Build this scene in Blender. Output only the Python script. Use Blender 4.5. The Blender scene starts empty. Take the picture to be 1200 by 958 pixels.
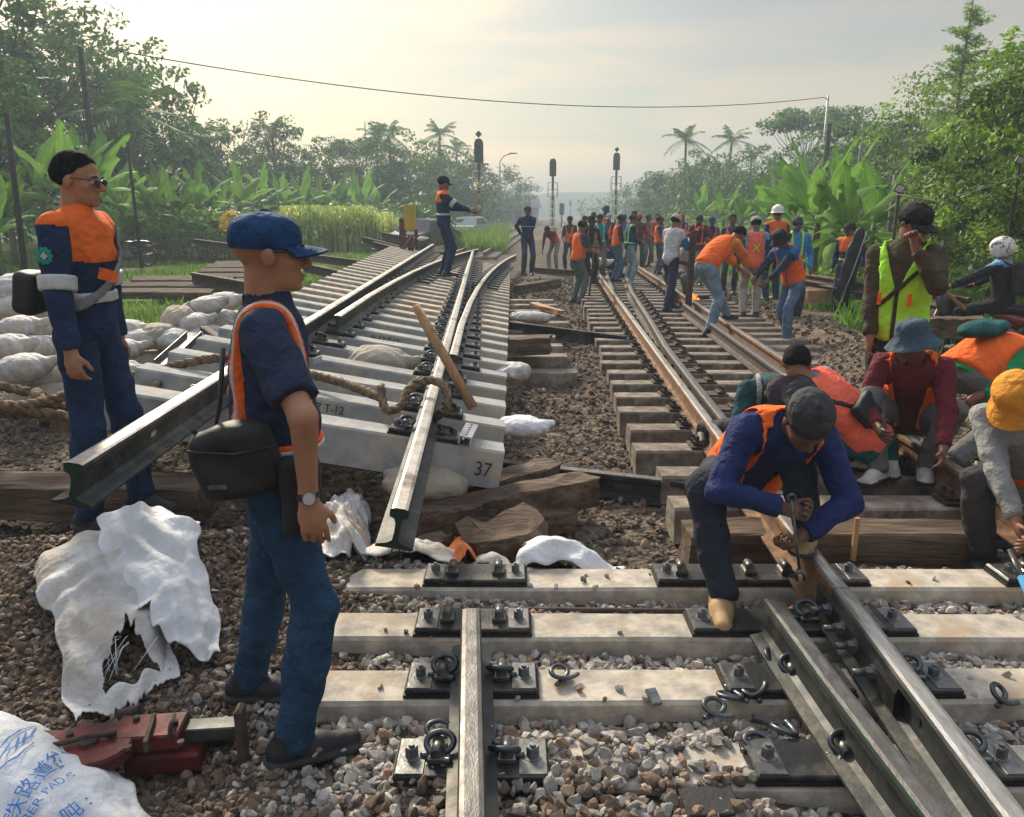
import bpy, math, random
import numpy as np
from mathutils import Vector, Matrix
random.seed(7); RNG = np.random.default_rng(11)
scn = bpy.context.scene; COL = scn.collection
PI = math.pi
# ---------------------------------------------------------------- camera
CAMH, FPX, CX, CY = 1.68, 920.0, 600.0, 479.0
TH = math.atan(229.0 / FPX)
cd = bpy.data.cameras.new('camera'); cam = bpy.data.objects.new('camera', cd); COL.objects.link(cam)
cam.location = (0, 0, CAMH); cam.rotation_euler = (PI / 2 - TH, 0, 0)
cd.sensor_width = 36; cd.lens = 36 * FPX / 1200; cd.clip_end = 3000; cd.clip_start = .05
scn.camera = cam
# ---------------------------------------------------------------- light
SUN_AZ, SUN_EL = math.radians(-24), math.radians(33)      # azimuth measured from +Y, minus = left
sl = bpy.data.lights.new('sun', 'SUN'); so = bpy.data.objects.new('sun', sl); COL.objects.link(so)
sl.energy = 4.6; sl.angle = math.radians(11); sl.color = (1, .87, .68)
sd = Vector((math.sin(SUN_AZ) * math.cos(SUN_EL), math.cos(SUN_AZ) * math.cos(SUN_EL), math.sin(SUN_EL)))
so.rotation_euler = sd.to_track_quat('Z', 'Y').to_euler(); so.location = (-10, 20, 30)
scn.view_settings.view_transform = 'Standard'; scn.view_settings.look = 'None'
scn.view_settings.exposure = 0.50; scn.view_settings.gamma = 1
W = bpy.data.worlds.new("World"); scn.world = W; W.use_nodes = True
nt = W.node_tree; nt.nodes.clear(); N = nt.nodes.new; L = nt.links.new
tc = N('ShaderNodeTexCoord'); sky = N('ShaderNodeTexSky'); sky.sky_type = 'NISHITA'; sky.sun_disc = False
sky.sun_elevation = SUN_EL; sky.sun_rotation = SUN_AZ; sky.dust_density = 2; sky.air_density = 1.3
b1 = N('ShaderNodeBackground'); b1.inputs[1].default_value = .05; L(sky.outputs[0], b1.inputs[0])
sx = N('ShaderNodeSeparateXYZ'); L(tc.outputs['Generated'], sx.inputs[0])
r1 = N('ShaderNodeValToRGB'); L(sx.outputs[2], r1.inputs[0]); e = r1.color_ramp.elements
e[0].position = 0; e[0].color = (.19, .125, .07, 1); e[1].position = 1; e[1].color = (.78, .80, .84, 1)
for p, c in ((.07, (.22, .125, .035)), (.16, (.125, .065, .008)), (.27, (.07, .038, .015)), (.42, (.16, .155, .145))): k = e.new(p); k.color = (*c, 1)
dp = N('ShaderNodeVectorMath'); dp.operation = 'DOT_PRODUCT'; L(tc.outputs['Generated'], dp.inputs[0])
dp.inputs[1].default_value = (math.sin(SUN_AZ - .10) * math.cos(.30), math.cos(SUN_AZ - .10) * math.cos(.30), math.sin(.30))
r2 = N('ShaderNodeValToRGB'); L(dp.outputs['Value'], r2.inputs[0]); r2.color_ramp.interpolation = 'EASE'; e = r2.color_ramp.elements
e[0].position = .72; e[0].color = (0, 0, 0, 1); e[1].position = 1; e[1].color = (.44, .29, .09, 1); k = e.new(.93); k.color = (.23, .145, .04, 1)
mp = N('ShaderNodeMapping'); mp.inputs['Scale'].default_value = (1.3, 1.3, 11); mp.inputs['Rotation'].default_value = (0, .06, 0); L(tc.outputs['Generated'], mp.inputs[0])
ns = N('ShaderNodeTexNoise'); ns.inputs['Scale'].default_value = 2.1; ns.inputs['Detail'].default_value = 6; ns.inputs['Distortion'].default_value = .5; L(mp.outputs[0], ns.inputs[0])
r3 = N('ShaderNodeValToRGB'); L(ns.outputs[0], r3.inputs[0]); e = r3.color_ramp.elements
e[0].position = .40; e[0].color = (.45, .56, .80, 1); e[1].position = .60; e[1].color = (1.3, 1.16, .95, 1)
ad = N('ShaderNodeMix'); ad.data_type = 'RGBA'; ad.blend_type = 'ADD'; ad.inputs[0].default_value = 1; L(r1.outputs[0], ad.inputs[6]); L(r2.outputs[0], ad.inputs[7])
mu = N('ShaderNodeMix'); mu.data_type = 'RGBA'; mu.blend_type = 'MULTIPLY'; mu.inputs[0].default_value = 1; L(ad.outputs[2], mu.inputs[6]); L(r3.outputs[0], mu.inputs[7])
b2 = N('ShaderNodeBackground'); b2.inputs[1].default_value = 1.0; L(mu.outputs[2], b2.inputs[0])
ash = N('ShaderNodeAddShader'); L(b1.outputs[0], ash.inputs[0]); L(b2.outputs[0], ash.inputs[1])
wo = N('ShaderNodeOutputWorld'); L(ash.outputs[0], wo.inputs[0])
scn.cycles.max_bounces = 6; scn.cycles.diffuse_bounces = 3; scn.cycles.volume_bounces = 0; scn.cycles.transparent_max_bounces = 6
scn.cycles.use_denoising = True
# ---------------------------------------------------------------- helpers
def ray(px, py):
    a = (px - CX) / FPX; b = -(py - CY) / FPX
    return Vector((a, math.cos(TH) + b * math.sin(TH), -math.sin(TH) + b * math.cos(TH)))
def at(px, py, z=0.0):                       # point of the plane at height z seen at a photo pixel
    d = ray(px, py); t = (z - CAMH) / d.z; return Vector((d.x * t, d.y * t, z))
def atY(px, py, Y):                          # point at distance Y seen at a photo pixel
    d = ray(px, py); t = Y / d.y; return Vector((d.x * t, Y, CAMH + d.z * t))
def px_at(p):
    p = Vector(p) - Vector((0, 0, CAMH)); ax = p.y * math.cos(TH) - p.z * math.sin(TH)
    up = p.y * math.sin(TH) + p.z * math.cos(TH); return CX + FPX * p.x / ax, CY - FPX * up / ax
MATS = {}
def M(name, c1, c2=None, scale=6, rough=.8, metal=0, bump=.25, bscale=40, rnd=0., spec=.4, stretch=None, trans=0, attr=None, c3=None, wave=None, ramp=(.38, .62), coat=0, bdist=.004, ridge=0):
    if name in MATS: return MATS[name]
    m = bpy.data.materials.new(name); m.use_nodes = True; MATS[name] = m
    t = m.node_tree; n = t.nodes.new; l = t.links.new; bs = t.nodes['Principled BSDF']
    bs.inputs['Roughness'].default_value = rough; bs.inputs['Metallic'].default_value = metal
    bs.inputs['Specular IOR Level'].default_value = spec; bs.inputs['Coat Weight'].default_value = coat
    c2 = c2 or tuple(x * .72 for x in c1)
    co = n('ShaderNodeTexCoord'); src = co.outputs['Object']
    if stretch: mpp = n('ShaderNodeMapping'); mpp.inputs['Scale'].default_value = stretch; l(src, mpp.inputs[0]); src = mpp.outputs[0]
    nz = n('ShaderNodeTexNoise'); nz.inputs['Scale'].default_value = scale; nz.inputs['Detail'].default_value = 7; nz.inputs['Roughness'].default_value = .62; l(src, nz.inputs[0])
    rp = n('ShaderNodeValToRGB'); l(nz.outputs[0], rp.inputs[0]); rp.color_ramp.elements[0].position = ramp[0]; rp.color_ramp.elements[1].position = ramp[1]
    rp.color_ramp.elements[0].color = (*c2, 1); rp.color_ramp.elements[1].color = (*c1, 1); out = rp.outputs[0]
    if attr:
        at_ = n('ShaderNodeAttribute'); at_.attribute_name = attr
        mx = n('ShaderNodeMix'); mx.data_type = 'RGBA'; mx.blend_type = 'MULTIPLY'; mx.inputs[0].default_value = 1; l(out, mx.inputs[6]); l(at_.outputs[0], mx.inputs[7]); out = mx.outputs[2]
    if c3:
        n3 = n('ShaderNodeTexNoise'); n3.inputs['Scale'].default_value = scale * .37; n3.inputs['Detail'].default_value = 9; n3.inputs['Roughness'].default_value = .7; l(src, n3.inputs[0])
        q = n('ShaderNodeValToRGB'); l(n3.outputs[0], q.inputs[0]); q.color_ramp.elements[0].position = .5; q.color_ramp.elements[1].position = .64
        mx = n('ShaderNodeMix'); mx.data_type = 'RGBA'; l(q.outputs[0], mx.inputs[0]); l(out, mx.inputs[6]); mx.inputs[7].default_value = (*c3, 1); out = mx.outputs[2]
    if rnd:
        oi = n('ShaderNodeObjectInfo'); hs = n('ShaderNodeHueSaturation'); mr = n('ShaderNodeMapRange'); l(oi.outputs['Random'], mr.inputs[0])
        mr.inputs[3].default_value = 1 - rnd; mr.inputs[4].default_value = 1 + rnd; l(mr.outputs[0], hs.inputs['Value']); l(out, hs.inputs['Color']); out = hs.outputs[0]
    l(out, bs.inputs['Base Color'])
    if bump:
        nb = n('ShaderNodeTexNoise'); nb.inputs['Scale'].default_value = bscale; nb.inputs['Detail'].default_value = 5; l(src, nb.inputs[0]); hsrc = nb.outputs[0]
        if ridge:
            rg = n('ShaderNodeTexNoise'); rg.noise_type = 'RIDGED_MULTIFRACTAL'; rg.inputs['Scale'].default_value = ridge; rg.inputs['Detail'].default_value = 2.5; rg.inputs['Distortion'].default_value = .9; l(src, rg.inputs[0])
            ml = n('ShaderNodeMath'); ml.operation = 'MULTIPLY_ADD'; l(rg.outputs[0], ml.inputs[0]); ml.inputs[1].default_value = .8; l(hsrc, ml.inputs[2]); hsrc = ml.outputs[0]
        if wave:
            wv = n('ShaderNodeTexWave'); wv.inputs['Scale'].default_value = wave; wv.inputs['Distortion'].default_value = 2; l(src, wv.inputs[0])
            am = n('ShaderNodeMath'); am.operation = 'ADD'; l(wv.outputs[1], am.inputs[0]); l(nb.outputs[0], am.inputs[1]); hsrc = am.outputs[0]
        bm = n('ShaderNodeBump'); bm.inputs['Strength'].default_value = bump; bm.inputs['Distance'].default_value = bdist; l(hsrc, bm.inputs['Height']); l(bm.outputs[0], bs.inputs['Normal'])
    rr = n('ShaderNodeMapRange'); l(nz.outputs[0], rr.inputs[0]); rr.inputs[3].default_value = min(1, rough + .12); rr.inputs[4].default_value = max(.05, rough - .12); l(rr.outputs[0], bs.inputs['Roughness'])
    if trans:
        tr = n('ShaderNodeBsdfTranslucent'); l(out, tr.inputs[0]); mxs = n('ShaderNodeMixShader'); mxs.inputs[0].default_value = trans
        l(bs.outputs[0], mxs.inputs[1]); l(tr.outputs[0], mxs.inputs[2]); l(mxs.outputs[0], t.nodes['Material Output'].inputs[0])
    return m
def fastmesh(name, V, F, mats=None, mi=None, smooth=False, col=None):
    V = np.asarray(V, dtype=np.float32); F = np.asarray(F, dtype=np.int32); k = F.shape[1]
    me = bpy.data.meshes.new(name); me.vertices.add(len(V)); me.vertices.foreach_set('co', V.ravel())
    me.loops.add(F.size); me.loops.foreach_set('vertex_index', F.ravel())
    me.polygons.add(len(F)); me.polygons.foreach_set('loop_start', np.arange(0, F.size, k, dtype=np.int32))
    me.polygons.foreach_set('loop_total', np.full(len(F), k, dtype=np.int32))
    for m in (mats or []): me.materials.append(m)
    if mi is not None: me.polygons.foreach_set('material_index', np.asarray(mi, dtype=np.int32))
    me.polygons.foreach_set('use_smooth', np.full(len(F), smooth, dtype=bool))
    if col is not None:
        a = me.color_attributes.new('Col', 'FLOAT_COLOR', 'POINT'); a.data.foreach_set('color', np.asarray(col, dtype=np.float32).ravel())
    me.update(calc_edges=True); me.validate(); return me
def link(name, me, parent=None):
    o = bpy.data.objects.new(name, me); COL.objects.link(o)
    if parent is not None: o.parent = parent
    return o
def tag(o, label=None, cat=None, group=None, kind=None):
    if label: o['label'] = label
    if cat: o['category'] = cat
    if group: o['group'] = group
    if kind: o['kind'] = kind
    return o
def thing(name, loc, label, cat, rz=0, group=None, rot=None, sc=1):
    o = bpy.data.objects.new(name, None); COL.objects.link(o); o.location = loc; o.rotation_euler = rot or (0, 0, rz); o.scale = (sc, sc, sc)
    return tag(o, label, cat, group)
def copy_tree(o, parent=None):
    c = o.copy(); COL.objects.link(c)
    if parent is not None: c.parent = parent
    for ch in list(o.children): copy_tree(ch, c)
    return c
def Rz(a): c, s = math.cos(a), math.sin(a); return np.array([[c, -s, 0], [s, c, 0], [0, 0, 1.]])
def Rx(a): c, s = math.cos(a), math.sin(a); return np.array([[1., 0, 0], [0, c, -s], [0, s, c]])
def Ry(a): c, s = math.cos(a), math.sin(a); return np.array([[c, 0, s], [0, 1., 0], [-s, 0, c]])
def nrm(v): v = np.asarray(v, float); return v / (np.linalg.norm(v) + 1e-12)
class MB:
    def __init__(s): s.v = []; s.f = []; s.m = []; s.sm = []
    def add(s, V, F, mi=0, sm=False):
        b = len(s.v); s.v += [tuple(map(float, x)) for x in V]
        for f in F: s.f.append(tuple(b + i for i in f)); s.m.append(mi); s.sm.append(sm)
        return s
    def box(s, c, d, R=None, mi=0, ch=0.0, taper=1.0):
        x, y, z = d[0] / 2, d[1] / 2, d[2] / 2; R = np.eye(3) if R is None else R
        if ch:
            ch = min(ch, x * .9, y * .9, z * .9); P = []
            for sz, ins in ((-1, ch), (-1, 0), (1, 0), (1, ch)):
                zz = sz * z if ins else sz * (z - ch); k = taper if sz > 0 else 1
                a, b_ = x * k - ins, y * k - ins
                P += [(-a, -b_, zz), (a, -b_, zz), (a, b_, zz), (-a, b_, zz)]
            F = [(3, 2, 1, 0), (12, 13, 14, 15)]
            for r in range(3):
                for i in range(4): j = (i + 1) % 4; F.append((r * 4 + i, r * 4 + j, r * 4 + 4 + j, r * 4 + 4 + i))
        else:
            k = taper; P = [(-x, -y, -z), (x, -y, -z), (x, y, -z), (-x, y, -z), (-x * k, -y * k, z), (x * k, -y * k, z), (x * k, y * k, z), (-x * k, y * k, z)]
            F = [(3, 2, 1, 0), (4, 5, 6, 7), (0, 1, 5, 4), (1, 2, 6, 5), (2, 3, 7, 6), (3, 0, 4, 7)]
        return s.add(np.array(P) @ R.T + np.array(c), F, mi)
    def tube(s, path, r, n=8, mi=0, cap=True, sm=True, sq=1.0):
        P = [np.array(p, float) for p in path]; k = len(P); rr = r if hasattr(r, '__len__') else [r] * k
        up = np.array([0, 0, 1.]); V = []; t0 = nrm(P[1] - P[0]); a = np.cross(t0, up)
        if np.linalg.norm(a) < 1e-3: a = np.array([1., 0, 0])
        a = nrm(a)
        for i in range(k):
            t = nrm(P[min(i + 1, k - 1)] - P[max(i - 1, 0)]); a = nrm(a - t * a.dot(t)); b = np.cross(t, a)
            for j in range(n): w = 2 * PI * j / n; V.append(P[i] + (a * math.cos(w) + b * math.sin(w) * sq) * rr[i])
        F = [(i * n + j, i * n + (j + 1) % n, i * n + n + (j + 1) % n, i * n + n + j) for i in range(k - 1) for j in range(n)]
        s.add(V, F, mi, sm)
        if cap: b0 = len(s.v) - len(V); s.f += [tuple(b0 + j for j in range(n))[::-1], tuple(b0 + (k - 1) * n + j for j in range(n))]; s.m += [mi, mi]; s.sm += [False, False]
        return s
    def lathe(s, c, prof, n=16, R=None, mi=0, sm=True, ex=1, ey=1, cap=True):
        R = np.eye(3) if R is None else R; V = []
        for r, z in prof:
            for j in range(n): w = 2 * PI * j / n; V.append((r * ex * math.cos(w), r * ey * math.sin(w), z))
        F = [(i * n + j, i * n + (j + 1) % n, i * n + n + (j + 1) % n, i * n + n + j) for i in range(len(prof) - 1) for j in range(n)]
        V = np.array(V) @ R.T + np.array(c); s.add(V, F, mi, sm)
        if cap: b0 = len(s.v) - len(V); k = len(prof); s.f += [tuple(b0 + j for j in range(n))[::-1], tuple(b0 + (k - 1) * n + j for j in range(n))]; s.m += [mi, mi]; s.sm += [False, False]
        return s
    def ell(s, c, r, R=None, n=10, k=7, mi=0):
        pr = [(max(1e-4, math.sin(PI * i / (k - 1))), -math.cos(PI * i / (k - 1))) for i in range(k)]
        R = np.eye(3) if R is None else R
        return s.lathe(c, pr, n, R @ np.diag(r), mi, True, cap=False)
    def prism(s, poly, path, mis=None, mi=0, cap=True, up=(0, 0, 1), sm=False):
        # poly: (side, up) outline swept along path
        P = [np.array(p, float) for p in path]; n = len(poly); V = []; up = np.array(up, float)
        for i in range(len(P)):
            t = nrm(P[min(i + 1, len(P) - 1)] - P[max(i - 1, 0)]); sd_ = nrm(np.cross(t, up)); u2 = np.cross(sd_, t)
            for a, b in poly: V.append(P[i] + sd_ * a + u2 * b)
        b0 = len(s.v); s.v += [tuple(map(float, x)) for x in V]
        for i in range(len(P) - 1):
            for j in range(n):
                q = (j + 1) % n; s.f.append((b0 + i * n + j, b0 + i * n + n + j, b0 + i * n + n + q, b0 + i * n + q)); s.m.append(mis[j] if mis else mi); s.sm.append(sm)
        if cap:
            cm = mis[-1] if mis else mi
            s.f += [tuple(b0 + j for j in range(n)), tuple(b0 + (len(P) - 1) * n + j for j in range(n))[::-1]]; s.m += [cm, cm]; s.sm += [False, False]
        return s
    def mesh(s, name, mats):
        me = bpy.data.meshes.new(name); me.from_pydata(s.v, [], s.f)
        for m in (mats if isinstance(mats, (list, tuple)) else [mats]): me.materials.append(m)
        me.polygons.foreach_set('material_index', s.m); me.polygons.foreach_set('use_smooth', s.sm); me.update(); return me
    def build(s, name, mats, parent=None, loc=None, rot=None, label=None):
        o = link(name, s.mesh(name, mats), parent)
        if loc is not None: o.location = loc
        if rot is not None: o.rotation_euler = rot
        if label: o['label'] = label
        return o
def fbm(x, y, s=1.0, seed=0.0):
    v = 0; a = 1
    for i in range(4):
        v = v + a * np.sin(x * s * 1.7 + seed + 1.3 * np.sin(y * s * 1.1 + i * 2 + seed)) * np.sin(y * s * 1.9 + i * 1.7 + seed * 2 + 1.1 * np.sin(x * s * .9 + i)); a *= .5; s *= 2.07
    return v
# ---------------------------------------------------------------- implicit surfaces (people, sacks)
def smin(a, b, k): h = np.clip(.5 + .5 * (b - a) / k, 0, 1); return b * (1 - h) + a * h - k * h * (1 - h)
def rcone(P, a, b, r1, r2):
    a = np.asarray(a, float); ba = np.asarray(b, float) - a; q = P - a; t = np.clip(q @ ba / (ba @ ba + 1e-9), 0, 1)
    return np.sqrt(((q - t[:, None] * ba) ** 2).sum(1)) - (r1 + (r2 - r1) * t)
def ello(P, c, R, r):
    q = (P - np.asarray(c)) @ np.asarray(R).T if R is not None else P - np.asarray(c)
    r = np.asarray(r, float); k0 = np.sqrt(((q / r) ** 2).sum(1)); k1 = np.sqrt(((q / r ** 2) ** 2).sum(1)) + 1e-9
    return k0 * (k0 - 1) / k1
def nets(f, lo, hi, h, s=4):
    lo = np.asarray(lo, float) - 2 * h; hi = np.asarray(hi, float) + 2 * h; nc = np.ceil((hi - lo) / (h * s)).astype(int) + 1; n = nc * s
    g = np.stack(np.meshgrid(*[np.arange(k) * s for k in nc], indexing='ij'), -1).reshape(-1, 3)
    dc = f(lo + (g + s / 2) * h).reshape(nc)
    up = lambda A: np.repeat(np.repeat(np.repeat(A, s, 0), s, 1), s, 2)
    F = up(dc); mk = up(np.abs(dc) < 1.35 * s * h + .012); ix = np.argwhere(mk)
    if len(ix) == 0: return np.zeros((0, 3)), np.zeros((0, 4), int)
    F = F.astype(np.float64); F[mk] = f(lo + ix * h)
    F[0], F[-1], F[:, 0], F[:, -1], F[:, :, 0], F[:, :, -1] = (1,) * 6
    S = F < 0; c = np.zeros(n - 1, dtype=np.int8)
    off = [(a, b, d) for a in (0, 1) for b in (0, 1) for d in (0, 1)]
    sl_ = lambda A, o: A[o[0]:n[0] - 1 + o[0], o[1]:n[1] - 1 + o[1], o[2]:n[2] - 1 + o[2]]
    for o in off: c += sl_(S, o)
    cells = np.argwhere((c > 0) & (c < 8)); idx = -np.ones(n - 1, dtype=np.int64); idx[tuple(cells.T)] = np.arange(len(cells))
    val = {o: F[cells[:, 0] + o[0], cells[:, 1] + o[1], cells[:, 2] + o[2]] for o in off}
    acc = np.zeros((len(cells), 3)); cnt = np.zeros(len(cells))
    for o in off:
        for ax in range(3):
            if o[ax] == 0:
                o2 = list(o); o2[ax] = 1; o2 = tuple(o2); a, b = val[o], val[o2]; m = (a < 0) != (b < 0)
                t = np.where(m, a / np.where(m, a - b, 1), 0); p = np.array(o, float)[None].repeat(len(cells), 0); p[:, ax] = t
                acc[m] += p[m]; cnt[m] += 1
    V = lo + (cells + acc / np.maximum(cnt, 1)[:, None]) * h
    Q = []
    for ax in range(3):
        a1, a2 = (ax + 1) % 3, (ax + 2) % 3; s0 = [slice(1, -1)] * 3; s1 = [slice(1, -1)] * 3; s0[ax] = slice(0, -1); s1[ax] = slice(1, None)
        A, B = S[tuple(s0)], S[tuple(s1)]; e_ = np.argwhere(A != B); sg = A[tuple(e_.T)]
        base = e_.copy(); base[:, a1] += 1; base[:, a2] += 1
        def g_(d1, d2): q = base.copy(); q[:, a1] += d1; q[:, a2] += d2; return idx[tuple(q.T)]
        q = np.stack([g_(-1, -1), g_(0, -1), g_(0, 0), g_(-1, 0)], 1); q[~sg] = q[~sg][:, ::-1]; Q.append(q)
    Q = np.concatenate(Q); return V, Q[(Q >= 0).all(1)]
# ---------------------------------------------------------------- materials
m_conc = M('concrete_new', (.52, .47, .39), (.29, .27, .235), 11, .9, bump=.7, bscale=45, c3=(.38, .30, .21), rnd=.10)
m_concg = M('concrete_grey', (.33, .345, .345), (.23, .245, .255), 8, .88, bump=.4, bscale=50, c3=(.40, .36, .29), rnd=.10)
m_oldc = M('sleeper_old', (.205, .165, .13), (.105, .082, .065), 10, .92, bump=.6, bscale=30, rnd=.12, c3=(.33, .29, .24))
m_wood = M('timber_weathered', (.135, .088, .055), (.048, .033, .023), 5, .9, bump=.9, bscale=14, stretch=(.6, 6, 6), rnd=.15, c3=(.20, .15, .11), bdist=.01)
m_woodn = M('timber_pale', (.40, .25, .12), (.27, .15, .07), 6, .75, bump=.5, bscale=20, stretch=(5, 5, .7))
m_steel = M('rail_dark_steel', (.06, .065, .066), (.03, .036, .037), 10, .58, .5, bump=.35, bscale=60, c3=(.13, .115, .09), spec=.5)
m_green = M('rail_green_black_paint', (.018, .05, .035), (.012, .03, .022), 7, .4, .2, bump=.1)
m_shine = M('rail_head_polished', (.62, .60, .56), (.42, .38, .33), 14, .33, .85, bump=.2, bscale=80, stretch=(3, .5, 3), c3=(.26, .21, .16))
m_mill = M('rail_head_new', (.58, .57, .54), (.40, .37, .32), 12, .4, .7, bump=.3, bscale=70, c3=(.20, .17, .13))
m_worn = M('rail_head_weathered', (.17, .168, .162), (.085, .085, .085), 14, .5, .6, bump=.3, bscale=70, stretch=(2.5, 1, 2.5), c3=(.13, .11, .095))
m_rust = M('rail_rust', (.25, .135, .07), (.12, .07, .045), 12, .85, .15, bump=.5, bscale=50)
m_rustd = M('rail_rust_dark', (.10, .07, .055), (.045, .036, .032), 12, .8, .3, bump=.5, bscale=50)
m_plate = M('plate_black', (.035, .038, .04), (.02, .022, .024), 14, .45, .5, bump=.4, bscale=60, c3=(.11, .10, .085))
m_platt = M('plate_worn_metal', (.20, .20, .195), (.07, .072, .072), 16, .38, .7, bump=.3, bscale=60)
m_pad = M('rubber_black', (.018, .018, .019), (.01, .01, .011), 20, .6, bump=.4, bscale=90)
m_clip = M('clip_blued_steel', (.12, .135, .15), (.06, .07, .08), 20, .38, .7, bump=.2, bscale=80)
m_bolt = M('bolt_grey', (.22, .23, .235), (.11, .115, .12), 20, .5, .6, bump=.4, bscale=90)
m_paint = M('stencil_black', (.02, .02, .02), rough=.7, bump=0)
m_red = M('red_machine_paint', (.16, .018, .02), (.055, .012, .012), 11, .6, .2, bump=.6, bscale=40, c3=(.075, .04, .03))
m_sack = M('woven_sack_white', (.58, .59, .60), (.38, .37, .35), 6, .72, bump=.55, bscale=30, rnd=.06, c3=(.42, .36, .28), bdist=.018, ridge=7)
m_sackw = M('woven_sack_white_clean', (.70, .73, .76), (.54, .56, .58), 4, .65, bump=.55, bscale=30, bdist=.018, ridge=6)
m_sackd = M('woven_sack_dirty', (.38, .335, .27), (.34, .29, .23), 7, .8, bump=.55, bscale=30, rnd=.1, bdist=.018, ridge=7)
m_sacko = M('sack_orange_print', (.75, .22, .06), (.55, .14, .04), 8, .7, bump=.4, bscale=16, bdist=.02)
m_rope = M('rope_fibre', (.26, .185, .115), (.09, .06, .035), 26, .95, bump=1, bscale=60, stretch=(1, 1, 1), bdist=.01)
m_blk = M('black_plastic', (.022, .022, .025), (.014, .014, .016), 8, .35, bump=.05)
# ---------------------------------------------------------------- ground height
def ss(a, b, x): t = np.clip((x - a) / (b - a), 0, 1); return t * t * (3 - 2 * t)
def R1X(y): return 1.243 + .0523 * (y - 2.71)
def G(x, y):
    x = np.asarray(x, float); y = np.asarray(y, float)
    z = np.zeros(np.broadcast(x, y).shape)
    pit = ss(3.35, 3.75, y) * (1 - ss(24, 32, y)) * ss(-2.9, -2.2, x) * (1 - ss(2.9, 3.5, x - .05 * y)); z = z - .10 * pit
    fg = (1 - ss(3.3, 3.55, y)) * ss(-1.25, -.7, x) * (1 - ss(3.2, 4.2, x)); z = z + .045 * fg
    z = z + .07 * (1 - ss(1.75, 2.15, y)) * ss(-.5, -.2, x) * (1 - ss(.55, .95, x))
    mo = np.exp(-((x + 1.75) / 1.0) ** 2 - ((y - 3.35) / .55) ** 2); z = z + .25 * mo
    z = z + .09 * np.exp(-((x + 1.12) / .26) ** 2 - ((y - 3.6) / .26) ** 2)
    z = z + .42 * np.exp(-((x - 3.75) / .65) ** 2 - ((y - 7.6) / 1.5) ** 2) + .25 * np.exp(-((x - 4.4) / .6) ** 2 - ((y - 10.5) / 2) ** 2)
    z = z - .34 * np.exp(-((x - 5.3) / 1.1) ** 2 - ((y - 9.4) / 1.5) ** 2)
    z = z + .10 * np.exp(-((x - .95) / .28) ** 2 - ((y - 8.4) / 2.0) ** 2)
    near = 1 - ss(20, 40, y)
    z = z + near * (.016 * fbm(x, y, 2.1, 1) + .010 * fbm(x, y, 6.3, 4)) * (1 - .6 * fg)
    z = z + .10 * ss(4.6, 6, x) * ss(5, 7, y) * (1 - ss(60, 90, y)) + .12 * fbm(x, y, .13, 9) * ss(7, 14, np.abs(x)) * ss(8, 16, y)
    return z
def gz(x, y): return float(G(x, y))
def axis_(brk):
    out = []
    for a, b, s in brk: out += list(np.arange(a, b, s))
    return np.array(out + [brk[-1][1]])
gx = axis_([(-900, -100, 100), (-100, -20, 8), (-20, -6, .6), (-6, -3, .14), (-3, 4.2, .055), (4.2, 8, .16), (8, 22, .7), (22, 100, 8), (100, 900, 100)])
gy = axis_([(-30, 0, 3), (0, 1.2, .3), (1.2, 5.5, .05), (5.5, 13, .12), (13, 40, .6), (40, 120, 5), (120, 900, 60)])
X_, Y_ = np.meshgrid(gx, gy); Z_ = G(X_, Y_); V = np.stack([X_, Y_, Z_], -1).reshape(-1, 3); nx = len(gx)
I_ = (np.arange(len(gy) - 1)[:, None] * nx + np.arange(nx - 1)[None]).ravel(); F_ = np.stack([I_, I_ + 1, I_ + nx + 1, I_ + nx], 1)
xx, yy = V[:, 0], V[:, 1]
jit = .35 * fbm(xx, yy, 1.3, 3)
grass = np.maximum((1 - ss(-4.3, -3.3, xx + jit + .02 * yy)) * ss(8.5, 10, yy + jit), ss(4.2, 5.6, xx - .05 * yy + jit) * ss(9, 12, yy + jit))
pathm = np.exp(-((xx + 9.5 - .42 * (yy - 30)) / 1.1) ** 2) * ss(20, 26, yy) * (1 - ss(60, 70, yy))
dirt = np.clip(np.exp(-((xx - 4.6) / 1.0) ** 2) * ss(4.5, 6, yy) * (1 - ss(12, 15, yy)) + pathm, 0, 1)
bal = 1 - np.clip(grass + dirt, 0, 1)
col = np.stack([grass * (1 - pathm), dirt, bal, np.ones_like(bal)], 1)
gm = bpy.data.materials.new('ground_mixed'); gm.use_nodes = True; t = gm.node_tree; n = t.nodes.new; l = t.links.new; bs = t.nodes['Principled BSDF']; bs.inputs['Roughness'].default_value = .95; bs.inputs['Specular IOR Level'].default_value = .2
co = n('ShaderNodeTexCoord'); va = n('ShaderNodeAttribute'); va.attribute_name = 'Col'; sp = n('ShaderNodeSeparateColor'); l(va.outputs[0], sp.inputs[0])
def nramp(scale, cols, det=8, vor=False):
    z = n('ShaderNodeTexVoronoi' if vor else 'ShaderNodeTexNoise'); z.inputs['Scale'].default_value = scale; l(co.outputs['Object'], z.inputs[0])
    if not vor: z.inputs['Detail'].default_value = det; z.inputs['Roughness'].default_value = .65
    r = n('ShaderNodeValToRGB'); l(z.outputs['Color'] if vor else z.outputs[0], r.inputs[0])
    r.color_ramp.elements[0].position = cols[0][0]; r.color_ramp.elements[0].color = (*cols[0][1], 1); r.color_ramp.elements[1].position = cols[-1][0]; r.color_ramp.elements[1].color = (*cols[-1][1], 1)
    for p, c in cols[1:-1]: k = r.color_ramp.elements.new(p); k.color = (*c, 1)
    return r.outputs[0], z
cb, _ = nramp(26, [(.1, (.035, .027, .021)), (.5, (.10, .078, .058)), (.9, (.21, .17, .13))], vor=True)
cb2, _ = nramp(1.3, [(.35, (.75, .68, .6)), (.65, (1.1, 1.1, 1.12))])
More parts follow.
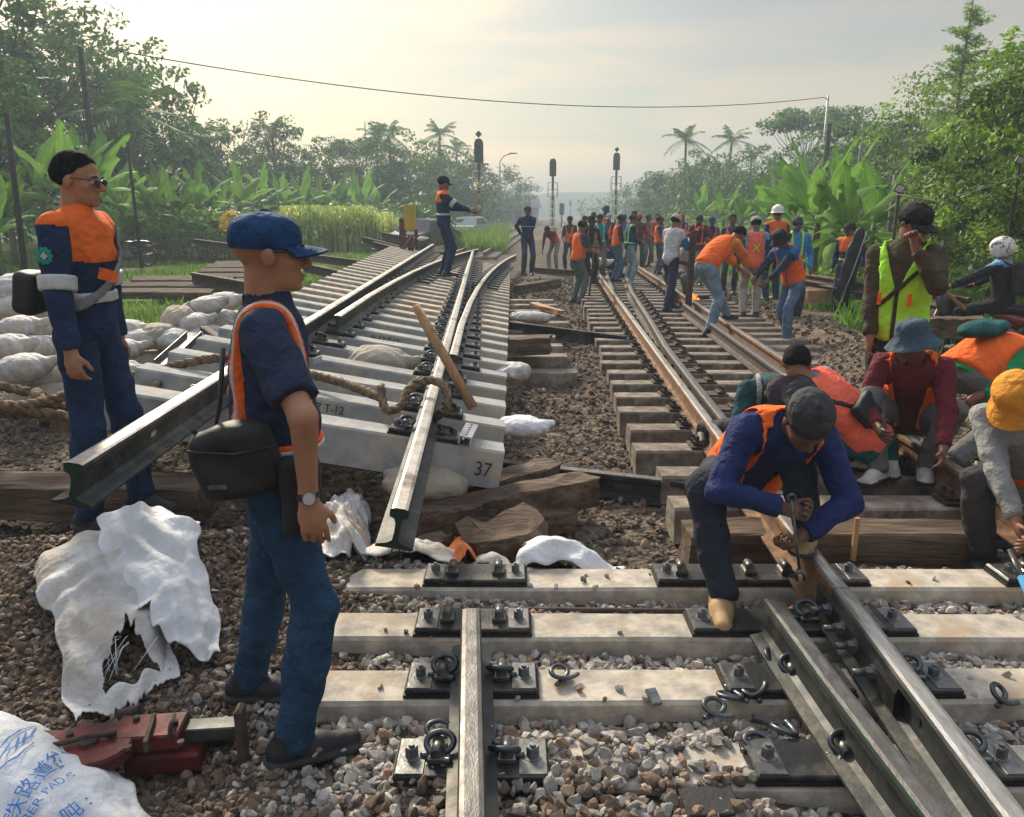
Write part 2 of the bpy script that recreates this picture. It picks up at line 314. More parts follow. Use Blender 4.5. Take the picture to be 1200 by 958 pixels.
cg, _ = nramp(3.2, [(.3, (.045, .085, .02)), (.5, (.09, .155, .035)), (.7, (.17, .20, .06))])
cdt, _ = nramp(2.4, [(.3, (.14, .105, .075)), (.7, (.31, .24, .17))])
mb = n('ShaderNodeMix'); mb.data_type = 'RGBA'; mb.blend_type = 'MULTIPLY'; mb.inputs[0].default_value = 1; l(cb, mb.inputs[6]); l(cb2, mb.inputs[7])
m1 = n('ShaderNodeMix'); m1.data_type = 'RGBA'; l(sp.outputs[0], m1.inputs[0]); l(mb.outputs[2], m1.inputs[6]); l(cg, m1.inputs[7])
m2 = n('ShaderNodeMix'); m2.data_type = 'RGBA'; l(sp.outputs[1], m2.inputs[0]); l(m1.outputs[2], m2.inputs[6]); l(cdt, m2.inputs[7]); l(m2.outputs[2], bs.inputs['Base Color'])
vb = n('ShaderNodeTexVoronoi'); vb.inputs['Scale'].default_value = 26; l(co.outputs['Object'], vb.inputs[0])
nb = n('ShaderNodeTexNoise'); nb.inputs['Scale'].default_value = 30; nb.inputs['Detail'].default_value = 6; l(co.outputs['Object'], nb.inputs[0])
sb = n('ShaderNodeMath'); sb.operation = 'SUBTRACT'; l(nb.outputs[0], sb.inputs[0]); l(vb.outputs['Distance'], sb.inputs[1])
bm = n('ShaderNodeBump'); bm.inputs['Strength'].default_value = .9; bm.inputs['Distance'].default_value = .03; l(sb.outputs[0], bm.inputs['Height']); l(bm.outputs[0], bs.inputs['Normal'])
tag(link('ground', fastmesh('ground', V, F_, [gm], smooth=True, col=col)), kind='structure')
# ---------------------------------------------------------------- gravel stones
def ico2():
    import bmesh
    b = bmesh.new(); bmesh.ops.create_icosphere(b, subdivisions=2, radius=1); b.verts.ensure_lookup_table()
    v = np.array([x.co[:] for x in b.verts]); f = np.array([[q.index for q in p.verts] for p in b.faces]); b.free(); return v, f
def ico1():
    import bmesh
    b = bmesh.new(); bmesh.ops.create_icosphere(b, subdivisions=1, radius=1)
    v = np.array([x.co[:] for x in b.verts]); f = np.array([[q.index for q in p.verts] for p in b.faces]); b.free(); return v, f
def rocks(base, k, cuts):
    v0, f = base; out = []
    for i in range(k):
        v = v0.copy() * (1 + .12 * RNG.normal(size=(len(v0), 1)) * .5)
        for _ in range(cuts):
            nn = nrm(RNG.normal(size=3)); dd = RNG.uniform(.42, .8); q = v @ nn; v = v - np.maximum(0, q - dd)[:, None] * nn
        v *= np.array([1.15, .9, RNG.uniform(.55, .8)]); out.append(v)
    return np.array(out), f
PR2 = rocks(ico2(), 16, 8); PR1 = rocks(ico1(), 12, 4)
def stones(name, P, size, proto, cfun):
    v, f = proto; n_ = len(P); pid = RNG.integers(0, len(v), n_)
    q = RNG.normal(size=(n_, 4)); q[:, 0] *= 2; q /= np.linalg.norm(q, axis=1)[:, None]; w, x, y, z = q.T
    R = np.stack([1 - 2 * (y * y + z * z), 2 * (x * y - z * w), 2 * (x * z + y * w), 2 * (x * y + z * w), 1 - 2 * (x * x + z * z), 2 * (y * z - x * w), 2 * (x * z - y * w), 2 * (y * z + x * w), 1 - 2 * (x * x + y * y)], 1).reshape(-1, 3, 3)
    VV = np.einsum('nij,nkj->nki', R, v[pid]) * size[:, None, None] + P[:, None]
    FF = f[None] + (np.arange(n_) * v.shape[1])[:, None, None]; c = cfun(P)
    c = np.repeat(np.concatenate([c, np.ones((n_, 1))], 1), v.shape[1], 0)
    return fastmesh(name, VV.reshape(-1, 3), FF.reshape(-1, 3), [m_stone], col=c)
m_stone = M('ballast_stone', (1, 1, 1), (.72, .72, .72), 30, .9, bump=.5, bscale=120, attr='Col', spec=.3)
def stonecol(P):
    n_ = len(P); x, y = P[:, 0], P[:, 1]; k = RNG.uniform(size=n_)
    grey = np.array([.35, .33, .30]); brown = np.array([.175, .125, .09]); rust = np.array([.33, .21, .14]); pale = np.array([.46, .43, .385]); dark = np.array([.10, .085, .07])
    w = ss(-.95, -.55, x + .25 * fbm(x, y, 1.5, 2)) * (1 - ss(3.3, 3.45, y)); w = w * (1 - .75 * (1 - ss(1.75, 1.95, y + .1 * fbm(x, y, 2, 8))) * (1 - ss(.75, 1.1, x)))
    w = np.maximum(w, .8 * (1 - ss(1.9, 2.2, y)) * ss(-.9, -.6, x) * (1 - ss(-.45, -.25, x)))
    isg = RNG.uniform(size=n_) < w * .9 + .04
    c = np.where(isg[:, None], np.where((k < .3)[:, None], pale, np.where((k < .85)[:, None], grey, np.where((k < .93)[:, None], rust, dark * 1.8))), np.where((k < .62)[:, None], brown, np.where((k < .8)[:, None], brown * 1.5, np.where((k < .93)[:, None], dark, grey * .7))))
    return c * RNG.uniform(.7, 1.25, size=(n_, 1)) * (1 + .022 * RNG.normal(size=(n_, 3)))
SLP = []          # rectangles (x0,x1,y0,y1,top) of foreground sleepers, kept clear of most stones
for y0 in (1.86, 2.27, 2.66, 3.07): SLP.append((-.72 if y0 > 2 else -.28, 3.4, y0, y0 + .215, .12))
def scatter(n_, x0, x1, y0, y1, s0, s1, dens=None, lift=.0):
    x = RNG.uniform(x0, x1, n_); y = RNG.uniform(y0, y1, n_); vis = np.abs(x) < .70 * y + .45; x, y = x[vis], y[vis]
    keep = np.ones(len(x), bool)
    for a, b, c, d, _t in SLP: keep &= ~((x > a - .0) & (x < b) & (y > c - .012) & (y < d + .012)) | ((RNG.uniform(size=len(x)) < .75) & (y < 2.1) & (x > -.73) & (x < .60 + .15 * np.sin(y * 40)))
    x, y = x[keep], y[keep]; s = RNG.uniform(s0, s1, len(x)) * np.where(x < -.55, .78, 1) * RNG.choice([.75, 1, 1, 1.2], len(x))
    z = G(x, y) + s * RNG.uniform(-.3, .7, len(x)) + lift
    for a, b, c, d, tp in SLP: inn = (x > a) & (x < b) & (y > c - .012) & (y < d + .012); z = np.where(inn, tp + s * .45, z)
    return np.stack([x, y, z], 1), s
P1, s1_ = scatter(31000, -2.45, 2.6, 1.4, 3.55, .013, .027)
xs = RNG.uniform(-.6, 2.5, 260); ys = RNG.choice([1.95, 2.37, 2.76, 3.16], 260) + RNG.uniform(-.1, .1, 260); sz = RNG.uniform(.008, .019, 260)
kk = RNG.uniform(size=260) < np.where(xs < .5, .45, .12); P1b = np.stack([xs, ys, .12 + sz * .5], 1)[kk]
PA = np.concatenate([P1, P1b]); SA = np.concatenate([s1_, sz[kk]]); nr = (PA[:, 1] < 2.3) & (SA > .0205) & (PA[:, 2] > G(PA[:, 0], PA[:, 1]))
o = link('ballast_gravel', stones('ballast_gravel', PA[nr], SA[nr], PR2, stonecol)); tag(o, 'grey and brown crushed ballast stones between the foreground sleepers', 'gravel', kind='stuff')
o = link('ballast_gravel', stones('ballast_gravel_small', PA[~nr], SA[~nr], PR1, stonecol)); tag(o, 'smaller ballast stones filling the gaps around the foreground sleepers', 'gravel', kind='stuff')
P2, s2_ = scatter(22000, -5.5, 5.5, 3.5, 9.5, .014, .031); P3, s3_ = scatter(11000, -3.2, 6, 9.5, 22, .025, .045)
k3 = (P3[:, 0] > -3.4) & (P3[:, 0] < 4.2 + .05 * P3[:, 1])
o = link('ballast_gravel', stones('ballast_gravel_far', np.concatenate([P2, P3[k3]]), np.concatenate([s2_, s3_[k3]]), PR1, stonecol)); tag(o, 'dark brown dug-out ballast gravel around and beyond the raised track panel', 'gravel', kind='stuff')
# ---------------------------------------------------------------- rail and fastening builders
def rail_poly(s=1.0):
    h = [(0, 0), (.07, 0), (.07, .010), (.03, .020), (.012, .032), (.0085, .06), (.0085, .10), (.016, .118), (.034, .124), (.035, .148), (.030, .156), (.018, .1595)]
    r = [(-a, b) for a, b in h[1:]][::-1]; p = [(a * s, b * s) for a, b in h[1:]] + [(a * s, b * s) for a, b in r]; return p
RP = rail_poly(); nRP = len(RP)            # 0..10 right side up, 11..21 left side down; segment 10 = top
def rail(parent, pts, top, body, side=None, endm=None, name='rail', step=None, roll=0.0, s=1.0):
    b = MB(); poly = rail_poly(s)
    if roll: c_, s_ = math.cos(roll), math.sin(roll); poly = [(x * c_ - y * s_, x * s_ + y * c_) for x, y in poly]
    mats = [body, top, side or body, endm or body]; mis = [0] * nRP
    for j in (9, 10, 11): mis[j] = 1
    for j in (8, 12): mis[j] = 2
    b.prism(poly, pts, mis=mis + [3]); return b.build(name, mats, parent)
def clip_path(sc=1.0, flip=1):
    P = [(-.055, 0, .0), (-.02, 0, .004), (.015, -.004, .012), (.042, .0, .026), (.05, .018, .040), (.036, .036, .052), (.008, .042, .056), (-.022, .036, .05), (-.036, .02, .036), (-.03, .0, .024), (-.006, -.02, .014), (.022, -.036, .012), (.045, -.045, .016)]
    return [(p[0] * sc, p[1] * sc * flip, p[2] * sc) for p in P]
def catmull(P, k=3):
    P = [np.array(p, float) for p in P]; P = [2 * P[0] - P[1]] + P + [2 * P[-1] - P[-2]]; out = []
    for i in range(1, len(P) - 2):
        for j in range(k):
            t = j / k; out.append(.5 * ((2 * P[i]) + (-P[i - 1] + P[i + 1]) * t + (2 * P[i - 1] - 5 * P[i] + 4 * P[i + 1] - P[i + 2]) * t * t + (-P[i - 1] + 3 * P[i] - 3 * P[i + 1] + P[i + 2]) * t ** 3))
    return out + [P[-2]]
me_clip = MB().tube(catmull(clip_path(.92)), .0095, 8).mesh('rail_clip', m_clip)
me_clipf = MB().tube(clip_path(1.15), .0095, 5).mesh('rail_clip_far', m_clip)
def boltmesh(m, r=.019, h=.03, n=6):
    b = MB(); b.lathe((0, 0, 0), [(r * 1.5, 0), (r * 1.5, .005)], 12, sm=False); b.lathe((0, 0, .0052), [(r, 0), (r, h - .004), (r * .85, h)], n, sm=False); b.lathe((0, 0, h + .005), [(r * .5, 0), (r * .45, .008)], 8, sm=False); return b.mesh('bolt', m)
me_bolt = boltmesh(m_bolt); me_boltd = boltmesh(m_plate, .02, .04)
def shoulder_mesh():
    b = MB(); b.box((0, 0, .012), (.055, .07, .024), ch=.006); b.tube([(0, -.034, .03), (0, .034, .03)], .019, 10, sm=True); return b.mesh('shoulder', [m_platt])
me_sh = shoulder_mesh()
def plate_mesh(w, d, h=.018, mat=m_plate, top=m_platt):
    b = MB(); b.box((0, 0, h / 2 + .012), (w, d, h), ch=.004)
    for sx_ in (-1, 1): b.box((sx_ * (w / 2 - .045), 0, h + .0135), (.08, d - .012, .004), mi=2, ch=.001)
    b.box((0, 0, .006), (w + .012, d + .008, .012), mi=1)
    k = int(w / .012)
    for i in range(k): b.box((-w / 2 + (i + .5) * w / k, -d / 2 - .005, .006), (w / k * .55, .004, .010), mi=1)
    return b.mesh('base_plate', [mat, m_pad, top])
def fastening(parent, loc, w=.44, d=.17, offs=(-.10, .10), bolts=(-.17, .17), rot=None, near=True, clips=True, R=None, boltm=None, pm=None, sh=True):
    key = ('pl', round(w, 3), round(d, 3)); me = pm or CACHE.setdefault(key, None) or plate_mesh(w, d); CACHE[key] = me
    p = link('base_plate', me, parent); p.location = loc
    if rot is not None: p.rotation_euler = rot
    for x in bolts: o_ = link('bolt', boltm or me_bolt, p); o_.location = (x, 0, .030); o_.rotation_euler = (0, 0, random.random())
    for i, x in enumerate(offs):
        if sh: o_ = link('shoulder', me_sh, p); o_.location = (x, .0, .028)
        if clips: o_ = link('rail_clip', me_clip if near else me_clipf, p); o_.location = (x, 0, .034); o_.rotation_euler = (0, 0, PI if i else 0)
    return p
CACHE = {}
def sleeper_mesh(L_, w, h, mat, taper=.86, ch=.012, name='sleeper', n=7):
    # long side along X, top at z=0, slightly uneven edges and end chamfer
    b = MB(); P = []; xs_ = np.linspace(-L_ / 2, L_ / 2, n); rr = np.random.default_rng(int(L_ * 1000 + w * 99))
    for x in xs_:
        e_ = rr.normal(size=6) * .0018; t_ = w * taper / 2; bt = w / 2
        P.append([(x, -bt + e_[0], -h), (x, -t_ + e_[1], -ch), (x, -t_ + ch, e_[2] * .6), (x, t_ - ch, e_[3] * .6), (x, t_ + e_[4], -ch), (x, bt + e_[5], -h)])
    V_ = [p for r in P for p in r]; F = [(i * 6 + j, i * 6 + 6 + j, i * 6 + 6 + (j + 1) % 6, i * 6 + (j + 1) % 6) for i in range(n - 1) for j in range(6)]
    F = [f[::-1] for f in F]; F += [tuple(range(6))[::-1][::-1], tuple((n - 1) * 6 + j for j in range(6))[::-1]]
    return b.add(V_, F).mesh(name, mat)
def text_obj(txt, size, loc, rot, parent, mat, name='lettering', ext=.0008, font=None, sx_=1.0, align='CENTER'):
    cu = bpy.data.curves.new(name, 'FONT'); cu.body = txt; cu.size = size; cu.extrude = ext; cu.align_x = align; cu.align_y = 'CENTER'
    o_ = bpy.data.objects.new(name, cu); COL.objects.link(o_); dg = bpy.context.evaluated_depsgraph_get(); dg.update()
    me = bpy.data.meshes.new_from_object(o_.evaluated_get(dg)); bpy.data.objects.remove(o_); me.materials.clear(); me.materials.append(mat)
    q = link(name, me, parent); q.location = loc; q.rotation_euler = rot; q.scale = (sx_, 1, 1); return q
# ---------------------------------------------------------------- foreground new track
trk = thing('railway_track', (0, 0, 0), 'new ballasted track in front with pale concrete sleepers and black base plates', 'track')
for i, y0 in enumerate((1.86, 2.27, 2.66, 3.07)):
    me = sleeper_mesh(4.1 if i else 3.66, .235, .2, m_conc, n=14); o = link('sleeper', me, trk); o.location = (1.33 if i else 1.55, y0 + .107, .12); o.rotation_euler = (0, 0, (-.012, .006, -.004, 0)[i])
rail(trk, [(-.08, 1.1, .15), (-.095, 1.56, .15), (-.118, 2.0, .15), (-.147, 2.55, .15)], m_worn, m_steel)
rail(trk, [(R1X(y), y, .150) for y in (1.05, 1.5, 2.1, 2.705)], m_shine, m_steel, m_steel)
rail(trk, [(1.03, 1.05, .15), (1.0, 1.56, .15), (.97, 2.1, .152), (.95, 2.62, .155)], m_worn, m_steel, m_green, m_green)
for i, (y, x) in enumerate(((1.965, -.115), (2.375, -.135), (2.765, -.15), (3.175, -.16))):
    fastening(trk, (x, y, .121), .44, .165, offs=(-.1, .1), bolts=(-.175, .175), clips=(i < 2), rot=(0, 0, 0))
me_sm = MB().tube([(0, -.05, .0), (0, -.02, .012), (0, .02, .012), (0, .05, 0)], .012, 6).mesh('clip_stub', m_platt)
for i, (y, x0, w) in enumerate(((1.965, .86, .34), (2.375, .93, .42), (2.765, 1.02, .66), (3.175, 1.02, .78))):
    offs = ((.10,), (.02,), (.12,), (-.28, .02, .18))[i]
    fastening(trk, (x0, y, .121), w, .165, offs=offs, bolts=(-w / 2 + .05,), clips=(i < 3))
for i, (y, x0) in enumerate(((1.965, R1X(1.965) + .17), (2.375, R1X(2.375) + .17), (2.765, R1X(2.765) + .19), (3.175, R1X(3.175) + .17))):
    fastening(trk, (x0, y, .121), .2, .165, offs=(-.05,), bolts=(.04,), clips=(i == 0 or i == 1), sh=(i < 2))
for i, y in enumerate((3.175, 1.965, 2.375)): fastening(trk, ((2.3, 1.95, 2.1)[i], y, .121), .34, .165, offs=(-.05,), bolts=(.1, -.12), clips=(i > 0))
# joint bar with bolts on the left side of the right rail
jb = MB()
for s_ in (0,): jb.prism([(-.012, .03), (.0, .02), (.010, .045), (.010, .115), (-.002, .122), (-.012, .10)], [(R1X(y) - .028, y, .15) for y in (2.12, 2.4, 2.85)], cap=True)
jbo = jb.build('joint_bar', [m_plate], trk)
me_jb = MB().lathe((0, 0, 0), [(.026, 0), (.026, .006)], 10, R=Ry(-PI / 2), sm=False).lathe((-.006, 0, 0), [(.02, 0), (.02, .024)], 6, R=Ry(-PI / 2), sm=False).lathe((-.03, 0, 0), [(.012, 0), (.012, .04)], 8, R=Ry(-PI / 2)).mesh('joint_bolt', m_bolt)
for y in (2.28, 2.44, 2.56, 2.70): o = link('joint_bolt', me_jb, jbo); o.location = (R1X(y) - .04, y, .225)
for y in (2.02, 2.16): o = link('bolt_hole', MB().lathe((0, 0, 0), [(.013, 0), (.013, .004)], 10, R=Ry(-PI / 2)).mesh('bolt_hole', m_pad), trk); o.location = (R1X(y) - .009, y, .23)
for x, y in ((.965, 2.35), (.975, 2.2), (.978, 2.1)): o = link('bolt_hole', MB().lathe((0, 0, 0), [(.013, 0), (.013, .004)], 10, R=Ry(-PI / 2)).mesh('bolt_hole', m_pad), trk); o.location = (x - .0087, y, .232)
# angle bracket with square holes between worker's feet
# ---------------------------------------------------------------- existing track on the right
rt = thing('railway_track', (0, 4, 0), 'old turnout track on the right, rusty rails on dug-out dark sleepers running to the horizon', 'track')
rt.location = (0, 0, 0)
rail(rt, [(R1X(2.71), 2.71, .149), (R1X(3.3), 3.3, .14), (R1X(4.6), 4.6, .115)] + [(R1X(y), y, .112) for y in (8, 14, 24, 40, 60, 110, 180)], m_shine, m_rust, m_rust)
rail(rt, [(R1X(y) + 1.22, y, .112) for y in (2.6, 4.6, 8, 14, 24, 40, 60, 110, 180)], m_shine, m_rust, m_rust)
sw = [(4.75, .115), (6.5, .12), (8.5, .14), (11, .24), (14.7, .36), (18, .56)]
rail(rt, [(R1X(y) + d, y, .114) for y, d in sw], m_worn, m_rustd, m_rustd, name='switch_rail')
rail(rt, [(R1X(y) + 1.0, y, .114) for y in (6.8, 9, 12.6)], m_worn, m_rustd, name='guard_rail')
def R2curve(y): return R1X(y) + 1.22 + .012 * max(0, y - 14) ** 1.6
rail(rt, [(R2curve(y) - 1.2, y, .114) for y in (15, 18, 22, 26, 32, 40)], m_worn, m_rustd, name='diverging_rail')
me_os = sleeper_mesh(2.15, .25, .2, m_oldc, n=6); me_osl = sleeper_mesh(2.7, .25, .2, m_oldc, n=6)
me_ofast = {}
def oldfast(b, x, dbl=True):
    b.box((x, 0, .008), (.30, .17, .016), mi=0, ch=.003)
    for s_ in (-1, 1):
        b.lathe((x + s_ * .105, -.035, .016), [(.026, 0), (.026, .03), (.018, .034), (.018, .065)], 6, sm=False); b.lathe((x + s_ * .105, .035, .016), [(.026, 0), (.026, .03), (.018, .034), (.018, .06)], 6, sm=False)
        b.box((x + s_ * .085, 0, .03), (.06, .13, .018), ch=.005)
y = 3.62; k = 0; Rr = random.Random(3)
while y < 62:
    long_ = 6 < y < 20; lx = -.55 + Rr.uniform(-.03, .03) + (.12 if y < 5 else 0); me = me_osl if long_ else me_os
    Lh = 1.35 if long_ else 1.075
    if y > 3.9:
        o = link('sleeper', me, rt); o.location = (R1X(y) + lx + Lh, y, .11 + Rr.uniform(-.004, .004)); o.rotation_euler = (0, 0, Rr.uniform(-.012, .012))
        if y < 26:
            for x in (0, 1.22):
                b = MB(); key = 'of'
                if key not in me_ofast: oldfast(b, 0); me_ofast[key] = b.mesh('base_plate', [m_rustd])
                q = link('base_plate', me_ofast[key], rt); q.location = (R1X(y) + x, y, .1115 + .004)
                if 5 < y < 16 and x == 0: q2 = link('base_plate', me_ofast[key], rt); q2.location = (R1X(y) + .30 + max(0, (y - 9)) * .035, y, .1150)
    y += .53; k += 1
# distant left running track and the sidings
lt = thing('railway_track', (0, 26, 0), 'distant left running line passing the signals toward the hazy hills', 'track'); lt.location = (0, 0, 0)
def LX(y): return R1X(y) - 4.25
for dx in (0, 1.13): rail(lt, [(LX(y) - dx + .5 - .0 * y, y, .10) for y in (30, 45, 70, 110, 180)], m_shine, m_rust, m_rust)
y = 30
while y < 70: o = link('sleeper', me_os, lt); o.location = (LX(y) - .07, y, .10); y += .6
y = 62.4
fs = MB()
while y < 150:
    for cx_ in (R1X(y) + .61, LX(y) - .07): fs.box((cx_, y, .0), (2.1, .24, .2))
    y += .62
o = fs.build('sleeper', [m_oldc], rt); tag(o, kind='stuff')
# ---------------------------------------------------------------- raised new turnout panel
ROLL = math.radians(10.3); PZ = .63 - .0
pan = thing('turnout_panel', (-.441, 2.69, .455), 'raised tilted new turnout panel with grey concrete sleepers stencilled 37', 'track panel')
PO = np.array([-.441, 2.69, .455]); PYAW = math.radians(2.0); PR = Rz(PYAW) @ Ry(ROLL)
pan.rotation_euler = Matrix(PR.tolist()).to_euler()
# local frame: x right, y away, z up; right rail at x=0, left at x=-1.135, sleeper top at z=0
GA = 1.135
def div(y, y0, k): return k * max(0, y - y0) ** 1.75 * .58
rail(pan, [(0, y, .022) for y in (0, 2, 5, 9, 14, 20)], m_mill, m_steel, m_steel, m_green)
rail(pan, [(-GA, y, .022) for y in (-.05, 2, 5, 9, 14, 20)], m_mill, m_steel, m_steel, m_green)
rail(pan, [(.075 + div(y, 3.6, .0125), y, .022) for y in (3.3, 5, 7, 9, 11, 13, 15, 17, 19, 21, 23)], m_mill, m_steel, name='closure_rail')
rail(pan, [(-GA + .15 + div(y, 4.2, .0125), y, .022) for y in (4.2, 6, 8, 10, 12, 14, 16, 18, 20, 22)], m_mill, m_steel, name='closure_rail')
lab = MB().box((0, 0, 0), (.002, .05, .022)).build('paint_mark', [M('mark_white', (.6, .6, .58))], pan); lab.location = (-GA + .0095, .62, .10)
for y_ in (.18, .32): q = link('bolt_hole', MB().lathe((0, 0, 0), [(.013, 0), (.013, .004)], 10, R=Ry(PI / 2)).mesh('bolt_hole', m_pad), pan); q.location = (-GA + .007, y_, .10)
ps = []
for k in range(32):
    y = 1.60 + .545 * k; xr = .46 + .035 * k * .55; xl = -1.78 - .012 * k; L_ = xr - xl
    me = sleeper_mesh(L_, .25, .215, m_concg if k < 9 else m_conc, taper=.8, n=9); q = link('sleeper', me, pan); q.location = ((xr + xl) / 2, y, 0); q.rotation_euler = (0, 0, .02 if k < 3 else 0)
    ps.append((xl, xr, y))
    cl = -GA + .15 + div(y, 4.2, .0125); cr = .075 + div(y, 3.6, .0125)
    near = k < 9
    for x, w in ((0, .40), (-GA, .40)):
        ww = w; xx_ = x
        if y > 3.6: ww = .5; xx_ = x + .05
        if k < 18:
            fastening(pan, (xx_, y, .001), ww, .15, offs=(-.115, .115) if ww < .45 else (-.165, .06), bolts=(-.165, .165) if ww < .45 else (-.21, .21), near=near, sh=near)
        else:
            q = link('base_plate', CACHE[('pl', .5, .15)], pan); q.location = (xx_, y, .001)
    if k > 7:
        for c_ in (cl, cr):
            if c_ - (-GA if c_ is cl else 0) > .32:
                q = link('base_plate', CACHE[('pl', .5, .15)], pan); q.location = (c_, y, .0012)
                for d_ in (-.1, .1): q3 = link('rail_clip', me_clipf, q); q3.location = (d_, 0, .034)
def ptext(txt, k, x, size, dz=-.11, dy=0):
    # stencilled on the front face of sleeper k
    xl, xr, y = ps[k]; tl = math.atan((.25 * .2 / 2) / .2)
    q = text_obj(txt, size, (x, y - .1165 + dy, dz), (PI / 2 - tl, 0, 0), pan, m_paint, 'stencilled_number'); q.scale = (.85, 1, 1)
ptext('37', 0, .355, .115)
for k, x in ((4, .40), (7, .45), (11, .6)): ptext('37', k, x, .10)
ptext('N 67 T-12', 1, -.66, .075, -.06); ptext('N 67 T-12', 4, -.6, .075, -.06); ptext('20 03 26', 4, -.6, .07, -.135); ptext('N 67 T-12', 6, -.6, .075, -.06)
# ---------------------------------------------------------------- vegetation
m_leaf = M('leaf_green', (.22, .38, .06), (.11, .22, .035), 1.2, .55, bump=0, attr='Col', trans=.35, spec=.3, rnd=.12)
m_leafd = M('leaf_dark', (.12, .24, .055), (.06, .13, .035), 1.0, .6, bump=0, attr='Col', trans=.25, spec=.3, rnd=.12)
m_ban = M('banana_leaf', (.17, .33, .055), (.08, .19, .035), 1.5, .68, bump=.15, bscale=8, stretch=(1, 8, 1), trans=.45, rnd=.25, spec=.15)
m_bark = M('bark', (.15, .115, .085), (.07, .055, .04), 6, .9, bump=.6, bscale=20, stretch=(4, 4, 1), rnd=.15)
m_barkp = M('bark_pale', (.27, .25, .21), (.15, .135, .11), 6, .9, bump=.4, bscale=20, stretch=(4, 4, 1))
m_banst = M('banana_stem', (.20, .17, .09), (.09, .10, .04), 4, .7, bump=.4, stretch=(5, 5, 1))
m_dry = M('dry_leaf', (.25, .17, .09), (.14, .09, .05), 4, .9, bump=.2, trans=.2)
m_grass = M('grass_blade', (.22, .34, .06), (.12, .22, .04), .8, .6, bump=0, attr='Col', trans=.35)
m_corn = M('maize_leaf', (.48, .60, .17), (.26, .40, .10), 1.1, .6, bump=0, attr='Col', trans=.35)
def leaves(C, size, n_per, spread, up=.3, asp=.5, seed=0, bright=(.6, 1.5), flat=1.0):
    r = np.random.default_rng(seed); C = np.asarray(C, float); n_ = len(C) * n_per
    sp_ = np.repeat(spread if hasattr(spread, '__len__') else np.full(len(C), spread), n_per)
    d = r.normal(size=(n_, 3)); d /= np.linalg.norm(d, axis=1)[:, None]; rad = r.uniform(.25, 1, n_) ** .5
    P = np.repeat(C, n_per, 0) + d * (rad * sp_)[:, None] * np.array([1, 1, .7 * flat])
    nn = r.normal(size=(n_, 3)) + np.array([0, 0, up * 3]) + d * .6; nn /= np.linalg.norm(nn, axis=1)[:, None]
    a = np.cross(nn, r.normal(size=(n_, 3))); a /= np.linalg.norm(a, axis=1)[:, None]; b = np.cross(nn, a)
    s = size * r.uniform(.6, 1.35, n_)[:, None]
    V = np.stack([P - a * s, P + b * s * asp - nn * s * .12, P + a * s, P - b * s * asp - nn * s * .12], 1).reshape(-1, 3)
    F = np.arange(n_ * 4).reshape(-1, 4); br = np.repeat(r.uniform(bright[0], bright[1], len(C)), n_per) * r.uniform(.75, 1.25, n_)
    c = np.stack([br * r.uniform(.85, 1.3, n_), br, br * r.uniform(.7, 1.1, n_), np.ones(n_)], 1); return V, F, np.repeat(c, 4, 0)
def crown_clusters(r, n_, R, H, z0, shape='round'):
    out = []
    while len(out) < n_:
        p = r.uniform(-1, 1, 3); q = np.linalg.norm(p)
        if q > 1 or q < .35: continue
        w = 1.0
        if shape == 'umbrella' and (p[2] < .15): continue
        out.append([p[0] * R, p[1] * R, z0 + (p[2] * .5 + .5) * H])
    return np.array(out)
def tree_meshes(seed, H=9, R=3, z0=3, ncl=55, nper=45, ls=.16, mat=None, shape='round', tr=.16, spread=.75, bark=None, bright=(.55, 1.5), flat=1.0):
    r = np.random.default_rng(seed); C = crown_clusters(r, ncl, R, H - z0, z0, shape)
    C[:, :2] *= (.8 + .35 * r.uniform(size=(ncl, 1))); C[:, 2] += r.normal(size=ncl) * .25
    V, F, c = leaves(C, ls, nper, spread * r.uniform(.7, 1.3, ncl), seed=seed, bright=bright, flat=flat); cm = fastmesh('crown', V, F, [mat or m_leaf], col=c)
    b = MB(); lean = r.normal(size=2) * .3; top = H * .8; tp = lambda s_: np.array([lean[0] * s_ ** 1.5 + .12 * math.sin(s_ * 5 + seed), lean[1] * s_ ** 1.5, top * s_])
    b.tube([tp(s_) for s_ in np.linspace(-.01, 1, 9)], [tr * (1 - .8 * s_) * (1.35 if s_ < .05 else 1) for s_ in np.linspace(0, 1, 9)], 9)
    for i in range(0, ncl, 2):
        e_ = C[i]; s0 = min(.9, max(.3, (e_[2] / top) * .62)); a = tp(s0); mid = a * .45 + e_ * .55 + r.normal(size=3) * .15 - [0, 0, .15 * R * .3]
        b.tube([a, mid, e_], [tr * (1 - .8 * s0) * .55, tr * .2, tr * .06], 5, cap=False)
    return cm, b.mesh('trunk', bark or m_bark)
TREES = {}
def tree(kind, x, y, label, z=None, sc=1, rz=0, group=None, name='broadleaf_tree', cat='tree', sxy=None):
    cm, tm = TREES[kind]; o = thing(name, (x, y, (gz(x, y) if z is None else z) - .05), label, cat, rz, group)
    o.scale = (sc * (sxy or 1), sc * (sxy or 1), sc); link('trunk', tm, o); link('crown', cm, o); return o
TREES['round'] = tree_meshes(1, 10, 3.6, 2.2, 70, 60, .17, m_leafd)
TREES['tall'] = tree_meshes(2, 12, 3.0, 4.5, 52, 60, .15, m_leafd, spread=.8)
TREES['open'] = tree_meshes(3, 9, 3.2, 4.2, 44, 60, .13, m_leafd, spread=.62, bark=m_barkp)
TREES['umbrella'] = tree_meshes(4, 8, 3.6, 5.0, 60, 70, .12, m_leafd, 'umbrella', .13, .8, m_barkp, flat=.55)
TREES['mango'] = tree_meshes(5, 6.2, 2.3, .1, 190, 75, .085, m_leaf, 'round', .16, .45, bright=(.25, 1.5))
TREES['sapling'] = tree_meshes(6, 5.0, 1.3, 1.8, 34, 50, .07, m_leaf, spread=.42, tr=.06, bark=m_barkp, bright=(.6, 1.4))
